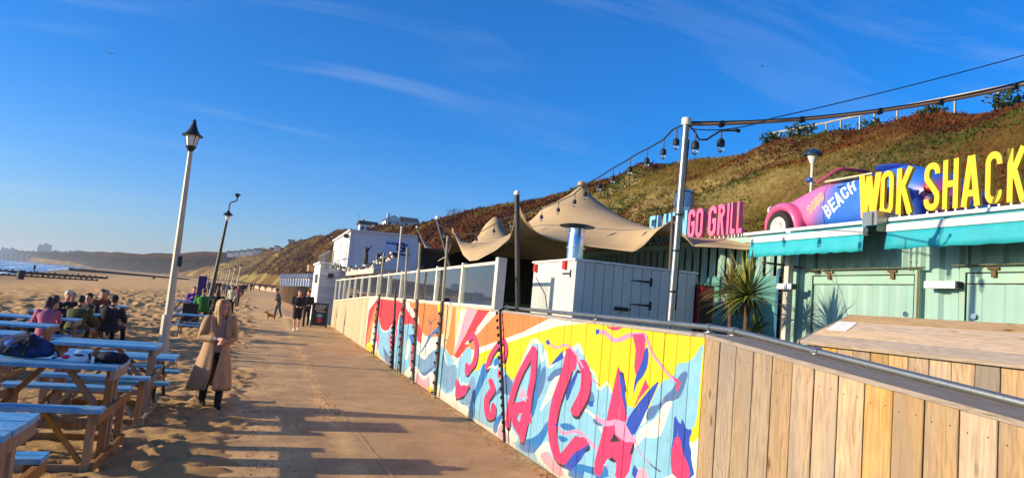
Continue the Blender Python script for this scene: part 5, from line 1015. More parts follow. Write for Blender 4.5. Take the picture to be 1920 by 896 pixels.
# awnings
def awning(u0, u1, v, lab, proj=.62):
    ye = at_x(u0, v, WX - proj).y; y0 = at_x(u1, v, WX - proj).y if u1 < 1920 else 2.9; zf = at_x(u0, v, WX - proj).z
    aw = thing('awning', lab, 'awning', (WX, (ye + y0) / 2, zf)); zb = ROOF - .05; x0 = WX - .03; x1 = WX - proj
    MB().add([(x0, y0, zb), (x0, ye, zb), (x1, ye, zf + .06), (x1, y0, zf + .06), (x0, y0, zb + .012), (x0, ye, zb + .012), (x1, ye, zf + .072), (x1, y0, zf + .072)], [(0, 1, 2, 3), (7, 6, 5, 4), (0, 4, 5, 1), (1, 5, 6, 2), (2, 6, 7, 3), (3, 7, 4, 0)]).build('canvas', teal, aw)
    MB().prism([(x1 - .05, zf - .05), (x1 + .03, zf - .06), (x1 + .05, zf + .03), (x1 + .01, zf + .058), (x1 - .045, zf + .045)], lambda a, b, d_: (a, d_, b), y0, ye).build('front_bar', awn_white, aw)
    n = 26; rows = []
    for zi in range(4):
        q_ = []
        for i in range(n + 1):
            yy_ = y0 + (ye - y0) * i / n; wv = (zi / 3) * (.02 * math.sin(i * 1.9) + .015 * math.sin(i * .8 + 1)); q_.append((x1 - .03 + wv - .01 * zi, yy_, zf - .04 - zi * .083 + (.008 * math.sin(i * 2.3) if zi == 3 else 0)))
        rows.append(q_)
    vb = MB().rings(rows, False, 0, False); vo = vb.build('valance', teal, aw, True); s_ = vo.modifiers.new('t', 'SOLIDIFY'); s_.thickness = .006
    for yy_ in (y0 + .35, ye - .35): MB().tube([(x0, yy_, zb - .08), ((x0 + x1) / 2, yy_ - .12, (zb + zf) / 2 - .1), (x1 + .03, yy_ - .02, zf - .02)], .016, 6).build('folding_arm', galv, aw)
    return aw
awning(1411, 1622, 451, 'short teal awning with white front bar at the left end of the container'); awning(1667, 2100, 428, 'long teal awning with white front bar over the right hatch')
# big letters on the roof edge
def letter_row(name, lab, items, X, zb, t, W, col, dpt, leg=.07):
    sg = thing(name, lab, 'sign', (X, items[0][1], zb)); 
    for ch, ya, yb, z0, h in items:
        G, wd_ = glyph(ch, W, t); k = (ya - yb) / wd_; mb = MB(); add_glyph(mb, ch, lambda a, b, d_: (X - d_, ya - a * k, z0 + b * h), 0, dpt, W, t)
        l_ = mb.build('letter', col(ch, ya), sg)
        for f in ((.2, .8) if ch not in 'I' else (.5,)): MB().bx(X - dpt * .7, X - dpt * .3, ya - (ya - yb) * f - .012, ya - (ya - yb) * f + .012, z0 - leg, z0 - .003).build('letter_leg', white_paint, l_)
    return sg
LX = WX - .02; it = []
for ch, a, b_, vt, vb in (('W', 1616, 1652, 330, 401), ('O', 1656, 1680, 320, 397), ('K', 1686, 1716, 315, 394), ('S', 1738, 1767, 305, 389), ('H', 1773, 1802, 299, 385), ('A', 1809, 1843, 293, 380), ('C', 1853, 1884, 285, 375), ('K', 1894, 1929, 279, 370)):
    ya, yb = at_x(a, (vt + vb) / 2, LX).y, at_x(b_, (vt + vb) / 2, LX).y; z0 = ROOF + .075; it.append((ch, ya, yb, z0, at_x((a + b_) / 2, vt, LX).z - z0))
hm = sum(i[4] for i in it) / len(it); it = [(c, a, b_, z, hm) for c, a, b_, z, h in it]
letter_row('wok_shack_sign', 'tall yellow block letters reading WOK SHACK on the container roof edge', it, LX, ROOF, .13, .42, lambda c, y: yellow, .05, .075)
it = []; words = 'FLAMINGO GRILL'; pxl = [(1225, 1235), (1238, 1245), (1248, 1258), (1260, 1272), (1274, 1278), (1281, 1295), (1297, 1310), (1312, 1325), None, (1335, 1350), (1353, 1366), (1370, 1374), (1377, 1386), (1389, 1399)]
for ch, q in zip(words, pxl):
    if q is None: continue
    it.append((ch, at_x(q[0], 410, WX + .1).y, at_x(q[1], 410, WX + .1).y, ROOF + .06, .62))
letter_row('flamingo_grill_sign', 'pale blue and pink block letters reading FLAMINGO GRILL above the tent edge', it, WX + .1, ROOF, .15, .45, lambda c, y: pink_l if y < at_x(1296, 410, WX + .1).y else blue_l, .09, .06)
# ribbed steel extractor behind the small letters
ex = thing('extractor_stack', 'ribbed bright steel extractor chimney behind the pale blue letters', 'flue', (9.3, 14.2, ROOF)); q = at_y(1284, 365, 13.6)
prof = [(.2, -1.2), (.2, -.3)]
for i in range(6): prof += [(.2, -.3 + i * .05), (.225, -.285 + i * .05), (.225, -.265 + i * .05), (.2, -.25 + i * .05)]
prof += [(.2, .02), (.03, .03)]; MB().lathe(prof, (q.x, 13.6, q.z), 20).build('pipe', steel, ex, True)
MB().lathe([(.23, .031), (.24, .05), (.16, .1), (.02, .12)], (q.x, 13.6, q.z), 18).build('rain_cap', steel, ex, True)
# ================================================================ beetle-shaped convertible on the roof
CXc, CYc, CZc = WX + 1.15, 8.95, ROOF - .15
car = thing('roof_car', 'old rounded convertible car painted pink to blue parked on the container roof', 'car', (CXc, CYc, CZc))
cc = Canvas(-2.2, 2.2, 0.0, 1.5, 170, '#cf4a86')
U, V = np.meshgrid(cc.U, cc.V); g = np.clip((.72 - (U + (V - .7) * .55)) / .5 + .16 * (fbm(U * 3, V * 3, 3, 5) - .5) * 2, 0, 1)[..., None]
pk_, bl_, pu_ = cc.rgb('#de6fa0'), cc.rgb('#2f6ac8'), cc.rgb('#7a3a7a')
cc.img[..., :3] = pk_ * (1 - g) + bl_ * g; g2 = np.clip((-1.05 - U + (.62 - V) * 1.2) / .35, 0, 1)[..., None]; cc.img[..., :3] = cc.img[..., :3] * (1 - g2) + pu_ * g2
def car_text(s, y0, z0, h, ang, col, t=.16, W=.52, gap=.12):
    x = 0; ca, sa = math.cos(R(ang)), math.sin(R(ang))
    for ch in s:
        G, wd_ = glyph(ch, W, t)
        for closed, p in G:
            p = [((x + a) * h * 1.0, b * h) for a, b in p]; p = [(y0 - (a * ca - b * sa), z0 + a * sa + b * ca) for a, b in p]
            if closed: p.append(p[0])
            cc.line(p, t * h, col)
        x += wd_ + gap
cxo = CXc - .64
def cp(u_, v_): q = at_x(u_, v_, cxo); return q.y - CYc, q.z - CZc
q = cp(1516, 402); car_text('SOBO', q[0], q[1], .17, 36, '#d8b25a'); q = cp(1551, 409); car_text('BEACH', q[0], q[1], .235, 36, '#f2e6d2')
for dz in (.0, .03): cc.line([(.42, .3), (.42, 1.0)], .012, '#241a2a'); cc.line([(-.45, .3), (-.42, 1.0)], .012, '#1a1a30')
body_m = print_mat('car_paint', cc, 'object', 1, 2, .35, .1, coat=.4)
rr = []
for yy_, hw, zb, zt, ex_ in ((2.0, .30, .35, .52, 2.4), (1.9, .42, .26, .72, 2.5), (1.65, .50, .24, .86, 2.6), (1.3, .56, .23, .96, 2.8), (.95, .60, .23, 1.04, 3), (.65, .62, .22, 1.10, 3.5), (.45, .63, .22, 1.08, 4), (.0, .64, .22, 1.06, 4.5), (-.4, .64, .22, 1.08, 4.5), (-.6, .63, .22, 1.16, 3.6), (-.9, .61, .23, 1.2, 3), (-1.25, .57, .25, 1.10, 2.6), (-1.55, .50, .28, .92, 2.4), (-1.8, .40, .32, .74, 2.2), (-1.95, .25, .4, .6, 2)):
    q = []
    for j in range(28):
        a = 2 * math.pi * j / 28; c_, s_ = math.cos(a), math.sin(a); q.append((hw * math.copysign(abs(c_) ** (2 / ex_), c_), yy_, (zb + zt) / 2 + (zt - zb) / 2 * math.copysign(abs(s_) ** (2 / ex_), s_)))
    rr.append(q)
bo = MB().rings(rr).build('body', body_m, car, True, world=False)
cream = mat('cream_trim', '#d8c49a', .6, .08, 4, .05)
MB().bx(-.56, .56, -.5, .5, 1.066, 1.09).build('interior_trim', cream, car, world=False)
MB().bx(-.5, .5, -.42, .4, 1.092, 1.096).build('cabin_opening', dark_in, car, world=False)
MB().ell((0, -.62, 1.17), .56, .3, .09, 16, 8).build('folded_roof', mat('blue_hood_cloth', '#2348a0', .7, .1, 5, .1), car, True, world=False)
pinkc = mat('pink_car_paint', '#dc5c8c', .35, .08, 3, .03, coat=.4); bluec = mat('blue_car_paint', '#2a4ea6', .35, .1, 3, .03, coat=.4); plum = mat('plum_car_paint', '#7c2f66', .35, .1, 3, .03, coat=.4)
MB().tube([(-.6, .62, 1.06), (-.59, .48, 1.13), (-.54, .3, 1.24), (-.44, .22, 1.28), (0, .2, 1.3), (.44, .22, 1.28), (.54, .3, 1.24), (.59, .48, 1.13), (.6, .62, 1.06)], .028, 8).build('windscreen_frame', mat('maroon_frame', '#8c3350', .4, .1, 4, .03), car, True, world=False)
MB().add([(-.54, .5, 1.12), (.54, .5, 1.12), (.46, .24, 1.27), (-.46, .24, 1.27)], [(0, 1, 2, 3)]).build('windscreen', glass, car, world=False)
def fender(yc, sx, mt_, a0, a1, R_, w0=.12):
    rr = []
    for i in range(17):
        a = R(a0 + (a1 - a0) * i / 16); k = math.sin(math.pi * i / 16) ** .5 if i not in (0, 16) else .35; cr_ = R_ + .02; q = []
        for j in range(14):
            t_ = 2 * math.pi * j / 14; rr_ = cr_ + .09 * (.5 + .5 * k) * math.sin(t_); xx_ = sx * (.60 + (.05 + w0 * k) * math.cos(t_)); q.append((xx_, yc + rr_ * math.cos(a), .31 + rr_ * math.sin(a)))
        rr.append(q)
    return MB().rings(rr).build('fender', mt_, car, True, world=False)
for sx in (-1, 1):
    fender(1.39, sx, pinkc, -8, 205, .38); fender(-1.01, sx, bluec if sx < 0 else plum, -20, 200, .38)
    for yc in (1.39, -1.01):
        wh = MB().lathe([(.2, -.07), (.29, -.085), (.315, -.05), (.315, .05), (.29, .085), (.2, .07)], (sx * .68, yc, .315), 28, axis='x', cap=False).build('tyre', rubber, car, True, world=False)
        MB().lathe([(.2, .03 * sx), (.215, .062 * sx), (.18, .07 * sx), (.15, .05 * sx), (.11, .06 * sx), (.1, .085 * sx), (.02, .095 * sx)], (sx * .685, yc, .315), 24, axis='x').build('rim', mat('cream_rim', '#d6cfc0', .45, .1, 6, .05, dirt='#8a4a2a', dscale=9, damt=.7), wh, True, world=False)
    MB().bx(sx * .62 - .1, sx * .62 + .1, -.62, 1.0, .22, .26).build('running_board', rubber, car, world=False)
    MB().lathe([(.085, 0), (.09, .02), (.06, .06), (.01, .07)], (sx * .62, 1.72, .68), 16, axis='y').build('headlight', lamp_glass, car, True, world=False)
    MB().ell((sx * .7, .72, 1.12), .05, .07, .05, 10, 8).tube([(sx * .6, .66, 1.06), (sx * .68, .7, 1.1)], .01, 6).build('wing_mirror', bluec, car, True, world=False)
    MB().ell((sx * .55, -1.5, .72), .05, .06, .09, 10, 8).build('tail_light', red_m, car, True, world=False)
    MB().bx(sx * .645 - .012, sx * .645 + .012, .02, .16, .93, .955).build('door_handle', steel, car, world=False)
MB().tube([(-.6, 1.85, .4), (-.45, 2.05, .4), (0, 2.12, .4), (.45, 2.05, .4), (.6, 1.85, .4)], .04, 8).build('bumper', steel, car, True, world=False)
MB().tube([(-.6, -1.8, .42), (-.45, -2.0, .42), (0, -2.06, .42), (.45, -2.0, .42), (.6, -1.8, .42)], .04, 8).build('bumper', steel, car, True, world=False)
# ================================================================ timber box with sloping lid
BX, BYL, ZL = 5.0, 5.5, 1.905
box = thing('timber_box', 'raw timber bin store with a sloping plank lid in front of the aqua container', 'box', (5.4, 4, .985))
bl = at_y(1597, 590, BYL); XB = bl.x; ZB = bl.z
MB().bx(BX + .05, XB - .03, .2, BYL - .05, .986, ZL - .03).build('carcass', dark_in, box)
yy_ = BYL - .03; k = 0
while yy_ > .3:
    w_ = .19; dv = random.uniform(0, .005); MB().prism([(yy_ - .003, .022), (yy_ - .003, .005), (yy_ - .008, 0), (yy_ - w_ + .008, 0), (yy_ - w_ + .003, .005), (yy_ - w_ + .003, .022)], lambda a, b, d_: (BX + .022 + b - dv, a, d_), .987, ZL - .02).build('plank', cedar, box); yy_ -= w_
nrm = Vector((-(ZB - ZL), 0, XB - BX + .04)).normalized(); nb_ = 4
for i in range(nb_):
    f0, f1 = i / nb_ + .002, (i + 1) / nb_ - .002; x0, x1 = BX - .04 + (XB - BX + .04) * f0, BX - .04 + (XB - BX + .04) * f1; z0, z1 = ZL + (ZB - ZL) * f0, ZL + (ZB - ZL) * f1; dz = random.uniform(0, .004)
    MB().add([(x0, .1, z0 + dz), (x1, .1, z1 + dz), (x1, BYL, z1 + dz), (x0, BYL, z0 + dz)] + [(x0 - nrm.x * .03, .1, z0 + dz - .03), (x1 - nrm.x * .03, .1, z1 + dz - .03), (x1 - nrm.x * .03, BYL, z1 + dz - .03), (x0 - nrm.x * .03, BYL, z0 + dz - .03)], [(0, 1, 2, 3), (7, 6, 5, 4), (0, 4, 5, 1), (1, 5, 6, 2), (2, 6, 7, 3), (3, 7, 4, 0)]).build('lid_board', lidwood, box)
MB().add([(BX - .045, BYL + .001, ZL - .035), (XB + .01, BYL + .001, ZB - .035), (XB + .01, BYL + .001, ZB + .004), (BX - .045, BYL + .001, ZL + .004), (BX - .045, BYL + .03, ZL - .035), (XB + .01, BYL + .03, ZB - .035), (XB + .01, BYL + .03, ZB + .004), (BX - .045, BYL + .03, ZL + .004)], [(0, 1, 2, 3), (7, 6, 5, 4), (0, 4, 5, 1), (1, 5, 6, 2), (2, 6, 7, 3), (3, 7, 4, 0)]).build('lid_edge', capwood, box)
d = ray(1578, 612); nn = Vector((-(ZB - ZL), 0, XB - BX + .04)); t_ = (Vector((BX - .04, 0, ZL)) - Vector((0, 0, CAMZ))).dot(nn) / d.dot(nn); c = Vector((0, 0, CAMZ)) + d * t_; sl_ = Vector((XB - BX + .04, 0, ZB - ZL)).normalized(); n1 = nn.normalized()
mb = MB(); q = [c + sl_ * a + Vector((0, 1, 0)) * b_ + n1 * .007 for a, b_ in ((-.11, -.16), (.11, -.1), (.11, .14), (-.11, .08))]; mb.add(q + [p - n1 * .002 for p in q], [(0, 1, 2, 3), (7, 6, 5, 4), (0, 4, 5, 1), (1, 5, 6, 2), (2, 6, 7, 3), (3, 7, 4, 0)])
tag(mb.build('paper_sticker', mat('white_sticker', '#dcdcdc', .6, .08, 20, 0, dirt='#9a9a98', dscale=25, damt=.5)), 'worn white paper sticker on the sloping lid of the timber box', 'sticker')
# ================================================================ spiky plants
trunk_m = mat('plant_trunk', '#5b4430', .9, .25, 9, .5)
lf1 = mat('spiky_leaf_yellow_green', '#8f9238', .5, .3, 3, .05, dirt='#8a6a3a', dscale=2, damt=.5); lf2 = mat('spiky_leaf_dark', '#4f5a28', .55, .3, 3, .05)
def cordyline(base, top, rad, n, lab, droop=.5, mt_=None):
    t = thing('spiky_plant', lab, 'plant', tuple(base)); base, top = Vector(base), Vector(top)
    if (top - base).length > .3:
        tr = [base.lerp(top, i / 6) + Vector((.012 * math.sin(i * 2), .01 * math.cos(i * 3), 0)) for i in range(7)]; MB().tube(tr, [.05 - .003 * i for i in range(7)], 10).build('trunk', trunk_m, t, True)
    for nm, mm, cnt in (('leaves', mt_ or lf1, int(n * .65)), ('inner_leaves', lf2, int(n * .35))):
        mb = MB()
        for i in range(cnt):
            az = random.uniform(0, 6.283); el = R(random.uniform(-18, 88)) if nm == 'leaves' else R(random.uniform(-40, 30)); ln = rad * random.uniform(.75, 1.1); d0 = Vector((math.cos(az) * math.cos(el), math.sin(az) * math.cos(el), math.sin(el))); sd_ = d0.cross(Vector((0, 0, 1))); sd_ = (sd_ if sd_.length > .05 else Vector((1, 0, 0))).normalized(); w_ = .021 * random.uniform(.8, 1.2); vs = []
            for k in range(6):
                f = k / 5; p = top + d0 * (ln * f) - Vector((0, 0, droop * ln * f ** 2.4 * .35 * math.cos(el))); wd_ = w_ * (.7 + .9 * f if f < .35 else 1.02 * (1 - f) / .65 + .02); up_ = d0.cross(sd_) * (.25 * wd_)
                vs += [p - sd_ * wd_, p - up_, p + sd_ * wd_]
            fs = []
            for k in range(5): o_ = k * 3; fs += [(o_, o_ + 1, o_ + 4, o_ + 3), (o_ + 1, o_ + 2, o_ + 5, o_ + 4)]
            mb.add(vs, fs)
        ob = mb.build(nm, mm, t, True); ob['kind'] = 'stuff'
Yp_ = 8.6
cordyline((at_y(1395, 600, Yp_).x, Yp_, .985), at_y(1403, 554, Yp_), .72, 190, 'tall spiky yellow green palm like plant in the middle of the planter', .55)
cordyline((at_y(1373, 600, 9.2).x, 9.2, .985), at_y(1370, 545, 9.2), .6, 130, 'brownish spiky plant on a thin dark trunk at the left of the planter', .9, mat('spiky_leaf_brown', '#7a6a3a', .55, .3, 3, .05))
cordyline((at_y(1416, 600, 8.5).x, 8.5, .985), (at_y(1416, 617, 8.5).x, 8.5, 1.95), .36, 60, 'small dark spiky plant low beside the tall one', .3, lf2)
pl = thing('planter', 'low timber planter holding the spiky plants behind the handrail', 'planter', (6.4, 8.8, .985)); MB().bx(5.9, 7.0, 8.2, 9.5, .986, 1.4).build('side_boards', frame_wood, pl); MB().bx(5.95, 6.95, 8.25, 9.45, 1.401, 1.43).build('soil', dark_in, pl)
# ================================================================ promenade lamps
def lantern(t, c, s=1.0, mats=(None, None)):
    """pointed hat lantern standing on c"""
    x, y, z = c; k = s
    MB().lathe([(.05 * k, 0), (.10 * k, .06 * k), (.155 * k, .16 * k), (.14 * k, .18 * k)], c, 12).build('lantern_cup', black_metal, t, True)
    g = MB().lathe([(.13 * k, .181 * k), (.2 * k, .5 * k)], c, 6, cap=False).build('lantern_glass', lamp_glass, t)
    fr = MB()
    for i in range(6):
        a = math.pi * i / 3; fr.beam((x + .135 * k * math.cos(a), y + .135 * k * math.sin(a), z + .175 * k), (x + .205 * k * math.cos(a), y + .205 * k * math.sin(a), z + .5 * k), .016 * k, .016 * k)
    fr.build('lantern_frame', black_metal, t)
    MB().lathe([(.30 * k, .49 * k), (.31 * k, .515 * k), (.2 * k, .58 * k), (.13 * k, .7 * k), (.075 * k, .86 * k), (.05 * k, .93 * k), (.062 * k, .96 * k), (.035 * k, 1.0 * k), (.01 * k, 1.03 * k)], c, 16).build('lantern_hat', black_metal, t, True)
    MB().tube([(x, y, z + .17 * k), (x, y, z + .4 * k)], .035 * k, 8).build('lamp_bulb', white_paint, t)
lp = at_z(303, 667, 0); lx, ly = lp.x, lp.y
tp = at_y(357, 285, ly)
lamp = thing('street_lamp', 'tall cream lamp post with black pointed lantern beside the blue tables', 'street lamp', (lx, ly, 0))
r8 = lambda c, r: [(c[0] + r * math.cos(math.pi * (i + .5) / 4), c[1] + r * math.sin(math.pi * (i + .5) / 4), c[2]) for i in range(8)]
MB().rings([r8((lx, ly, -.1), .125), r8((lx, ly, 1.0), .115), r8((lx + .03, ly, 1.02), .1), r8((tp.x, ly, tp.z), .058)]).build('post', lamp_post_m, lamp)
MB().rings([r8((lx, ly, -.05), .15), r8((lx, ly, .3), .145), r8((lx, ly, .33), .12)]).build('base_collar', lamp_post_m, lamp)
lantern(lamp, (tp.x, ly, tp.z), .82)
q = at_y(338, 490, ly); MB().bx(q.x - .03, q.x + .05, ly - .12, ly - .05, q.z - .13, q.z + .13).build('switch_box', black_metal, lamp)
q = at_y(337, 405, ly); MB().bx(q.x - .02, q.x + .1, ly - .02, ly + .02, q.z - .01, q.z + .01).build('bracket', black_metal, lamp)
b2 = at_z(390, 600, 0); b2 = Vector((-2.75, 40.0, 0)); t2 = at_y(428, 400, 40.0)
lam2 = thing('street_lamp', 'leaning lamp post in shaded brown with a curved top arm, second along the beach', 'street lamp', tuple(b2))
MB().rings([r8(tuple(b2), .16), r8(tuple(b2.lerp(t2, .25)), .14), r8(tuple(b2.lerp(t2, .26)), .115), r8(tuple(t2), .07)]).build('post', dark_post_m, lam2)  # dark brown puts the post's shaded side into its colour
MB().lathe([(.1, .0), (.25, .05), (.26, .08), (.1, .2), (.05, .3)], (t2.x, t2.y, t2.z - .15), 14).build('lantern_hat', black_metal, lam2, True); MB().lathe([(.08, -.25), (.14, -.02)], (t2.x, t2.y, t2.z - .15), 8).build('lantern_glass', lamp_glass, lam2)
a1, a2, a3, a4 = at_y(429, 395, 40), at_y(431, 382, 40), at_y(440, 378, 40), at_y(444, 376, 40); a5 = at_y(445, 371, 40)
MB().tube([t2, a1, a2, at_y(434, 379, 40), a3, a4, a5], .035, 8).build('curved_arm', dark_post_m, lam2, True); MB().lathe([(.05, 0), (.11, .12), (.17, .15), (.14, .2), (.03, .24)], tuple(a5), 12).build('upper_lantern', black_metal, lam2, True)
bn = at_y(386, 548, 41.5); ban = thing('feather_banner', 'tall purple feather banner beside the leaning lamp post', 'flag', (bn.x - .3, 41.5, 0)); bt = at_y(394, 515, 41.5)
MB().tube([(bn.x - .35, 41.5, 0), (bn.x, 41.5, bn.z), (bt.x, 41.5, bt.z)], .02, 6).build('pole', black_metal, ban); MB().bx(bn.x - .45, bn.x - .02, 41.49, 41.51, .5, bt.z - .1).build('cloth', cloth('purple_banner_cloth', '#3a2a6a'), ban)
for i, (u_, vt, d, lab) in enumerate(((452, 497, 150, 'pale lamp post far down the promenade, nearest of the distant row'), (441, 500, 180, 'second of the distant pale lamp posts'), (432, 503, 215, 'third of the distant pale lamp posts'), (427, 505, 250, 'fourth of the distant pale lamp posts'), (421, 506, 285, 'fifth of the distant pale lamp posts'), (417, 507, 320, 'last and smallest of the distant pale lamp posts'))):
    p = at_y(u_, vt, d); t = thing('street_lamp', lab, 'street lamp', (p.x - .3, d, 0), group='distant promenade lamps'); MB().tube([(p.x - .45, d, -.3), (p.x - .05, d, p.z - .7)], [.17, .1], 7).build('post', lamp_post_m, t); MB().lathe([(.16, -.68), (.28, -.25)], (p.x, d, p.z), 8).build('lantern_glass', lamp_glass, t); MB().lathe([(.42, -.26), (.3, -.1), (.05, .1)], (p.x, d, p.z), 8).build('lantern_hat', black_metal, t)
q = at_y(1524, 292, 19.0)
hl = thing('hill_lamp', 'lamp post with a dark domed head standing behind the pink car', 'street lamp', (q.x, 19, .9)); MB().tube([(q.x, 19, .95), (q.x, 19, q.z - .12)], .05, 10).build('post', post_white, hl); MB().lathe([(.06, -.3), (.1, -.22), (.2, .02)], (q.x, 19, q.z), 14).build('lamp_glass', lamp_glass, hl, True); MB().lathe([(.31, .0), (.32, .04), (.26, .13), (.15, .2), (.04, .23), (.03, .28)], (q.x, 19, q.z), 16).build('dome', mat('blue_black_dome', '#1c3a52', .35, .1, 4, .03), hl, True)
# ================================================================ picnic tables
def plank_top(x0, x1, y0, y1, z, n, th=.04):
    mb = []; wd = (y1 - y0) / n
    for i in range(n):
        a, b_ = y0 + i * wd + .004, y0 + (i + 1) * wd - .004; o = random.uniform(-.008, .008)
        mb.append(MB().bx(x0 + o, x1 + o, a, b_, z - th + random.uniform(-.002, .002), z + random.uniform(-.002, .002)))
    return mb
def tall_table_proto(H=1.0, B=.645, Lx=.63, W2=.38):
    t = thing('picnic_table', 'x', 'picnic table', (0, 0, 0), world=False)
    BY = W2 + .33                                         # bench centre line
    for m_ in plank_top(-Lx, Lx, -W2, W2, H, 5): m_.build('top_plank', blue_paint, t, world=False)
    for s in (-1, 1):
        for m_ in plank_top(-Lx - .02, Lx + .0, s * BY - .12, s * BY + .12, B, 2): m_.build('bench_plank', blue_paint, t, world=False)
        for e in (-1, 1):
            xe = e * (Lx - .09)
            MB().bx(xe - .035, xe + .035, s * .1 - .045, s * .1 + .045, 0, H - .041).build('leg', frame_wood, t, world=False)
            MB().bx(xe - .034, xe + .034, s * BY - .045, s * BY + .045, 0, B - .041).build('leg', frame_wood, t, world=False)
            MB().beam((xe - e * .05, s * BY, .12), (xe - e * .42, s * BY, B - .045), .04, .06, (0, 1, 0)).build('brace', frame_wood, t, world=False)
    for e in (-1, 1):
        xe = e * (Lx - .09)
        MB().bx(xe + e * .036 - .0, xe + e * .036 + e * .04, -W2 + .02, W2 - .02, H - .14, H - .043).build('crosspiece', frame_wood, t, world=False)
        MB().bx(xe + e * .037, xe + e * .075, -BY - .11, BY + .11, B - .145, B - .045).build('bench_bearer', frame_wood, t, world=False)
        MB().bx(xe + e * .036, xe + e * .07, -BY - .05, BY + .05, .03, .11).build('foot_rail', frame_wood, t, world=False)
        MB().beam((xe - e * .04, 0, H - .55), (xe - e * .45, 0, H - .05), .05, .08, (0, 1, 0)).build('brace', frame_wood, t, world=False)
    MB().bx(-Lx + .13, Lx - .13, -.035, .035, .3, .37).build('stretcher', frame_wood, t, world=False)
    for s in (-1, 1): MB().bx(-Lx + .14, Lx - .14, s * BY - .02, s * BY + .02, .03, .1).build('stretcher', frame_wood, t, world=False)
    return t
def low_table_proto():
    t = thing('picnic_table', 'x', 'picnic table', (0, 0, 0), world=False); Lx = .85
    for m_ in plank_top(-Lx, Lx, -.36, .36, .74, 5): m_.build('top_plank', blue_paint, t, world=False)
    for s in (-1, 1):
        for m_ in plank_top(-Lx, Lx, s * .68 - .13, s * .68 + .13, .44, 2): m_.build('bench_plank', blue_paint, t, world=False)
        for e in (-1, 1): MB().tube([(e * .62, s * .2, .7), (e * .66, s * .66, 0)], .024, 8).build('leg', black_metal, t, world=False)
    for e in (-1, 1):
        MB().bx(e * .62 - .03, e * .62 + .03, -.78, .78, .33, .395).build('bench_bearer', frame_wood, t, world=False); MB().bx(e * .62 - .03, e * .62 + .03, -.33, .33, .635, .697).build('crosspiece', frame_wood, t, world=False)
        MB().beam((e * .6, 0, .36), (e * .15, 0, .69), .04, .06, (0, 1, 0)).build('brace', frame_wood, t, world=False)
    return t
GT = 'blue topped picnic tables on the sand'
tall = tall_table_proto(); first = [True]
def place(proto, x, y, lab, rz=0.0, used={}):
    o = proto if proto.name not in used else copy_tree(proto)
    used[proto.name] = 1; o.location = (x, y, .0); o.rotation_euler = (0, 0, rz); o['label'] = lab; o['group'] = GT; return o
XE = -1.31 - .63
place(tall, XE, 5.12, 'nearest blue topped picnic table, cut off at the lower left corner', .02)
place(tall, XE - .03, 8.53, 'tall blue picnic table carrying the rucksack and the helmet', -.01)
place(tall, XE + .02, 10.9, 'tall blue picnic table just behind the one with the bags', .02)
place(tall, -3.0, 31.0, 'tall blue picnic table far beyond the lamp post where the purple jacket sits', .02)
mid = tall_table_proto(.77, .46, .78, .42)
place(mid, -4.65, 14.1, 'blue picnic table at the left edge behind the rucksack', .01)
place(mid, -4.68, 16.3, 'empty blue picnic table in front of the woman in pink', -.02)
place(mid, -4.75, 18.6, 'blue picnic table where the woman in pink sits', .03)
place(mid, -4.78, 21.1, 'blue picnic table beside the man in olive', -.02)
place(mid, -6.1, 18.7, 'blue picnic table farthest left among the seated group', .02)
place(mid, -5.15, 27.0, 'blue picnic table beyond the man in the dark cap', .03)
low = low_table_proto()
place(low, -1.16 - .85, 12.0, 'low blue picnic table with thin dark legs beside the woman in the trench coat')
place(low, -1.85, 25.3, 'low pale picnic table where the person in green sits', .02)
# ================================================================ people
def rotz(p, a): c, s = math.cos(a), math.sin(a); return Vector((p[0] * c - p[1] * s, p[0] * s + p[1] * c, p[2]))
HAIRC = {}
def hairm(h):
    if h not in HAIRC: HAIRC[h] = mat('hair_' + h.lstrip('#'), '#' + h.lstrip('#'), .6, .3, 12, .4, objvar=0)
    return HAIRC[h]
CL = {}
def clm(h):
    if h not in CL: CL[h] = cloth('cloth_' + h.lstrip('#'), h)
    return CL[h]
def hand(mb, w_, d, s, curl=.4, fine=True):
    """palm, four fingers of different lengths and a thumb; d = direction of the forearm"""
    d = Vector(d).normalized(); sd_ = d.cross(Vector((0, 0, 1))); sd_ = (sd_ if sd_.length > .1 else Vector((1, 0, 0))).normalized() * s; dn = d.cross(sd_).normalized()
    if dn.z > 0: dn = -dn
    w_ = Vector(w_); pc = w_ + d * .05; mb.limb([w_ + d * .015, w_ + d * .085], [.027, .034], 8)
    for i, ln in enumerate((.062, .07, .066, .052)):
        b_ = w_ + d * .085 + sd_ * (-.03 + .02 * i); m1 = b_ + d * ln * .5 + dn * ln * .12; e = m1 + d * ln * .45 * (1 - curl) + dn * ln * .5 * curl; mb.limb([b_, m1, e], [.0095, .009, .0075], 6)
    b_ = w_ + d * .035 - sd_ * .03; mb.limb([b_, b_ + d * .03 - sd_ * .022 + dn * .008, b_ + d * .06 - sd_ * .025 + dn * .018], [.012, .011, .009], 6)
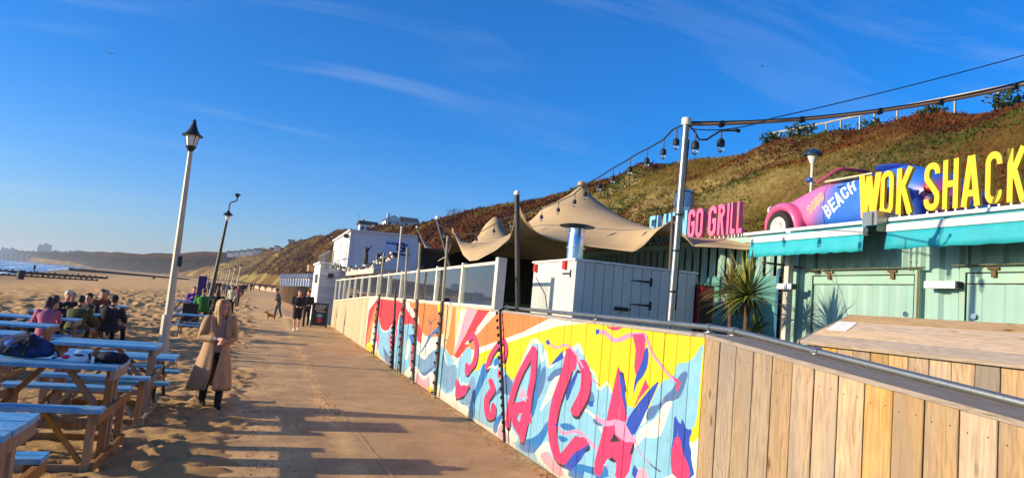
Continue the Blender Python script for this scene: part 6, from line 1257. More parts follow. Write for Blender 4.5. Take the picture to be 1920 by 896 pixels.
def person(label, loc, yaw, pose='stand', h=1.72, top='#222222', bottom='#22242c', shoe='#18181a', hair='#3a2a1c', hairlen='short', seat=.645, lean=.25, stride=.18, arms='down', shorts=False, hat=None, voxel=.02, coat=0.0, bulk=1.0, turn=0.0, group=None, skin=None):
    t = thing('person', label, 'person', tuple(loc), yaw, group, world=False); k = h / 1.72
    sit = pose == 'sit'; hz = (seat + .1) / k if sit else .92
    def up_(x, y, z):                                     # torso points lean forward about the hips
        zz = z - .92; return Vector((x, y * 1.0 + math.sin(lean) * zz + (0 if not sit else -.02), hz + math.cos(lean) * zz)) * k
    if not sit: lean_ = lean
    neck, head = up_(0, 0.0, 1.45), up_(0, .035, 1.60)
    sh_ = [up_(s * .185 * bulk, 0, 1.385) for s in (-1, 1)]
    if sit: lower = [[Vector((s * .1, 0.0, hz)) * k, Vector((s * .13, .40, hz - .0)) * k, Vector((s * .14, .40 + .04, max(hz - .43, .1))) * k] for s in (-1, 1)]
    else: lower = [[Vector((s * .09, 0, .92)) * k, Vector((s * .1, s * stride * .55 + .03, .50)) * k, Vector((s * .09, s * stride - (.04 if s < 0 else 0), .09 + (.03 if s * stride < 0 else 0))) * k] for s in (-1, 1)]
    if arms == 'table': wr = [Vector((s * .12, .42, hz + .33)) * k for s in (-1, 1)]; el = [Vector((s * .26, .2, hz + .20)) * k for s in (-1, 1)]
    elif arms == 'belly': el = [up_(s * .25, -.03, 1.10) for s in (-1, 1)]; wr = [up_(s * .05, .2, 1.08 + .02 * s) for s in (-1, 1)]
    elif arms == 'swing': el = [up_(s * .25, -.05 - s * .05, 1.12) for s in (-1, 1)]; wr = [up_(s * .25, .1 - s * .12, .90) for s in (-1, 1)]
    elif arms == 'lap': el = [up_(s * .25, .02, 1.12) for s in (-1, 1)]; wr = [Vector((s * .1, .26, hz + .12)) * k for s in (-1, 1)]
    else: el = [up_(s * .245, -.02, 1.11) for s in (-1, 1)]; wr = [up_(s * .25, .05, .87) for s in (-1, 1)]
    # --- body: one continuous skin
    b = MB()
    def torso(mb, g, zlo=.90, zhi=1.43):
        prof = ((.88, .155, .11), (.95, .165, .115), (1.05, .145, .1), (1.15, .15, .105), (1.27, .175, .12), (1.36, .18, .11), (1.42, .12, .08), (1.47, .055, .055))
        rr = []
        for z, rx_, ry_ in prof:
            if z < zlo - .03 or z > zhi + .05: continue
            q = []
            for j in range(14):
                a = 2 * math.pi * j / 14; q.append(up_((rx_ * bulk + g) * math.cos(a), (ry_ * bulk + g) * math.sin(a), z))
            rr.append(q)
        mb.rings(rr)
    torso(b, -.012)
    hb = MB(); hd = Matrix.Rotation(turn, 3, 'Z')
    def hp(x, y, z): return head + hd @ Vector((x, y, z)) * k
    rr = []
    for z, rx_, ry_, oy in ((-.125, .03, .035, .035), (-.105, .05, .06, .022), (-.06, .062, .08, .012), (0, .072, .092, 0), (.05, .074, .094, -.004), (.09, .062, .08, -.008), (.115, .035, .045, -.008), (.122, .01, .012, -.008)):
        rr.append([hp(rx_ * math.cos(2 * math.pi * j / 14), oy + ry_ * math.sin(2 * math.pi * j / 14), z) for j in range(14)])
    b.rings(rr); b.limb([neck - Vector((0, 0, .05)) * k, head - Vector((0, .01, .06)) * k], [.052 * k, .05 * k], 10)
    b.limb([hp(0, .085, .012), hp(0, .104, -.022)], [.011 * k, .016 * k], 6); b.limb([hp(-.02, .083, -.062), hp(.02, .083, -.062)], [.009 * k, .009 * k], 6); b.limb([hp(-.045, .075, .03), hp(.045, .075, .03)], [.012 * k, .012 * k], 6)
    for s in (-1, 1): b.ell(tuple(hp(s * .074, -.005, -.01)), .012 * k, .02 * k, .032 * k, 8, 6)
    for i, s in enumerate((-1, 1)):
        b.limb([sh_[i], el[i], wr[i]], [.045 * k, .038 * k, .027 * k]); hand(b, wr[i], wr[i] - el[i], s, .5 if arms in ('belly', 'table', 'lap') else .3)
        b.limb(lower[i], [.075 * k, .054 * k, .038 * k]); ft_ = lower[i][2]; b.limb([ft_ + Vector((0, -.03, -.045)) * k, ft_ + Vector((0, .12, -.06)) * k], [.035 * k, .028 * k], 8)
    sk = skin_m if not skin else clm(skin)
    mesh_obj('body', remesh(b, voxel * .72, 1), sk, t)
    ey = MB()
    for s in (-1, 1): ey.ell(tuple(hp(s * .03, .084, .008)), .011 * k, .008 * k, .008 * k, 8, 6)
    if h > 0 and voxel <= .02: ey.build('eyes', black_metal, t, True, world=False)
    # --- clothes
    c = MB(); torso(c, .018 + .01 * (bulk - 1), .9, 1.40)
    for i in range(2): c.limb([sh_[i] + Vector((0, 0, .0)), el[i], wr[i].lerp(el[i], .08)], [.066 * k * bulk, .058 * k * bulk, .042 * k], 10)
    c.limb([neck - Vector((0, 0, .035)) * k, neck + Vector((0, 0, .0)) * k], [.075 * k, .068 * k], 10)
    if coat and not sit: c.rings([[up_((rx_ * bulk) * math.cos(2 * math.pi * j / 14), ry_ * math.sin(2 * math.pi * j / 14), z) for j in range(14)] for z, rx_, ry_ in ((.92 - coat, .22, .17), (.92, .19, .14), (1.0, .18, .135))])
    if sit: c.rings([[Vector((rx_ * bulk * math.cos(2 * math.pi * j / 14), ry_ * math.sin(2 * math.pi * j / 14) + .0, z)) * k for j in range(14)] for z, rx_, ry_ in ((hz - .09, .2, .15), (hz, .195, .15), (hz + .12, .18, .135))])
    mesh_obj('jacket', remesh(c, voxel, 2), clm(top), t)
    tr = MB()
    for i in range(2):
        L3 = lower[i]; e = L3[2] if not shorts else L3[1].lerp(L3[0], .15); tr.limb([L3[0] + Vector((0, 0, .02)) * k, L3[1], e] if not shorts else [L3[0], e], [.098 * k, .072 * k, .056 * k] if not shorts else [.105 * k, .098 * k], 10)
    if not sit: tr.rings([[Vector((rx_ * math.cos(2 * math.pi * j / 14), ry_ * math.sin(2 * math.pi * j / 14), z)) * k for j in range(14)] for z, rx_, ry_ in ((.80, .12, .1), (.86, .175, .125), (.93, .17, .12), (1.0, .15, .11))])
    mesh_obj('shorts' if shorts else 'trousers', remesh(tr, voxel, 2), clm(bottom), t)
    sh2 = MB()
    for i in range(2):
        f = lower[i][2]; so_ = MB(); so_.limb([f + Vector((0, -.035, -.05)) * k, f + Vector((0, .05, -.045)) * k, f + Vector((0, .15, -.062)) * k], [.045 * k, .045 * k, .034 * k], 8); so_.limb([f, f + Vector((0, -.01, -.04)) * k], [.048 * k, .05 * k], 8); mesh_obj('shoe', remesh(so_, voxel * .8, 1), clm(shoe), t)
    hr = MB(); rr = []
    for z, rx_, ry_, oy in ((-.03 if hairlen == 'short' else -.05, .078, .075, -.03), (.03, .083, .088, -.02), (.07, .081, .098, -.008), (.105, .062, .078, -.01), (.13, .03, .04, -.012), (.138, .01, .01, -.012)):
        rr.append([hp(rx_ * math.cos(2 * math.pi * j / 16), oy + ry_ * math.sin(2 * math.pi * j / 16), z) for j in range(16)])
    if hairlen != 'bald': hr.rings(rr)
    if hairlen == 'long':
        hr.rings([[hp(rx_ * math.cos(2 * math.pi * j / 12), oy + ry_ * math.sin(2 * math.pi * j / 12), z) for j in range(12)] for z, rx_, ry_, oy in ((.05, .08, .05, -.05), (-.08, .09, .05, -.06), (-.2, .1, .045, -.075), (-.34, .085, .04, -.09), (-.42, .04, .02, -.09))])
    if hairlen == 'front':
        for s in (-1, 1): hr.limb([hp(s * .06, .03, .09), hp(s * .085, .035, .0), hp(s * .085, .05, -.12), hp(s * .1, .09, -.24), hp(s * .09, .1, -.34)], [.03 * k, .038 * k, .038 * k, .035 * k, .015 * k], 8)
        hr.limb([hp(0, -.06, .05), hp(0, -.07, -.1), hp(0, -.07, -.22)], [.075 * k, .08 * k, .06 * k], 10)
    if hairlen == 'bald': hr.rings([[hp(.076 * math.cos(2 * math.pi * j / 14), -.025 + .075 * math.sin(2 * math.pi * j / 14), z) for j in range(14)] for z in (-.05, .0, .03)])
    mesh_obj('hair', remesh(hr, max(voxel * .6, .009), 1), hairm(hair), t)
    if hat:
        ht_ = MB(); ht_.rings([[hp(rx_ * math.cos(2 * math.pi * j / 16), -.008 + rx_ * 1.15 * math.sin(2 * math.pi * j / 16), z) for j in range(16)] for z, rx_ in ((.04, .086), (.08, .088), (.12, .075), (.145, .04), (.15, .01))]); ht_.limb([hp(-.05, .1, .05), hp(.05, .1, .05)], [.012 * k, .012 * k], 6); mesh_obj('cap', remesh(ht_, .012, 1), clm(hat), t)
    return t, dict(head=head, neck=neck, wr=wr, el=el, sh=sh_, hp=hp, up=up_, k=k)
# woman in the trench coat
wl = at_z(392, 764, 0); wl.z = 0
W_, J = person('woman in a long beige trench coat and dark boots walking beside the blue tables', wl, R(180) + .28, 'walk', 1.68, top='#8d8182', bottom='#1b1b22', shoe='#121214', hair='#a9834f', hairlen='front', arms='belly', stride=-.15, lean=.05, voxel=.012, turn=.45)
coatm = cloth('beige_trench_coat', '#b08a63')
def coat_shell():
    k = J['k']; rr = []; n = 46
    prof = [(1.44, .11, .085, .75), (1.40, .165, .11, .62), (1.33, .19, .135, .5), (1.2, .185, .145, .42), (1.05, .18, .145, .27), (.9, .20, .16, .2), (.72, .235, .215, .1), (.55, .27, .255, .08), (.29, .31, .285, .09)]
    for z, rx_, ry_, gap in prof:
        f = max(0, (1.1 - z) / .7); q = []
        for j in range(n + 1):
            a = math.pi / 2 - .16 * f + gap + (2 * math.pi - 2 * gap) * j / n; rip = 1 + .055 * f * math.sin(9 * a + 1.2) + .03 * f * math.sin(17 * a); off = .05 * f
            q.append(Vector((rx_ * rip * math.cos(a) + off * (1 if math.cos(a) > 0 else .4), ry_ * rip * math.sin(a) - .01 + .025 * (z - .92), z)) * k)
        rr.append(q)
    mb = MB().rings(rr, False, 0, False); return mb
o = coat_shell().build('trench_coat', coatm, W_, True, world=False); s_ = o.modifiers.new('t', 'SOLIDIFY'); s_.thickness = .012; s_.offset = 1; ss = o.modifiers.new('s', 'SUBSURF'); ss.levels = 1; ss.render_levels = 1
sl_ = MB()
for i in range(2): sl_.limb([J['sh'][i] + Vector((0, 0, .005)), J['el'][i].lerp(J['sh'][i], .5), J['el'][i], J['wr'][i].lerp(J['el'][i], .3)], [.074, .073, .068, .056], 12)
mesh_obj('coat_sleeves', remesh(sl_, .014, 2), coatm, W_)
lp_ = MB()
for s in (-1, 1):
    q = [J['up'](s * .09, .10, 1.44), J['up'](s * .17, .13, 1.40), J['up'](s * .16, .165, 1.25), J['up'](s * .09, .175, 1.12), J['up'](s * .06, .15, 1.3)]; lp_.add(q + [p + Vector((0, .012, 0)) for p in q], [(0, 1, 2, 3, 4), (9, 8, 7, 6, 5)] + [(i, (i + 1) % 5, 5 + (i + 1) % 5, 5 + i) for i in range(5)])
lp_.rings([[J['up'](rx_ * math.cos(a), .85 * rx_ * math.sin(a) - .01, z) for a in np.linspace(0, 2 * math.pi, 16, endpoint=False)] for z, rx_ in ((1.41, .10), (1.47, .095), (1.50, .088), (1.47, .08))], False)
lp_.build('coat_collar', coatm, W_, world=False)
MB().lathe([(.055, -.02), (.06, .0), (.055, .02)], tuple(J['wr'][0]), 10, axis='x').build('cuff', coatm, W_, world=False)
for s in (-1, 1):
    pass
# walking man, companion, dog walker
FAR = .022
person('man in dark sweater and shorts with bare legs walking towards us on the path', at_z(554, 620), R(180) + .05, 'walk', 1.8, top='#15161c', bottom='#101218', shoe='#c9c0b4', hair='#6b5a4a', hairlen='short', shorts=True, arms='lap', stride=.12, lean=.03, bulk=1.2, voxel=FAR)
person('dark dressed walker half hidden behind the man in shorts', at_z(572, 612), R(180) - .1, 'walk', 1.8, top='#14161c', bottom='#16181e', hair='#4a3a2c', arms='lap', stride=.1, lean=.03, bulk=1.1, voxel=FAR)
dw, _ = person('person in dark jacket and jeans walking a small dog, seen from the side', at_z(520, 596), R(95), 'walk', 1.72, top='#1c2030', bottom='#2a3242', shoe='#8a8a90', hair='#1a1614', arms='lap', stride=.16, voxel=FAR, hat='#16161a')
dg = at_z(508, 599)
dog = thing('dog', 'small ginger dog standing beside the person in jeans', 'dog', (dg.x, dg.y, 0), R(80), world=False); ob_ = MB()
ob_.limb([(-.02, -.16, .24), (-.0, 0, .235), (0, .17, .26)], [.075, .08, .095], 10); ob_.limb([(0, .2, .29), (0, .27, .38)], [.06, .05], 8); ob_.limb([(0, .28, .41), (0, .33, .4), (0, .41, .375)], [.058, .05, .028], 8)
for s in (-1, 1):
    ob_.limb([(s * .05, .17, .24), (s * .055, .16, .12), (s * .055, .175, .02)], [.035, .024, .02], 6); ob_.limb([(s * .05, -.17, .24), (s * .06, -.13, .15), (s * .058, -.2, .09), (s * .058, -.17, .02)], [.045, .03, .02, .02], 6); ob_.limb([(s * .035, .26, .45), (s * .055, .25, .5)], [.02, .008], 6)
ob_.limb([(0, -.22, .27), (0, -.32, .36), (0, -.34, .44)], [.022, .018, .01], 6)
mesh_obj('body', remesh(ob_, .012, 2), mat('ginger_fur', '#a0562a', .9, .3, 10, .5), dog)
a = dog.matrix_basis @ Vector((0, .24, .33)); hnd = Vector((dw.location.x - .05, dw.location.y - .1, .8))
ld = MB().tube([(0, .24, .36), dog.matrix_basis.inverted() @ hnd], .008, 5).build('lead', black_cable, dog, world=False)
sb = at_z(601, 601); person('person sitting behind the black pavement sign', (sb.x, sb.y + 1.2, 0), R(200), 'sit', 1.7, top='#20222a', bottom='#1c1e26', hair='#3a2c20', seat=.45, lean=.1, arms='lap', voxel=FAR)
# seated group at the tables
S_ = dict(pose='sit', voxel=FAR, arms='table')
def seated(label, u_, vt, y, yaw, **kw):
    p = at_y(u_, vt, y); q = dict(S_); q.update(kw); k = q.get('h', 1.72) / 1.72; q['seat'] = min(max(p.z - (.1 + .68 * math.cos(q.get('lean', .25)) + .13) * k, .34), .7); return person(label, (p.x, y, 0), yaw, **q)
seated('woman with long dark hair in a pink jacket seated with her back to us', 94, 557, 17.85, .25, h=1.66, top='#b06078', bottom='#3a3038', hair='#2a1a14', hairlen='long', lean=.22)
seated('person in a dark jacket hunched over at the far left of the group', 76, 560, 18.9, -.9, h=1.72, top='#22242c', bottom='#1c1c22', hair='#2c2018', lean=.45)
seated('man with short brown hair facing us over the shoulder of the woman in pink', 111, 553, 19.35, R(180) - .2, h=1.74, top='#15161a', bottom='#1a1a20', hair='#3a2416', lean=.2)
seated('man with white hair facing us between the dark jackets', 129, 543, 20.4, R(180) + .3, h=1.78, top='#1b1c22', bottom='#1a1a20', hair='#b8b4ac', lean=.18)
seated('man in an olive green jacket seated with his back to us', 149, 553, 19.6, -.1, h=1.82, top='#454a22', bottom='#2a2820', hair='#2a1c14', lean=.25, bulk=1.2)
seated('person in a black coat seated right of the olive jacket', 174, 549, 21.8, R(180) - .4, h=1.76, top='#121318', bottom='#16161a', hair='#241a14', lean=.15, bulk=1.1)
seated('person in a rust brown and black jacket at the back of the group', 192, 541, 23.2, R(180) + .5, h=1.8, top='#7a4424', bottom='#1c1c20', hair='#1c1614', lean=.12)
seated('grey haired person in charcoal at the middle back of the group', 139, 547, 22.4, R(180) + .1, h=1.74, top='#1e2026', bottom='#16161a', hair='#8a8680', lean=.15)
seated('person in black puffer and pale woolly hat at the right rear of the group', 203, 544, 23.6, R(180) - .3, h=1.76, top='#17181c', bottom='#16161a', hair='#2a2018', hat='#8f8f92', lean=.12, bulk=1.2)
seated('person in a dark brown coat squeezed in behind the olive jacket', 161, 551, 23.0, R(180) + .6, h=1.72, top='#2e241e', bottom='#16161a', hair='#1e1612', lean=.2, bulk=1.1)
nv, jn = seated('man in a navy coat and dark cap seated on the bench end', 212, 556, 20.9, -.35, h=1.84, top='#171a28', bottom='#14161e', hair='#1c1614', hat='#15161c', lean=.12, bulk=1.2)
bp = MB(); bp.ell((0, -.2, 1.1), .15, .1, .23, 14, 10); 
bp.v = [(a_, b__, c__ - .3) for a_, b__, c__ in bp.v]; mesh_obj('backpack', remesh(bp, .02, 2), clm('#10121a'), nv)
# group beyond the lamp post
seated('woman in a purple jacket seated facing us beyond the lamp post', 365, 537, 31.7, R(180) + .2, h=1.68, top='#6a2f86', bottom='#2a2a36', hair='#6a3a22', lean=.1)
seated('person in a bright green jacket seated with back to us', 384, 540, 30.2, .1, h=1.8, top='#2f7a2c', bottom='#1a1c22', hair='#5a4636', lean=.12, bulk=1.2)
seated('dark haired woman in black seated right behind the trench coat woman', 411, 540, 29.6, .2, h=1.72, top='#1a181c', bottom='#1a1a20', hair='#4a3424', hairlen='long', lean=.12, bulk=1.1)
person('standing woman in a cream top and black leggings by the far tables', at_z(430, 590), R(160), 'walk', 1.7, top='#b9b49a', bottom='#14141a', hair='#2c2018', hairlen='long', stride=.12, lean=.05, arms='swing', voxel=FAR)
person('woman in a dusty pink coat walking away along the path', at_z(443, 576), R(10), 'walk', 1.66, top='#9a5c54', bottom='#1c1a1e', hair='#5a4030', stride=.16, lean=.04, coat=.25, arms='swing', voxel=FAR)
far_p = [(437, 562, '#2a2a30', 1.7), (447, 557, '#3a3036', 1.7), (455, 553, '#1d1f2a', 1.75), (461, 548, '#5a2a2a', 1.7), (425, 560, '#6a6a70', 1.7), (418, 553, '#2c3040', 1.7), (470, 546, '#20242c', 1.75), (486, 545, '#404050', 1.7), (497, 546, '#22222a', 1.72), (510, 546, '#7a3030', 1.68), (522, 549, '#303440', 1.7), (410, 549, '#1c1c24', 1.7), (403, 551, '#4a3a30', 1.7), (391, 552, '#28303a', 1.7), (475, 543, '#8a8078', 1.7), (540, 552, '#5a4a44', 1.7), (548, 553, '#9a6a58', 1.65)]
plab = ['in charcoal nearest of the far strollers', 'in plum grey', 'in midnight blue', 'in a wine red top', 'in a light grey coat by the distant lamps', 'in slate blue', 'in black on the open path', 'in a grey violet coat', 'in black near the low wall', 'in a brick red top', 'in blue grey beside the beach huts', 'in black by the banner', 'in brown by the banner', 'in dark teal grey left of the lamp', 'in pale stone colour, very far off', 'in taupe under the beach huts', 'in salmon pink under the beach huts']
for (u_, v_, col_, hh), lb in zip(far_p, plab):
    p = at_z(u_, v_); d = min(p.y, 170); p = at_y(u_, v_, d)
    person('tiny distant walker ' + lb, (p.x, d, max(p.z, 0) if d > 60 else 0), random.choice((0, math.pi)) + random.uniform(-.4, .4), 'walk', hh, top=col_, bottom='#22242c', hair=random.choice(('#2a1c14', '#5a4430', '#8a7a60')), stride=.16, arms='swing', voxel=.035, group='tiny walkers far along the promenade')
# ================================================================ bags and small things
rk = at_z(42, 672, 1.0); rk = Vector((-2.25, 8.55, 1.0))
ruck = thing('rucksack', 'blue and black rucksack lying on the tall blue table', 'rucksack', tuple(rk))
r_ = MB(); r_.limb([(rk.x - .2, rk.y, 1.11), (rk.x + .02, rk.y, 1.13), (rk.x + .17, rk.y, 1.1)], [.1, .13, .085], 14); mesh = remesh(r_, .016, 3); mesh.transform(Matrix.Translation(-rk)); mesh_obj('body', mesh, cloth('blue_black_bag', '#101a34', dirt='#1f4f9a', dscale=5, damt=.9), ruck)
MB().tube([(rk.x - .18, rk.y - .1, 1.06), (rk.x - .1, rk.y - .135, 1.16), (rk.x - .02, rk.y - .12, 1.2)], .014, 6).tube([(rk.x + .0, rk.y - .13, 1.05), (rk.x + .04, rk.y - .14, 1.15), (rk.x + .02, rk.y - .1, 1.22)], .014, 6).build('strap', black_cable, ruck, True)
MB().tube([(rk.x + .2, rk.y - .02, 1.08), (rk.x + .27, rk.y - .05, 1.1), (rk.x + .3, rk.y - .05, 1.04), (rk.x + .24, rk.y - .04, 1.02)], .012, 6).build('side_strap', black_cable, ruck, True)
mb = MB().ell((rk.x - .12, rk.y - .1, 1.15), .07, .03, .04, 10, 8); mb.build('blue_panel', cloth('bright_blue_panel', '#2a63b8'), ruck, True)
hx = Vector((-1.78, 8.5, 1.0)); hel = thing('cycle_helmet', 'white cycle helmet with a red flash on the tall blue table', 'helmet', tuple(hx))
MB().rings([[(hx.x + rx_ * math.cos(a), hx.y + ry_ * math.sin(a), 1.003 + z) for a in np.linspace(0, 2 * math.pi, 18, endpoint=False)] for z, rx_, ry_ in ((0, .13, .1), (.03, .145, .11), (.07, .13, .1), (.1, .09, .07), (.12, .03, .03))]).build('shell', mat('helmet_white', '#c9d2da', .35, .05, 4, .02), hel, True)
MB().ell((hx.x - .09, hx.y - .08, 1.05), .055, .03, .022, 10, 6).build('red_flash', mat('helmet_red', '#d02a48', .4, .05, 4, 0), hel, True); MB().ell((hx.x + .03, hx.y - .09, 1.075), .05, .025, .012, 10, 6).build('vent', black_metal, hel, True)
jx = Vector((-1.5, 8.5, 1.0)); jk = thing('folded_jacket', 'crumpled navy jacket beside the helmet on the tall table', 'jacket', tuple(jx)); j_ = MB()
for a, b_, c_, r1 in ((-.1, .0, .06, .07), (.02, -.03, .07, .08), (.12, .02, .05, .06), (.0, .05, .05, .07)): j_.ell((jx.x + a, jx.y + b_, 1.0 + c_), r1 * 1.5, r1 * 1.2, .06, 10, 8)
mesh = remesh(j_, .014, 2); mesh.transform(Matrix.Translation(-jx)); mesh_obj('cloth', mesh, cloth('navy_jacket', '#10152c'), jk); MB().bx(jx.x - .13, jx.x - .1, jx.y - .12, jx.y - .1, 1.003, 1.07).build('label_tag', white_paint, jk)
bx_ = Vector((-2.52, 7.82, .645)); bg_ = thing('black_bag', 'black bag with loose straps on the bench at the left edge', 'bag', tuple(bx_)); b_ = MB(); b_.ell((bx_.x - .1, bx_.y, .8), .14, .12, .16, 12, 10); mesh = remesh(b_, .016, 2); mesh.transform(Matrix.Translation(-bx_)); mesh_obj('body', mesh, cloth('black_bag_cloth', '#101012'), bg_)
MB().tube([(bx_.x - .02, bx_.y - .05, .9), (bx_.x + .1, bx_.y - .1, .78), (bx_.x + .16, bx_.y - .13, .66), (bx_.x + .12, bx_.y - .16, .45)], .013, 6).tube([(bx_.x, bx_.y - .08, .75), (bx_.x + .2, bx_.y - .13, .69), (bx_.x + .3, bx_.y - .12, .66)], .012, 6).build('strap', black_cable, bg_, True)
cr_ = at_y(358, 575, 29.3); cb2 = thing('black_box', 'square black box standing beside the green jacket', 'box', (cr_.x, 29.3, 0)); MB().bx(cr_.x - .26, cr_.x + .26, 29.1, 29.5, 0, .92).build('body', dark_in, cb2); MB().bx(cr_.x - .28, cr_.x + .28, 29.08, 29.52, .921, .96).build('lid', black_metal, cb2)
# pavement sign
sx = at_z(597, 613); sg = thing('pavement_sign', 'black folding pavement sign with white writing and a red disc', 'sign', (sx.x, sx.y, 0)); Yb_ = sx.y
grn = mat('sign_frame_green', '#2c4a4a', .5, .1, 5, .05); wht = mat('sign_white_print', '#d8d8d0', .7, .05, 5, 0); rdp = mat('sign_red_print', '#b82a44', .7, .05, 5, 0); blp = mat('sign_blue_print', '#6f8fa0', .7, .05, 5, 0)
def SB(a, b, d): return (sx.x + a, Yb_ + .22 * (1.2 - b) / 1.2 * -1 + .22 - d, b)
MB().prism([(-.35, .12), (.35, .12), (.35, 1.18), (-.35, 1.18)], SB, -.02, .02).build('board', mat('chalkboard', '#15181a', .6, .1, 5, .05), sg)
MB().prism([(-.41, .0), (-.351, .0), (-.351, 1.22), (-.41, 1.22)], SB, -.03, .03).prism([(.351, .0), (.41, .0), (.41, 1.22), (.351, 1.22)], SB, -.03, .03).prism([(-.35, 1.181), (.35, 1.181), (.35, 1.22), (-.35, 1.22)], SB, -.03, .03).prism([(-.35, .06), (.35, .06), (.35, .119), (-.35, .119)], SB, -.03, .03).build('frame', grn, sg)
MB().prism([(-.4, 0), (-.35, 0), (-.35, 1.2), (-.4, 1.2)], lambda a, b, d: (sx.x + a, Yb_ + .22 + .3 * (1.2 - b) / 1.2 + d, b), 0, .05).prism([(.35, 0), (.4, 0), (.4, 1.2), (.35, 1.2)], lambda a, b, d: (sx.x + a, Yb_ + .22 + .3 * (1.2 - b) / 1.2 + d, b), 0, .05).build('back_leg', grn, sg)
wr_ = MB()
for i, (a, b) in enumerate(((-.22, .24), (-.26, .26), (-.26, .2), (-.18, .22))):
    x = a
    while x < b: l_ = random.uniform(.04, .1); wr_.prism([(x, 1.07 - i * .1), (x + l_, 1.07 - i * .1), (x + l_, 1.11 - i * .1), (x, 1.11 - i * .1)], SB, .021, .024); x += l_ + .03
wr_.build('white_writing', wht, sg)
MB().prism([(.2 * math.cos(a) * .8, .58 + .1 * math.sin(a)) for a in np.linspace(0, 6.283, 20, endpoint=False)], SB, .021, .024).build('pale_emblem', blp, sg); MB().prism([(.13 * math.cos(a), .34 + .12 * math.sin(a)) for a in np.linspace(0, 6.283, 20, endpoint=False)], SB, .021, .024).build('red_disc', rdp, sg)
# gulls
def gull(u_, v_, y, span, lab, ang):
    p = at_y(u_, v_, y); g = thing('gull', lab, 'bird', tuple(p), ang, world=False); b = MB(); b.limb([(0, -.2, 0), (0, 0, 0), (0, .2, .02)], [.03, .07, .045], 8)
    b.limb([(0, .26, .03), (0, .33, .02)], [.03, .01], 6)
    for s in (-1, 1): b.tube([(0, .05, .02), (s * span * .25, .1, .1), (s * span * .5, -.06, .03)], [.05, .05, .012], 8, flat=.3)
    b.limb([(0, -.2, 0), (0, -.34, 0)], [.03, .012], 6); mesh_obj('body', remesh(b, .02, 0), mat('gull_feathers', '#5a6470', .7, .2, 6, .1), g); return g
gull(207, 101, 60, 1.3, 'gull gliding with spread wings in the upper left sky', .5); gull(1429, 124, 75, .9, 'tiny gull in the blue sky above the mast cable', 1.2)
# ================================================================ buildings beyond the fence
# flat roofed kiosk behind the glass screens
kx = at_x(700, 508, 3.72); pink_f = mat('pale_pink_fascia', '#d6b7a4', .6, .08, 3, .08)
kio = thing('flat_roof_cafe', 'flat roofed beach cafe with pale pink fascia behind the far glass screens', 'cafe', (5.5, 31, .95))
y_a, y_b = kx.y, at_x(648, 517, 3.72).y
MB().bx(3.72, 8.0, y_a, y_b, kx.z - .08, kx.z + .12).build('roof_fascia', pink_f, kio); MB().bx(3.72, 7.6, y_b + .01, 37.6, 2.42, 2.58).build('lower_fascia', pink_f, kio)
MB().bx(4.5, 7.9, y_a + .3, 37.3, .952, kx.z - .081).build('wall', dark_in, kio)
for i in range(14): MB().bx(4.1, 4.2, y_a + .5 + i * (37 - y_a) / 14, y_a + .62 + i * (37 - y_a) / 14, .953, 2.41).build('post', frame_wood, kio)
# string of floats and driftwood along the cafe roof
fl_ = thing('float_garland', 'garland of pale floats and dark driftwood strung along the cafe roof', 'garland', (4, 31, 3)); P = [at_y(u_, v_, y) for u_, v_, y in ((624, 496, 38), (645, 502, 36), (668, 503, 34), (690, 499, 32), (706, 492, 30), (722, 484, 28), (738, 476, 26.5))]
MB().tube(P, .05, 6).build('rope', dark_post_m, fl_); fb_ = MB(); db_ = MB()
Q = curve_pts([tuple(p) for p in P], 14)
for i, p in enumerate(Q): (fb_ if i % 3 else db_).ell((p[0] + random.uniform(-.12, .12), p[1] + random.uniform(-.2, .2), p[2] + random.uniform(-.14, .12)), .07, .07, .06, 7, 5)
o = fb_.build('floats', white_paint, fl_, True); o['kind'] = 'stuff'; o = db_.build('wood_pieces', dark_post_m, fl_, True); o['kind'] = 'stuff'
for (u_, v0, v1, y, lab) in ((684, 463, 495, 32, 'dark driftwood stump standing on the left of the cafe roof'), (706, 475, 497, 30, 'dark driftwood stump standing on the right of the cafe roof')):
    a, b_ = at_y(u_, v1, y), at_y(u_ + 2, v0, y); o = thing('driftwood', lab, 'driftwood', tuple(a)); MB().tube([a, a.lerp(b_, .5) + Vector((.04, 0, 0)), b_], [.12, .1, .06], 8).build('trunk', dark_post_m, o, True); MB().tube([a.lerp(b_, .6), b_ + Vector((.25, 0, .1))], [.06, .025], 6).build('branch', dark_post_m, o, True)
# furled sail
o = thing('furled_parasol', 'tan and rust folded sailcloth hanging between the leaning poles', 'parasol', tuple(at_y(778, 520, 20))); q = [at_y(u_, v_, y) for u_, v_, y in ((792, 500, 19.8), (770, 523, 20), (766, 541, 20), (775, 548, 20.1), (785, 540, 20.2), (790, 520, 20))]
n1 = Vector((.05, .12, 0)); MB().add(q + [p + n1 for p in q], [tuple(range(6)), tuple(range(11, 5, -1))] + [(i, (i + 1) % 6, 6 + (i + 1) % 6, 6 + i) for i in range(6)]).build('cloth', cloth('rust_tan_canvas', '#7a5a44', dirt='#c09a78', dscale=3, damt=.9), o); MB().tube([at_y(795, 498, 19.8), at_y(762, 548, 20)], .025, 6).build('spar', black_metal, o)
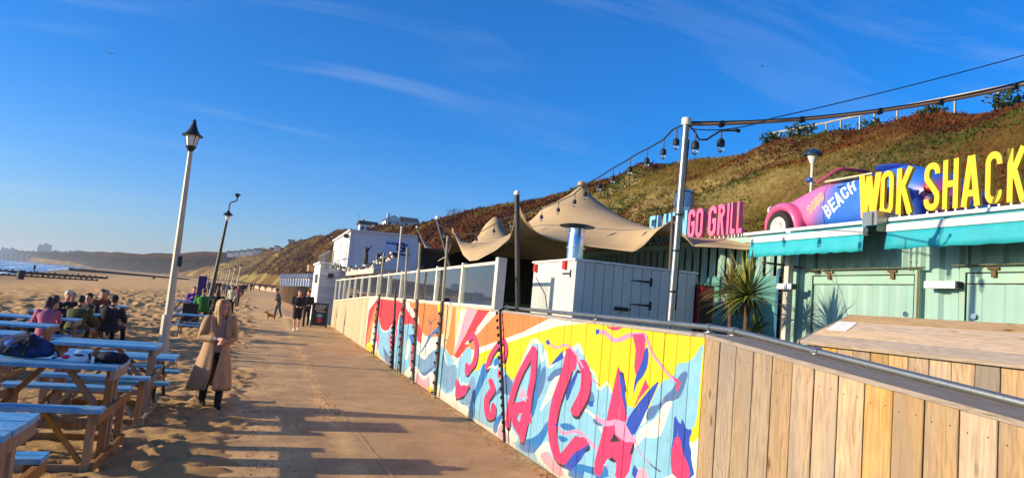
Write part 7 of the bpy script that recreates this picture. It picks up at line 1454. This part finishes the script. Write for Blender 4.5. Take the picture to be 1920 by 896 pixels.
# upper cabin
wcab = mat('white_cabin_boards', '#d8d8da', .6, .06, 2, .08, dirt='#b9b6ae', dscale=1.5, damt=.3)
UX, UY = 4.0, 38.0; cab = thing('upper_cabin', 'white flat roofed cabin with a blue S sign raised above the cafe', 'cabin', (6, 42, 3.2))
zT = at_y(657, 433, UY).z; zTr = at_y(785, 441, UY).z; ux1 = at_y(787, 440, UY).x; zB_ = 3.1; uy1 = at_x(628, 441, UX).y
MB().add([(UX, UY, zB_), (ux1, UY, zB_), (ux1, uy1, zB_), (UX, uy1, zB_), (UX, UY, zT), (ux1, UY, zT + .1), (ux1, uy1, zT + .1), (UX, uy1, zT)], [(3, 2, 1, 0), (4, 5, 6, 7), (0, 1, 5, 4), (1, 2, 6, 5), (2, 3, 7, 6), (3, 0, 4, 7)]).build('wall', wcab, cab)
MB().add([(UX - .12, UY - .12, zT + .002), (ux1 + .1, UY - .12, zT + .105), (ux1 + .1, uy1 + .1, zT + .105), (UX - .12, uy1 + .1, zT + .002), (UX - .12, UY - .12, zT + .09), (ux1 + .1, UY - .12, zT + .19), (ux1 + .1, uy1 + .1, zT + .19), (UX - .12, uy1 + .1, zT + .09)], [(3, 2, 1, 0), (4, 5, 6, 7), (0, 1, 5, 4), (1, 2, 6, 5), (2, 3, 7, 6), (3, 0, 4, 7)]).build('roof', white_paint, cab)
MB().bx(UX - .04, UX + .06, UY - .04, UY - .001, zB_, zT).build('corner_trim', white_paint, cab)
for a, b_ in ((UY + 1.0, UY + 3.6), (UY + 5, UY + 7.5)): wn = MB().bx(UX - .05, UX - .002, a, b_, zB_ + .2, zT - .35).build('door', white_paint, cab); MB().bx(UX - .06, UX - .051, a + .2, b_ - .2, zB_ + .5, zT - .55).build('pane', lamp_glass, wn)
MB().bx(UX - .3, UX - .05, UY + .5, UY + .8, zT - .35, zT - .15).build('flood_light', black_metal, cab)
for i in range(12): MB().bx(UX - 1.0, UX - .97, UY + .1 + i * .75, UY + .13 + i * .75, zB_ - .1, zB_ + .85).build('baluster', galv, cab)
MB().bx(UX - 1.02, UX - .96, UY, uy1, zB_ + .851, zB_ + .9).build('balcony_rail', galv, cab)
s0, s1 = at_y(723, 449, UY), at_y(764, 478, UY); signb = MB().bx(s0.x, s1.x, UY - .04, UY - .002, s1.z - .2, s0.z).build('sign_board', mat('pale_blue_sign', '#b4c4dc', .5, .05, 3, .02), cab)
bl_p = mat('navy_sign_print', '#16306a', .5, .05, 3, 0); tx = MB(); fS = lambda a, b, d: (s0.x + .62 + a, UY - .041 - d, s1.z + .1 + b)
add_glyph(tx, 'S', lambda a, b, d: fS(a * .75, b * .55, d), 0, .004, .7, .2); tx.prism([(-.45, -.02), (.75, -.05), (.45, -.16), (-.15, -.14)], lambda a, b, d: fS(a + .1, b - .02, d), .002, .006)
tx.build('sign_emblem', bl_p, signb); tl = MB(); x = s0.x + .08
for wd_ in (.12, .06, .1, .09, .14, .07, .11, .08, .1): tl.bx(x, x + wd_, UY - .046, UY - .0405, s0.z - .24, s0.z - .12); x += wd_ + .035
for wd_ in (.08, .1, .06): tl.bx(x - .5, x - .5 + wd_, UY - .046, UY - .0405, s0.z - .4, s0.z - .31); x += wd_ + .03
o_ = tl.build('sign_lettering', bl_p, signb); o_['kind'] = 'stuff'
# shower hut with clapboards
HX0, HY0 = 2.78, 41.0; hut = thing('clapboard_hut', 'narrow white clapboard hut at the far end of the fence', 'hut', (3.5, 43, 0)); hz = 3.36; hx1 = 4.6; hy1 = 46.5
MB().bx(HX0 + .03, hx1, HY0 + .03, hy1, -.05, hz).build('wall', white_paint, hut)
for i in range(16): z0 = .02 + i * .209; MB().add([(HX0 + .03, HY0 - .02, z0), (hx1, HY0 - .02, z0), (hx1, HY0 + .02, z0 + .2), (HX0 + .03, HY0 + .02, z0 + .2), (HX0 + .03, HY0 + .029, z0), (hx1, HY0 + .029, z0)], [(0, 1, 2, 3), (0, 4, 5, 1), (0, 3, 4), (1, 5, 2), (2, 5, 4, 3)]).build('clapboard', mat('clapboard_paint', '#cdccc8', .6, .06, 3, .05) if 'clapboard_paint' not in MATS else MATS['clapboard_paint'], hut)
MB().bx(HX0 - .06, hx1 + .1, HY0 - .1, hy1 + .1, hz + .001, hz + .12).build('roof', white_paint, hut)
for i in range(2): MB().bx(HX0 + .0, HX0 + .028, HY0 + 1.2 + i * 1.3, HY0 + 2.0 + i * 1.3, hz - 1.1, hz - .6).build('vent_window', dark_post_m, hut)
MB().bx(HX0 + .5, HX0 + .8, HY0 - .06, HY0 - .022, hz - .75, hz - .5).build('lamp', dark_post_m, hut)
# slatted screen above the hut
o = thing('slatted_screen', 'brown vertical slat screen on the roof left of the upper cabin', 'screen', (4, 46, 3.4)); a0, a1 = at_y(588, 493, 47), at_y(626, 493, 47); zt = at_y(600, 466, 47).z
MB().bx(a0.x - .3, a1.x + .5, 46.3, 48.5, 3.0, 3.42).build('deck_edge', frame_wood, o); n = 22
for i in range(n): x = a0.x + (a1.x - a0.x) * i / n; MB().bx(x, x + (a1.x - a0.x) / n * .7, 47, 47.04, 3.43, zt - random.uniform(0, .08)).build('slat', frame_wood, o)
# beach huts on the sea wall
GB = 'white beach huts on the sea wall'; bh = mat('beach_hut_white', '#d4dce4', .6, .08, 3, .06); bhr = mat('beach_hut_roof', '#8a9098', .7, .1, 3, .06); bhd = mat('beach_hut_door', '#6c7c94', .6, .2, 3, .05)
wall = thing('sea_wall', 'low brown timber sea wall under the white beach huts', 'wall', (3, 70, 0)); 
def hutbase(f): u_ = 578 - 57 * f; y = 60 + 34 * f; p = at_y(u_, 538 - 1.5 * f, y); return p
for i in range(10):
    p, q = hutbase(i / 10), hutbase((i + 1) / 10); MB().beam((p.x, p.y, p.z / 2 - .1), (q.x, q.y, q.z / 2 - .1), .25, p.z + .2).build('wall_panel', frame_wood, wall)
    for k in range(3): r_ = p.lerp(q, k / 3); MB().bx(r_.x - .2, r_.x - .12, r_.y - .08, r_.y + .08, -.1, r_.z + .05).build('wall_post', dark_post_m, wall)
nm = ['first', 'second', 'third', 'fourth', 'fifth', 'sixth', 'seventh', 'eighth', 'ninth', 'tenth', 'eleventh', 'twelfth']
for i in range(12):
    p = hutbase((i + .2) / 12); top = at_y(579 - 57 * (i + .2) / 12, 515, p.y).z; hh = top - p.z; t = thing('beach_hut', f'white gabled beach hut, {nm[i]} from the near end of the row', 'beach hut', (p.x, p.y, p.z), group=GB)
    wd_ = .95 + .02 * i; MB().bx(p.x, p.x + 1.8, p.y - wd_, p.y + wd_, p.z + .05, p.z + hh * .68).build('wall', bh, t); g_ = [(-wd_ - .1, hh * .68), (wd_ + .1, hh * .68), (0, hh)]
    MB().prism(g_, lambda a, b, d: (p.x + d, p.y + a, p.z + b), .02, 1.8).build('gable', bh, t); MB().prism([(-wd_ - .2, hh * .66), (0, hh + .02), (0, hh + .1), (-wd_ - .2, hh * .66 + .08)], lambda a, b, d: (p.x + d, p.y + a, p.z + b), -.15, 1.9).prism([(wd_ + .2, hh * .66), (0, hh + .02), (0, hh + .1), (wd_ + .2, hh * .66 + .08)], lambda a, b, d: (p.x + d, p.y + a, p.z + b), -.15, 1.9).build('roof', bhr, t)
    MB().bx(p.x - .03, p.x - .001, p.y - .4, p.y + .4, p.z + .06, p.z + hh * .6).build('door', bhd, t)
# low wall by the far promenade
lw = thing('low_wall', 'low pale stone wall along the right side of the distant promenade', 'wall', (0, 110, 0)); pts = [at_z(522, 548), at_z(500, 545), at_z(482, 541), at_z(472, 538.5)]
for a, b_ in zip(pts[:-1], pts[1:]):
    if b_.y > 400: continue
    MB().beam((a.x, a.y, .35), (b_.x, b_.y, .35), .5, .9).build('wall_section', mat('pale_stone_wall', '#b49c80', .9, .15, 2, .2) if 'pale_stone_wall' not in MATS else MATS['pale_stone_wall'], lw)
# ================================================================ groynes on the beach
gw = mat('wet_groyne_timber', '#2a221c', .7, .2, 2, .3)
def groyne(a, b_, lab, h0=.9, h1=.9, n=24):
    g = thing('groyne', lab, 'groyne', tuple(a), group='timber groynes on the beach'); a, b_ = Vector(a), Vector(b_)
    d = (b_ - a); ps = MB()
    MB().add([(a.x, a.y - .15, a.z - .6), (b_.x, b_.y - .15, b_.z - .6), (b_.x, b_.y - .15, b_.z + h1), (a.x, a.y - .15, a.z + h0), (a.x, a.y + .15, a.z - .6), (b_.x, b_.y + .15, b_.z - .6), (b_.x, b_.y + .15, b_.z + h1), (a.x, a.y + .15, a.z + h0)], [(0, 1, 2, 3), (7, 6, 5, 4), (0, 4, 5, 1), (1, 5, 6, 2), (2, 6, 7, 3), (3, 7, 4, 0)]).build('plank_wall', gw, g)
    for i in range(n):
        p = a.lerp(b_, i / (n - 1)); hh = h0 + (h1 - h0) * i / (n - 1) + random.uniform(.05, .35); ps.bx(p.x - .15, p.x + .15, p.y - .45, p.y - .16, p.z - .6, p.z + hh)
    o = ps.build('posts', gw, g); o['kind'] = 'stuff'; return g
g1a, g1b = at_z(-60, 521, -1.1), at_z(245, 523.5, -.5); g1a = at_y(-60, 520, 150); g1b = at_y(150, 518.5, 150)
groyne((g1a.x, 150, -1.4), (-30, 150, -.5), 'nearest dark timber groyne running into the sea at the left', .5, .2)
groyne((at_y(-60, 517, 190).x, 190, -1.3), (-36, 190, -.5), 'second dark timber groyne just beyond the nearest', .7, .4)
q = at_y(130, 504, 420); groyne((q.x, 420, -1.2), (-40, 420, -.4), 'long dark groyne farther along the beach, its end in the surf', 1.8, .8, 40)
q = at_y(64, 515, 190); o = thing('groyne_marker', 'tall dark marker post at the sea end of a groyne', 'marker post', (q.x, 190, -1.3)); t_ = at_y(65, 499, 190); MB().tube([(q.x, 190, -1.4), (t_.x, 190, t_.z - .6)], .14, 8).build('post', gw, o); MB().lathe([(.28, -.6), (.28, .1), (.05, .3)], tuple(t_), 8).build('basket', gw, o)
for u_, v_, lab in ((38, 521, 'dark round lump of weed covered timber by the nearest groyne'), (288, 523, 'small dark litter bin standing on the open sand')):
    p = at_z(u_, v_, -.4); o = thing('beach_bin' if 'bin' in lab else 'timber_stump', lab, 'bin' if 'bin' in lab else 'stump', (p.x, p.y, -.6)); MB().lathe([(.45, 0), (.5, .9), (.35, 1.1)], (p.x, p.y, -.6), 10).build('body', gw, o, True); MB().lathe([(.4, 1.101), (.3, 1.25), (.05, 1.3)], (p.x, p.y, -.6), 10).build('top', gw, o, True)
# ================================================================ houses on the cliff top
hw = mat('house_white_render', '#d9d8d4', .7, .05, .5, .05); hroof = mat('house_slate_roof', '#2e3038', .8, .15, .6, .1); hgl = mat('house_window', '#3a4652', .2, .1, 1, 0)
def house(x0, x1, y0, y1, z0, ze, zr, lab, rf=None, gable='x', chim=True, wins=3, name='cliff_house'):
    t = thing(name, lab, 'house', ((x0 + x1) / 2, (y0 + y1) / 2, z0)); w_ = MB().bx(x0, x1, y0, y1, z0 - 3, ze).build('wall', hw, t)
    cx_ = (x0 + x1) / 2; cy_ = (y0 + y1) / 2
    if gable == 'x': MB().prism([(y0 - .5, ze), (y1 + .5, ze), (cy_, zr)], lambda a, b, d: (d, a, b), x0 - .4, x1 + .4).build('roof', rf or hroof, t)
    elif gable == 'y': MB().prism([(x0 - .5, ze), (x1 + .5, ze), (cx_, zr)], lambda a, b, d: (a, d, b), y0 - .4, y1 + .4).build('roof', rf or hroof, t); MB().prism([(x0, ze), (x1, ze), (cx_, zr - .35)], lambda a, b, d: (a, d, b), y0 - .45, y0 - .41).build('gable_wall', hw, t)
    else: MB().bx(x0 - .4, x1 + .4, y0 - .4, y1 + .4, ze + .01, zr).build('roof', rf or hroof, t)
    for i in range(wins):
        x = x0 + (x1 - x0) * (i + .5) / wins; f = MB().bx(x - .8, x + .8, y0 - .08, y0 - .01, z0 + .5, ze - .5).build('window', hw, t); MB().bx(x - .65, x + .65, y0 - .1, y0 - .081, z0 + .65, ze - .65).build('pane', hgl, f)
    if chim: MB().bx(x0 + 1, x0 + 2.1, cy_ - .5, cy_ + .5, ze, zr + .9).build('chimney', hw, t)
    return t
D = 262
def hpx(u_, v_, d=D): return at_y(u_, v_, d)
a, b_ = hpx(722, 426), hpx(752, 426); house(a.x, b_.x, D, D + 9, a.z, hpx(735, 413).z, hpx(735, 403).z, 'white gabled clifftop house with dark slate roof and chimney', gable='y', wins=2)
a, b_ = hpx(753, 425, D + 1), hpx(784, 424, D + 1); house(a.x, b_.x, D + 1, D + 9, a.z, hpx(770, 416, D + 1).z, hpx(770, 406, D + 1).z, 'lower dark roofed wing to the right of the gabled clifftop house', chim=False, wins=2)
a, b_ = hpx(676, 432), hpx(708, 432); house(a.x, b_.x, D + 4, D + 11, a.z, hpx(690, 420).z, hpx(690, 413).z, 'dark roofed bungalow left of the gabled clifftop house', gable='flat', wins=3)
a, b_ = hpx(700, 431, D - 6), hpx(724, 430, D - 6); house(a.x, b_.x, D - 6, D - 3, a.z, hpx(710, 423, D - 6).z, hpx(710, 421, D - 6).z, 'low white garden building between the two clifftop houses', gable='flat', chim=False, wins=2)
q = hpx(672, 415); t = thing('flag_mast', 'bare thin mast on the cliff top left of the bungalow', 'mast', (q.x, D, hpx(672, 432).z)); MB().tube([(q.x, D, hpx(672, 438).z), (q.x, D, hpx(672, 402).z)], [.12, .06], 6).build('pole', dark_post_m, t); MB().lathe([(.15, 0), (.02, .2)], (q.x, D, hpx(672, 402).z), 6).build('finial', dark_post_m, t)
row = [(426, 437, 476, 470, 'leftmost of the small pale clifftop houses'), (438, 449, 475, 469, 'small pale clifftop house second from the left'), (450, 462, 474, 468, 'small pale clifftop house third from the left'), (463, 474, 473, 466, 'small pale clifftop house in the middle of the row'), (476, 498, 471, 465, 'long grey roofed clifftop building right of the middle'), (505, 514, 468, 463, 'small dark clifftop house before the gap'), (515, 525, 465, 460, 'pale clifftop house after the gap'), (540, 552, 457, 448, 'white clifftop house highest up the slope')]
for i, (u0_, u1_, vb, vt, lab) in enumerate(row):
    d = 760 - i * 12; a, b_ = at_y(u0_, vb, d), at_y(u1_, vb, d); vz = at_y(u0_, vt, d).z; house(a.x, b_.x, d, d + 8, a.z, a.z + (vz - a.z) * .6, vz, lab, gable='x' if i % 2 else 'flat', chim=False, wins=2)
# town across the bay
cit = mat('far_town_wall', '#b9b4ae', .8, .1, .05, 0); citd = mat('far_town_roof', '#7c7874', .8, .1, .05, 0)
twn = [(0, 6, 476, 465), (8, 14, 476, 467), (17, 25, 476, 466), (27, 33, 476, 470), (36, 44, 477, 471), (47, 55, 476, 472), (57, 65, 477, 471), (68, 77, 477, 460), (77, 91, 477, 458), (95, 114, 478, 471), (118, 125, 478, 472), (126, 134, 478, 471), (136, 152, 479, 471), (153, 169, 479, 473), (171, 177, 479, 473), (183, 196, 479, 475), (208, 219, 480, 474)]
tl_ = ['leftmost block', 'second narrow block', 'third paler block', 'low block after the first trio', 'low wide block left of the towers', 'low block near the towers', 'low block touching the towers', 'left tower, a little lower', 'right tower, tallest of the town', 'long low block right of the towers', 'narrow block after the long one', 'block left of the long terrace', 'long terrace, left half', 'long terrace, right half', 'small block after the terrace', 'low house before the gap', 'last block before the cliffs']
for (u0_, u1_, vb, vt), lb in zip(twn, tl_):
    d = 2900; a, b_ = at_y(u0_, vb + 3, d), at_y(u1_, vb + 3, d); zt = at_y((u0_ + u1_) / 2, vt, d).z; t = thing('town_block', 'hazy town building across the bay: ' + lb, 'building', (a.x, d, a.z), group='town across the bay'); MB().bx(a.x, b_.x, d, d + 25, a.z - 20, zt).build('wall', cit, t); MB().bx(a.x + (b_.x - a.x) * .2, a.x + (b_.x - a.x) * .6, d + 2, d + 14, zt + .01, zt + 4).build('roof', citd, t)
# fence and handrail up the hill
hf = thing('hill_fence', 'pale timber handrail fence climbing the top of the hillside', 'fence', (36, 44, 17)); HFD = 41.0
tops = [(1445, 250), (1495, 241), (1550, 230), (1613, 216), (1683, 201), (1740, 190), (1791, 180), (1872, 164), (1935, 152)]; mids = [(1462, 247), (1520, 236), (1577, 225), (1640, 211)]
hw_ = mat('pale_fence_wood', '#a39a86', .8, .15, 4, .1)
dy = lambda u_: 45 - (u_ - 1445) / 490 * 17
TP = [at_y(u_, v_, dy(u_)) for u_, v_ in tops]
for a, b_ in zip(TP[:-1], TP[1:]): MB().beam(a, b_, .07, .12).build('rail', hw_, hf)
for (u_, v_) in tops + mids: p = at_y(u_, v_, dy(u_)); MB().bx(p.x - .05, p.x + .05, p.y - .05, p.y + .05, p.z - 1.5, p.z - .061).build('post', hw_, hf)
# wind-bent bush on the ridge
bu = at_y(852, 402, 150); bt = thing('bare_bush', 'bare twiggy bush standing on the skyline of the ridge', 'bush', (bu.x, 150, bu.z - 3)); tw = MB(); st_ = MB()
for i in range(9): a = random.uniform(0, 6.28); st_.tube([(bu.x + .3 * math.cos(a), 150 + .3 * math.sin(a), bu.z - 4), (bu.x + 1.2 * math.cos(a) + .5, 150 + 1.2 * math.sin(a), bu.z - 1)], [.1, .04], 5)
for i in range(420):
    a = random.uniform(0, 6.28); r_ = random.uniform(.3, 2.6); z = random.uniform(-2.8, 1.2 - .2 * r_); p = Vector((bu.x + r_ * math.cos(a) + .3, 150 + r_ * math.sin(a), bu.z + z)); d = Vector((random.gauss(.3, .5), random.gauss(0, .5), random.uniform(.4, 1))).normalized() * random.uniform(.5, 1.1); tw.tube([p, p + d], [.03, .008], 3, cap=False)
st_.build('stems', dark_post_m, bt); o = tw.build('twigs', mat('twig_brown', '#5a4030', .9, .2, 3, 0), bt); o['kind'] = 'stuff'
# gorse bushes along the ridge
gm = leafm('ridge_gorse_leaf', '#35431f', .4)
for i, (u_, v_, r_, lab) in enumerate(((1448, 262, .9, 'dark green bush at the left end of the hill fence'), (1500, 250, 1.1, 'dark green bush under the second span of the hill fence'), (1575, 262, 1.3, 'wide green bush below the hill fence'), (1690, 258, 1.5, 'broad green bush on the slope under the fence middle'), (1637, 240, .8, 'small green bush touching the hill fence'), (1745, 212, .8, 'small dark bush on the skyline right of the fence middle'), (1890, 190, 1.0, 'dark bush at the upper right of the ridge'))):
    y = dy(u_) - 1.5; c = at_y(u_, v_, y); t = thing('gorse_bush', lab, 'bush', tuple(c), group='green bushes near the hill fence'); n = 260; mb = MB()
    st = MB()
    for k in range(7): a = random.uniform(0, 6.28); st.tube([(c.x, c.y, c.z - 1.2), (c.x + r_ * .6 * math.cos(a), c.y + r_ * .6 * math.sin(a), c.z + .1)], [.05, .02], 5)
    st.build('stems', dark_post_m, t)
    for k in range(n):
        d = Vector((random.gauss(0, 1), random.gauss(0, 1), random.gauss(.1, .8))).normalized(); rr_ = r_ * random.uniform(.5, 1.05) * (1 + .25 * math.sin(d.x * 5 + i)); p = c + Vector((d.x * rr_, d.y * rr_, d.z * rr_ * .7)); e = Vector((random.gauss(0, 1), random.gauss(0, 1), random.gauss(.5, .6))).normalized(); f = e.cross(d).normalized(); s = random.uniform(.1, .2); mb.add([p - f * s * .5, p + f * s * .5, p + e * s * 1.4 + f * s * .3, p + e * s * 1.4 - f * s * .3], [(0, 1, 2, 3)])
    o = mb.build('leaves', gm, t); o['kind'] = 'stuff'
# sand-filled joints in the tarmac
jm = mat('joint_sand', '#cfa878', .9, .15, 4, .2)
for p0, p1, wd in (((735, 896), (658, 800), .007), ((658, 800), (560, 690), .005)):
    a, b_ = at_z(*p0), at_z(*p1); n_ = (b_ - a).cross(Vector((0, 0, 1))).normalized() * wd; jb = MB(); rr = []
    for i in range(15):
        q = a.lerp(b_, i / 14); wv = random.uniform(-.012, .012); rr.append([(q.x - n_.x * random.uniform(.5, 1.2) + wv, q.y, .0165), (q.x + n_.x * random.uniform(.5, 1.2) + wv, q.y, .0165)])
    struct(jb.rings(rr, False, 0, False).build('path_joint', jm))
# ================================================================ air
hz_ = MB().bx(-9000, 2500, -300, 9000, -3.5, 140).build('haze', []); struct(hz_, 'stuff')
hm_ = bpy.data.materials.new('haze_air'); hm_.use_nodes = True; t = hm_.node_tree; t.nodes.clear(); om = t.nodes.new('ShaderNodeOutputMaterial'); pv = t.nodes.new('ShaderNodeVolumePrincipled'); pv.inputs['Color'].default_value = (.86, .92, 1.0, 1); pv.inputs['Density'].default_value = HAZE; pv.inputs['Anisotropy'].default_value = .2
t.links.new(pv.outputs[0], om.inputs['Volume']); hz_.data.materials.append(hm_)
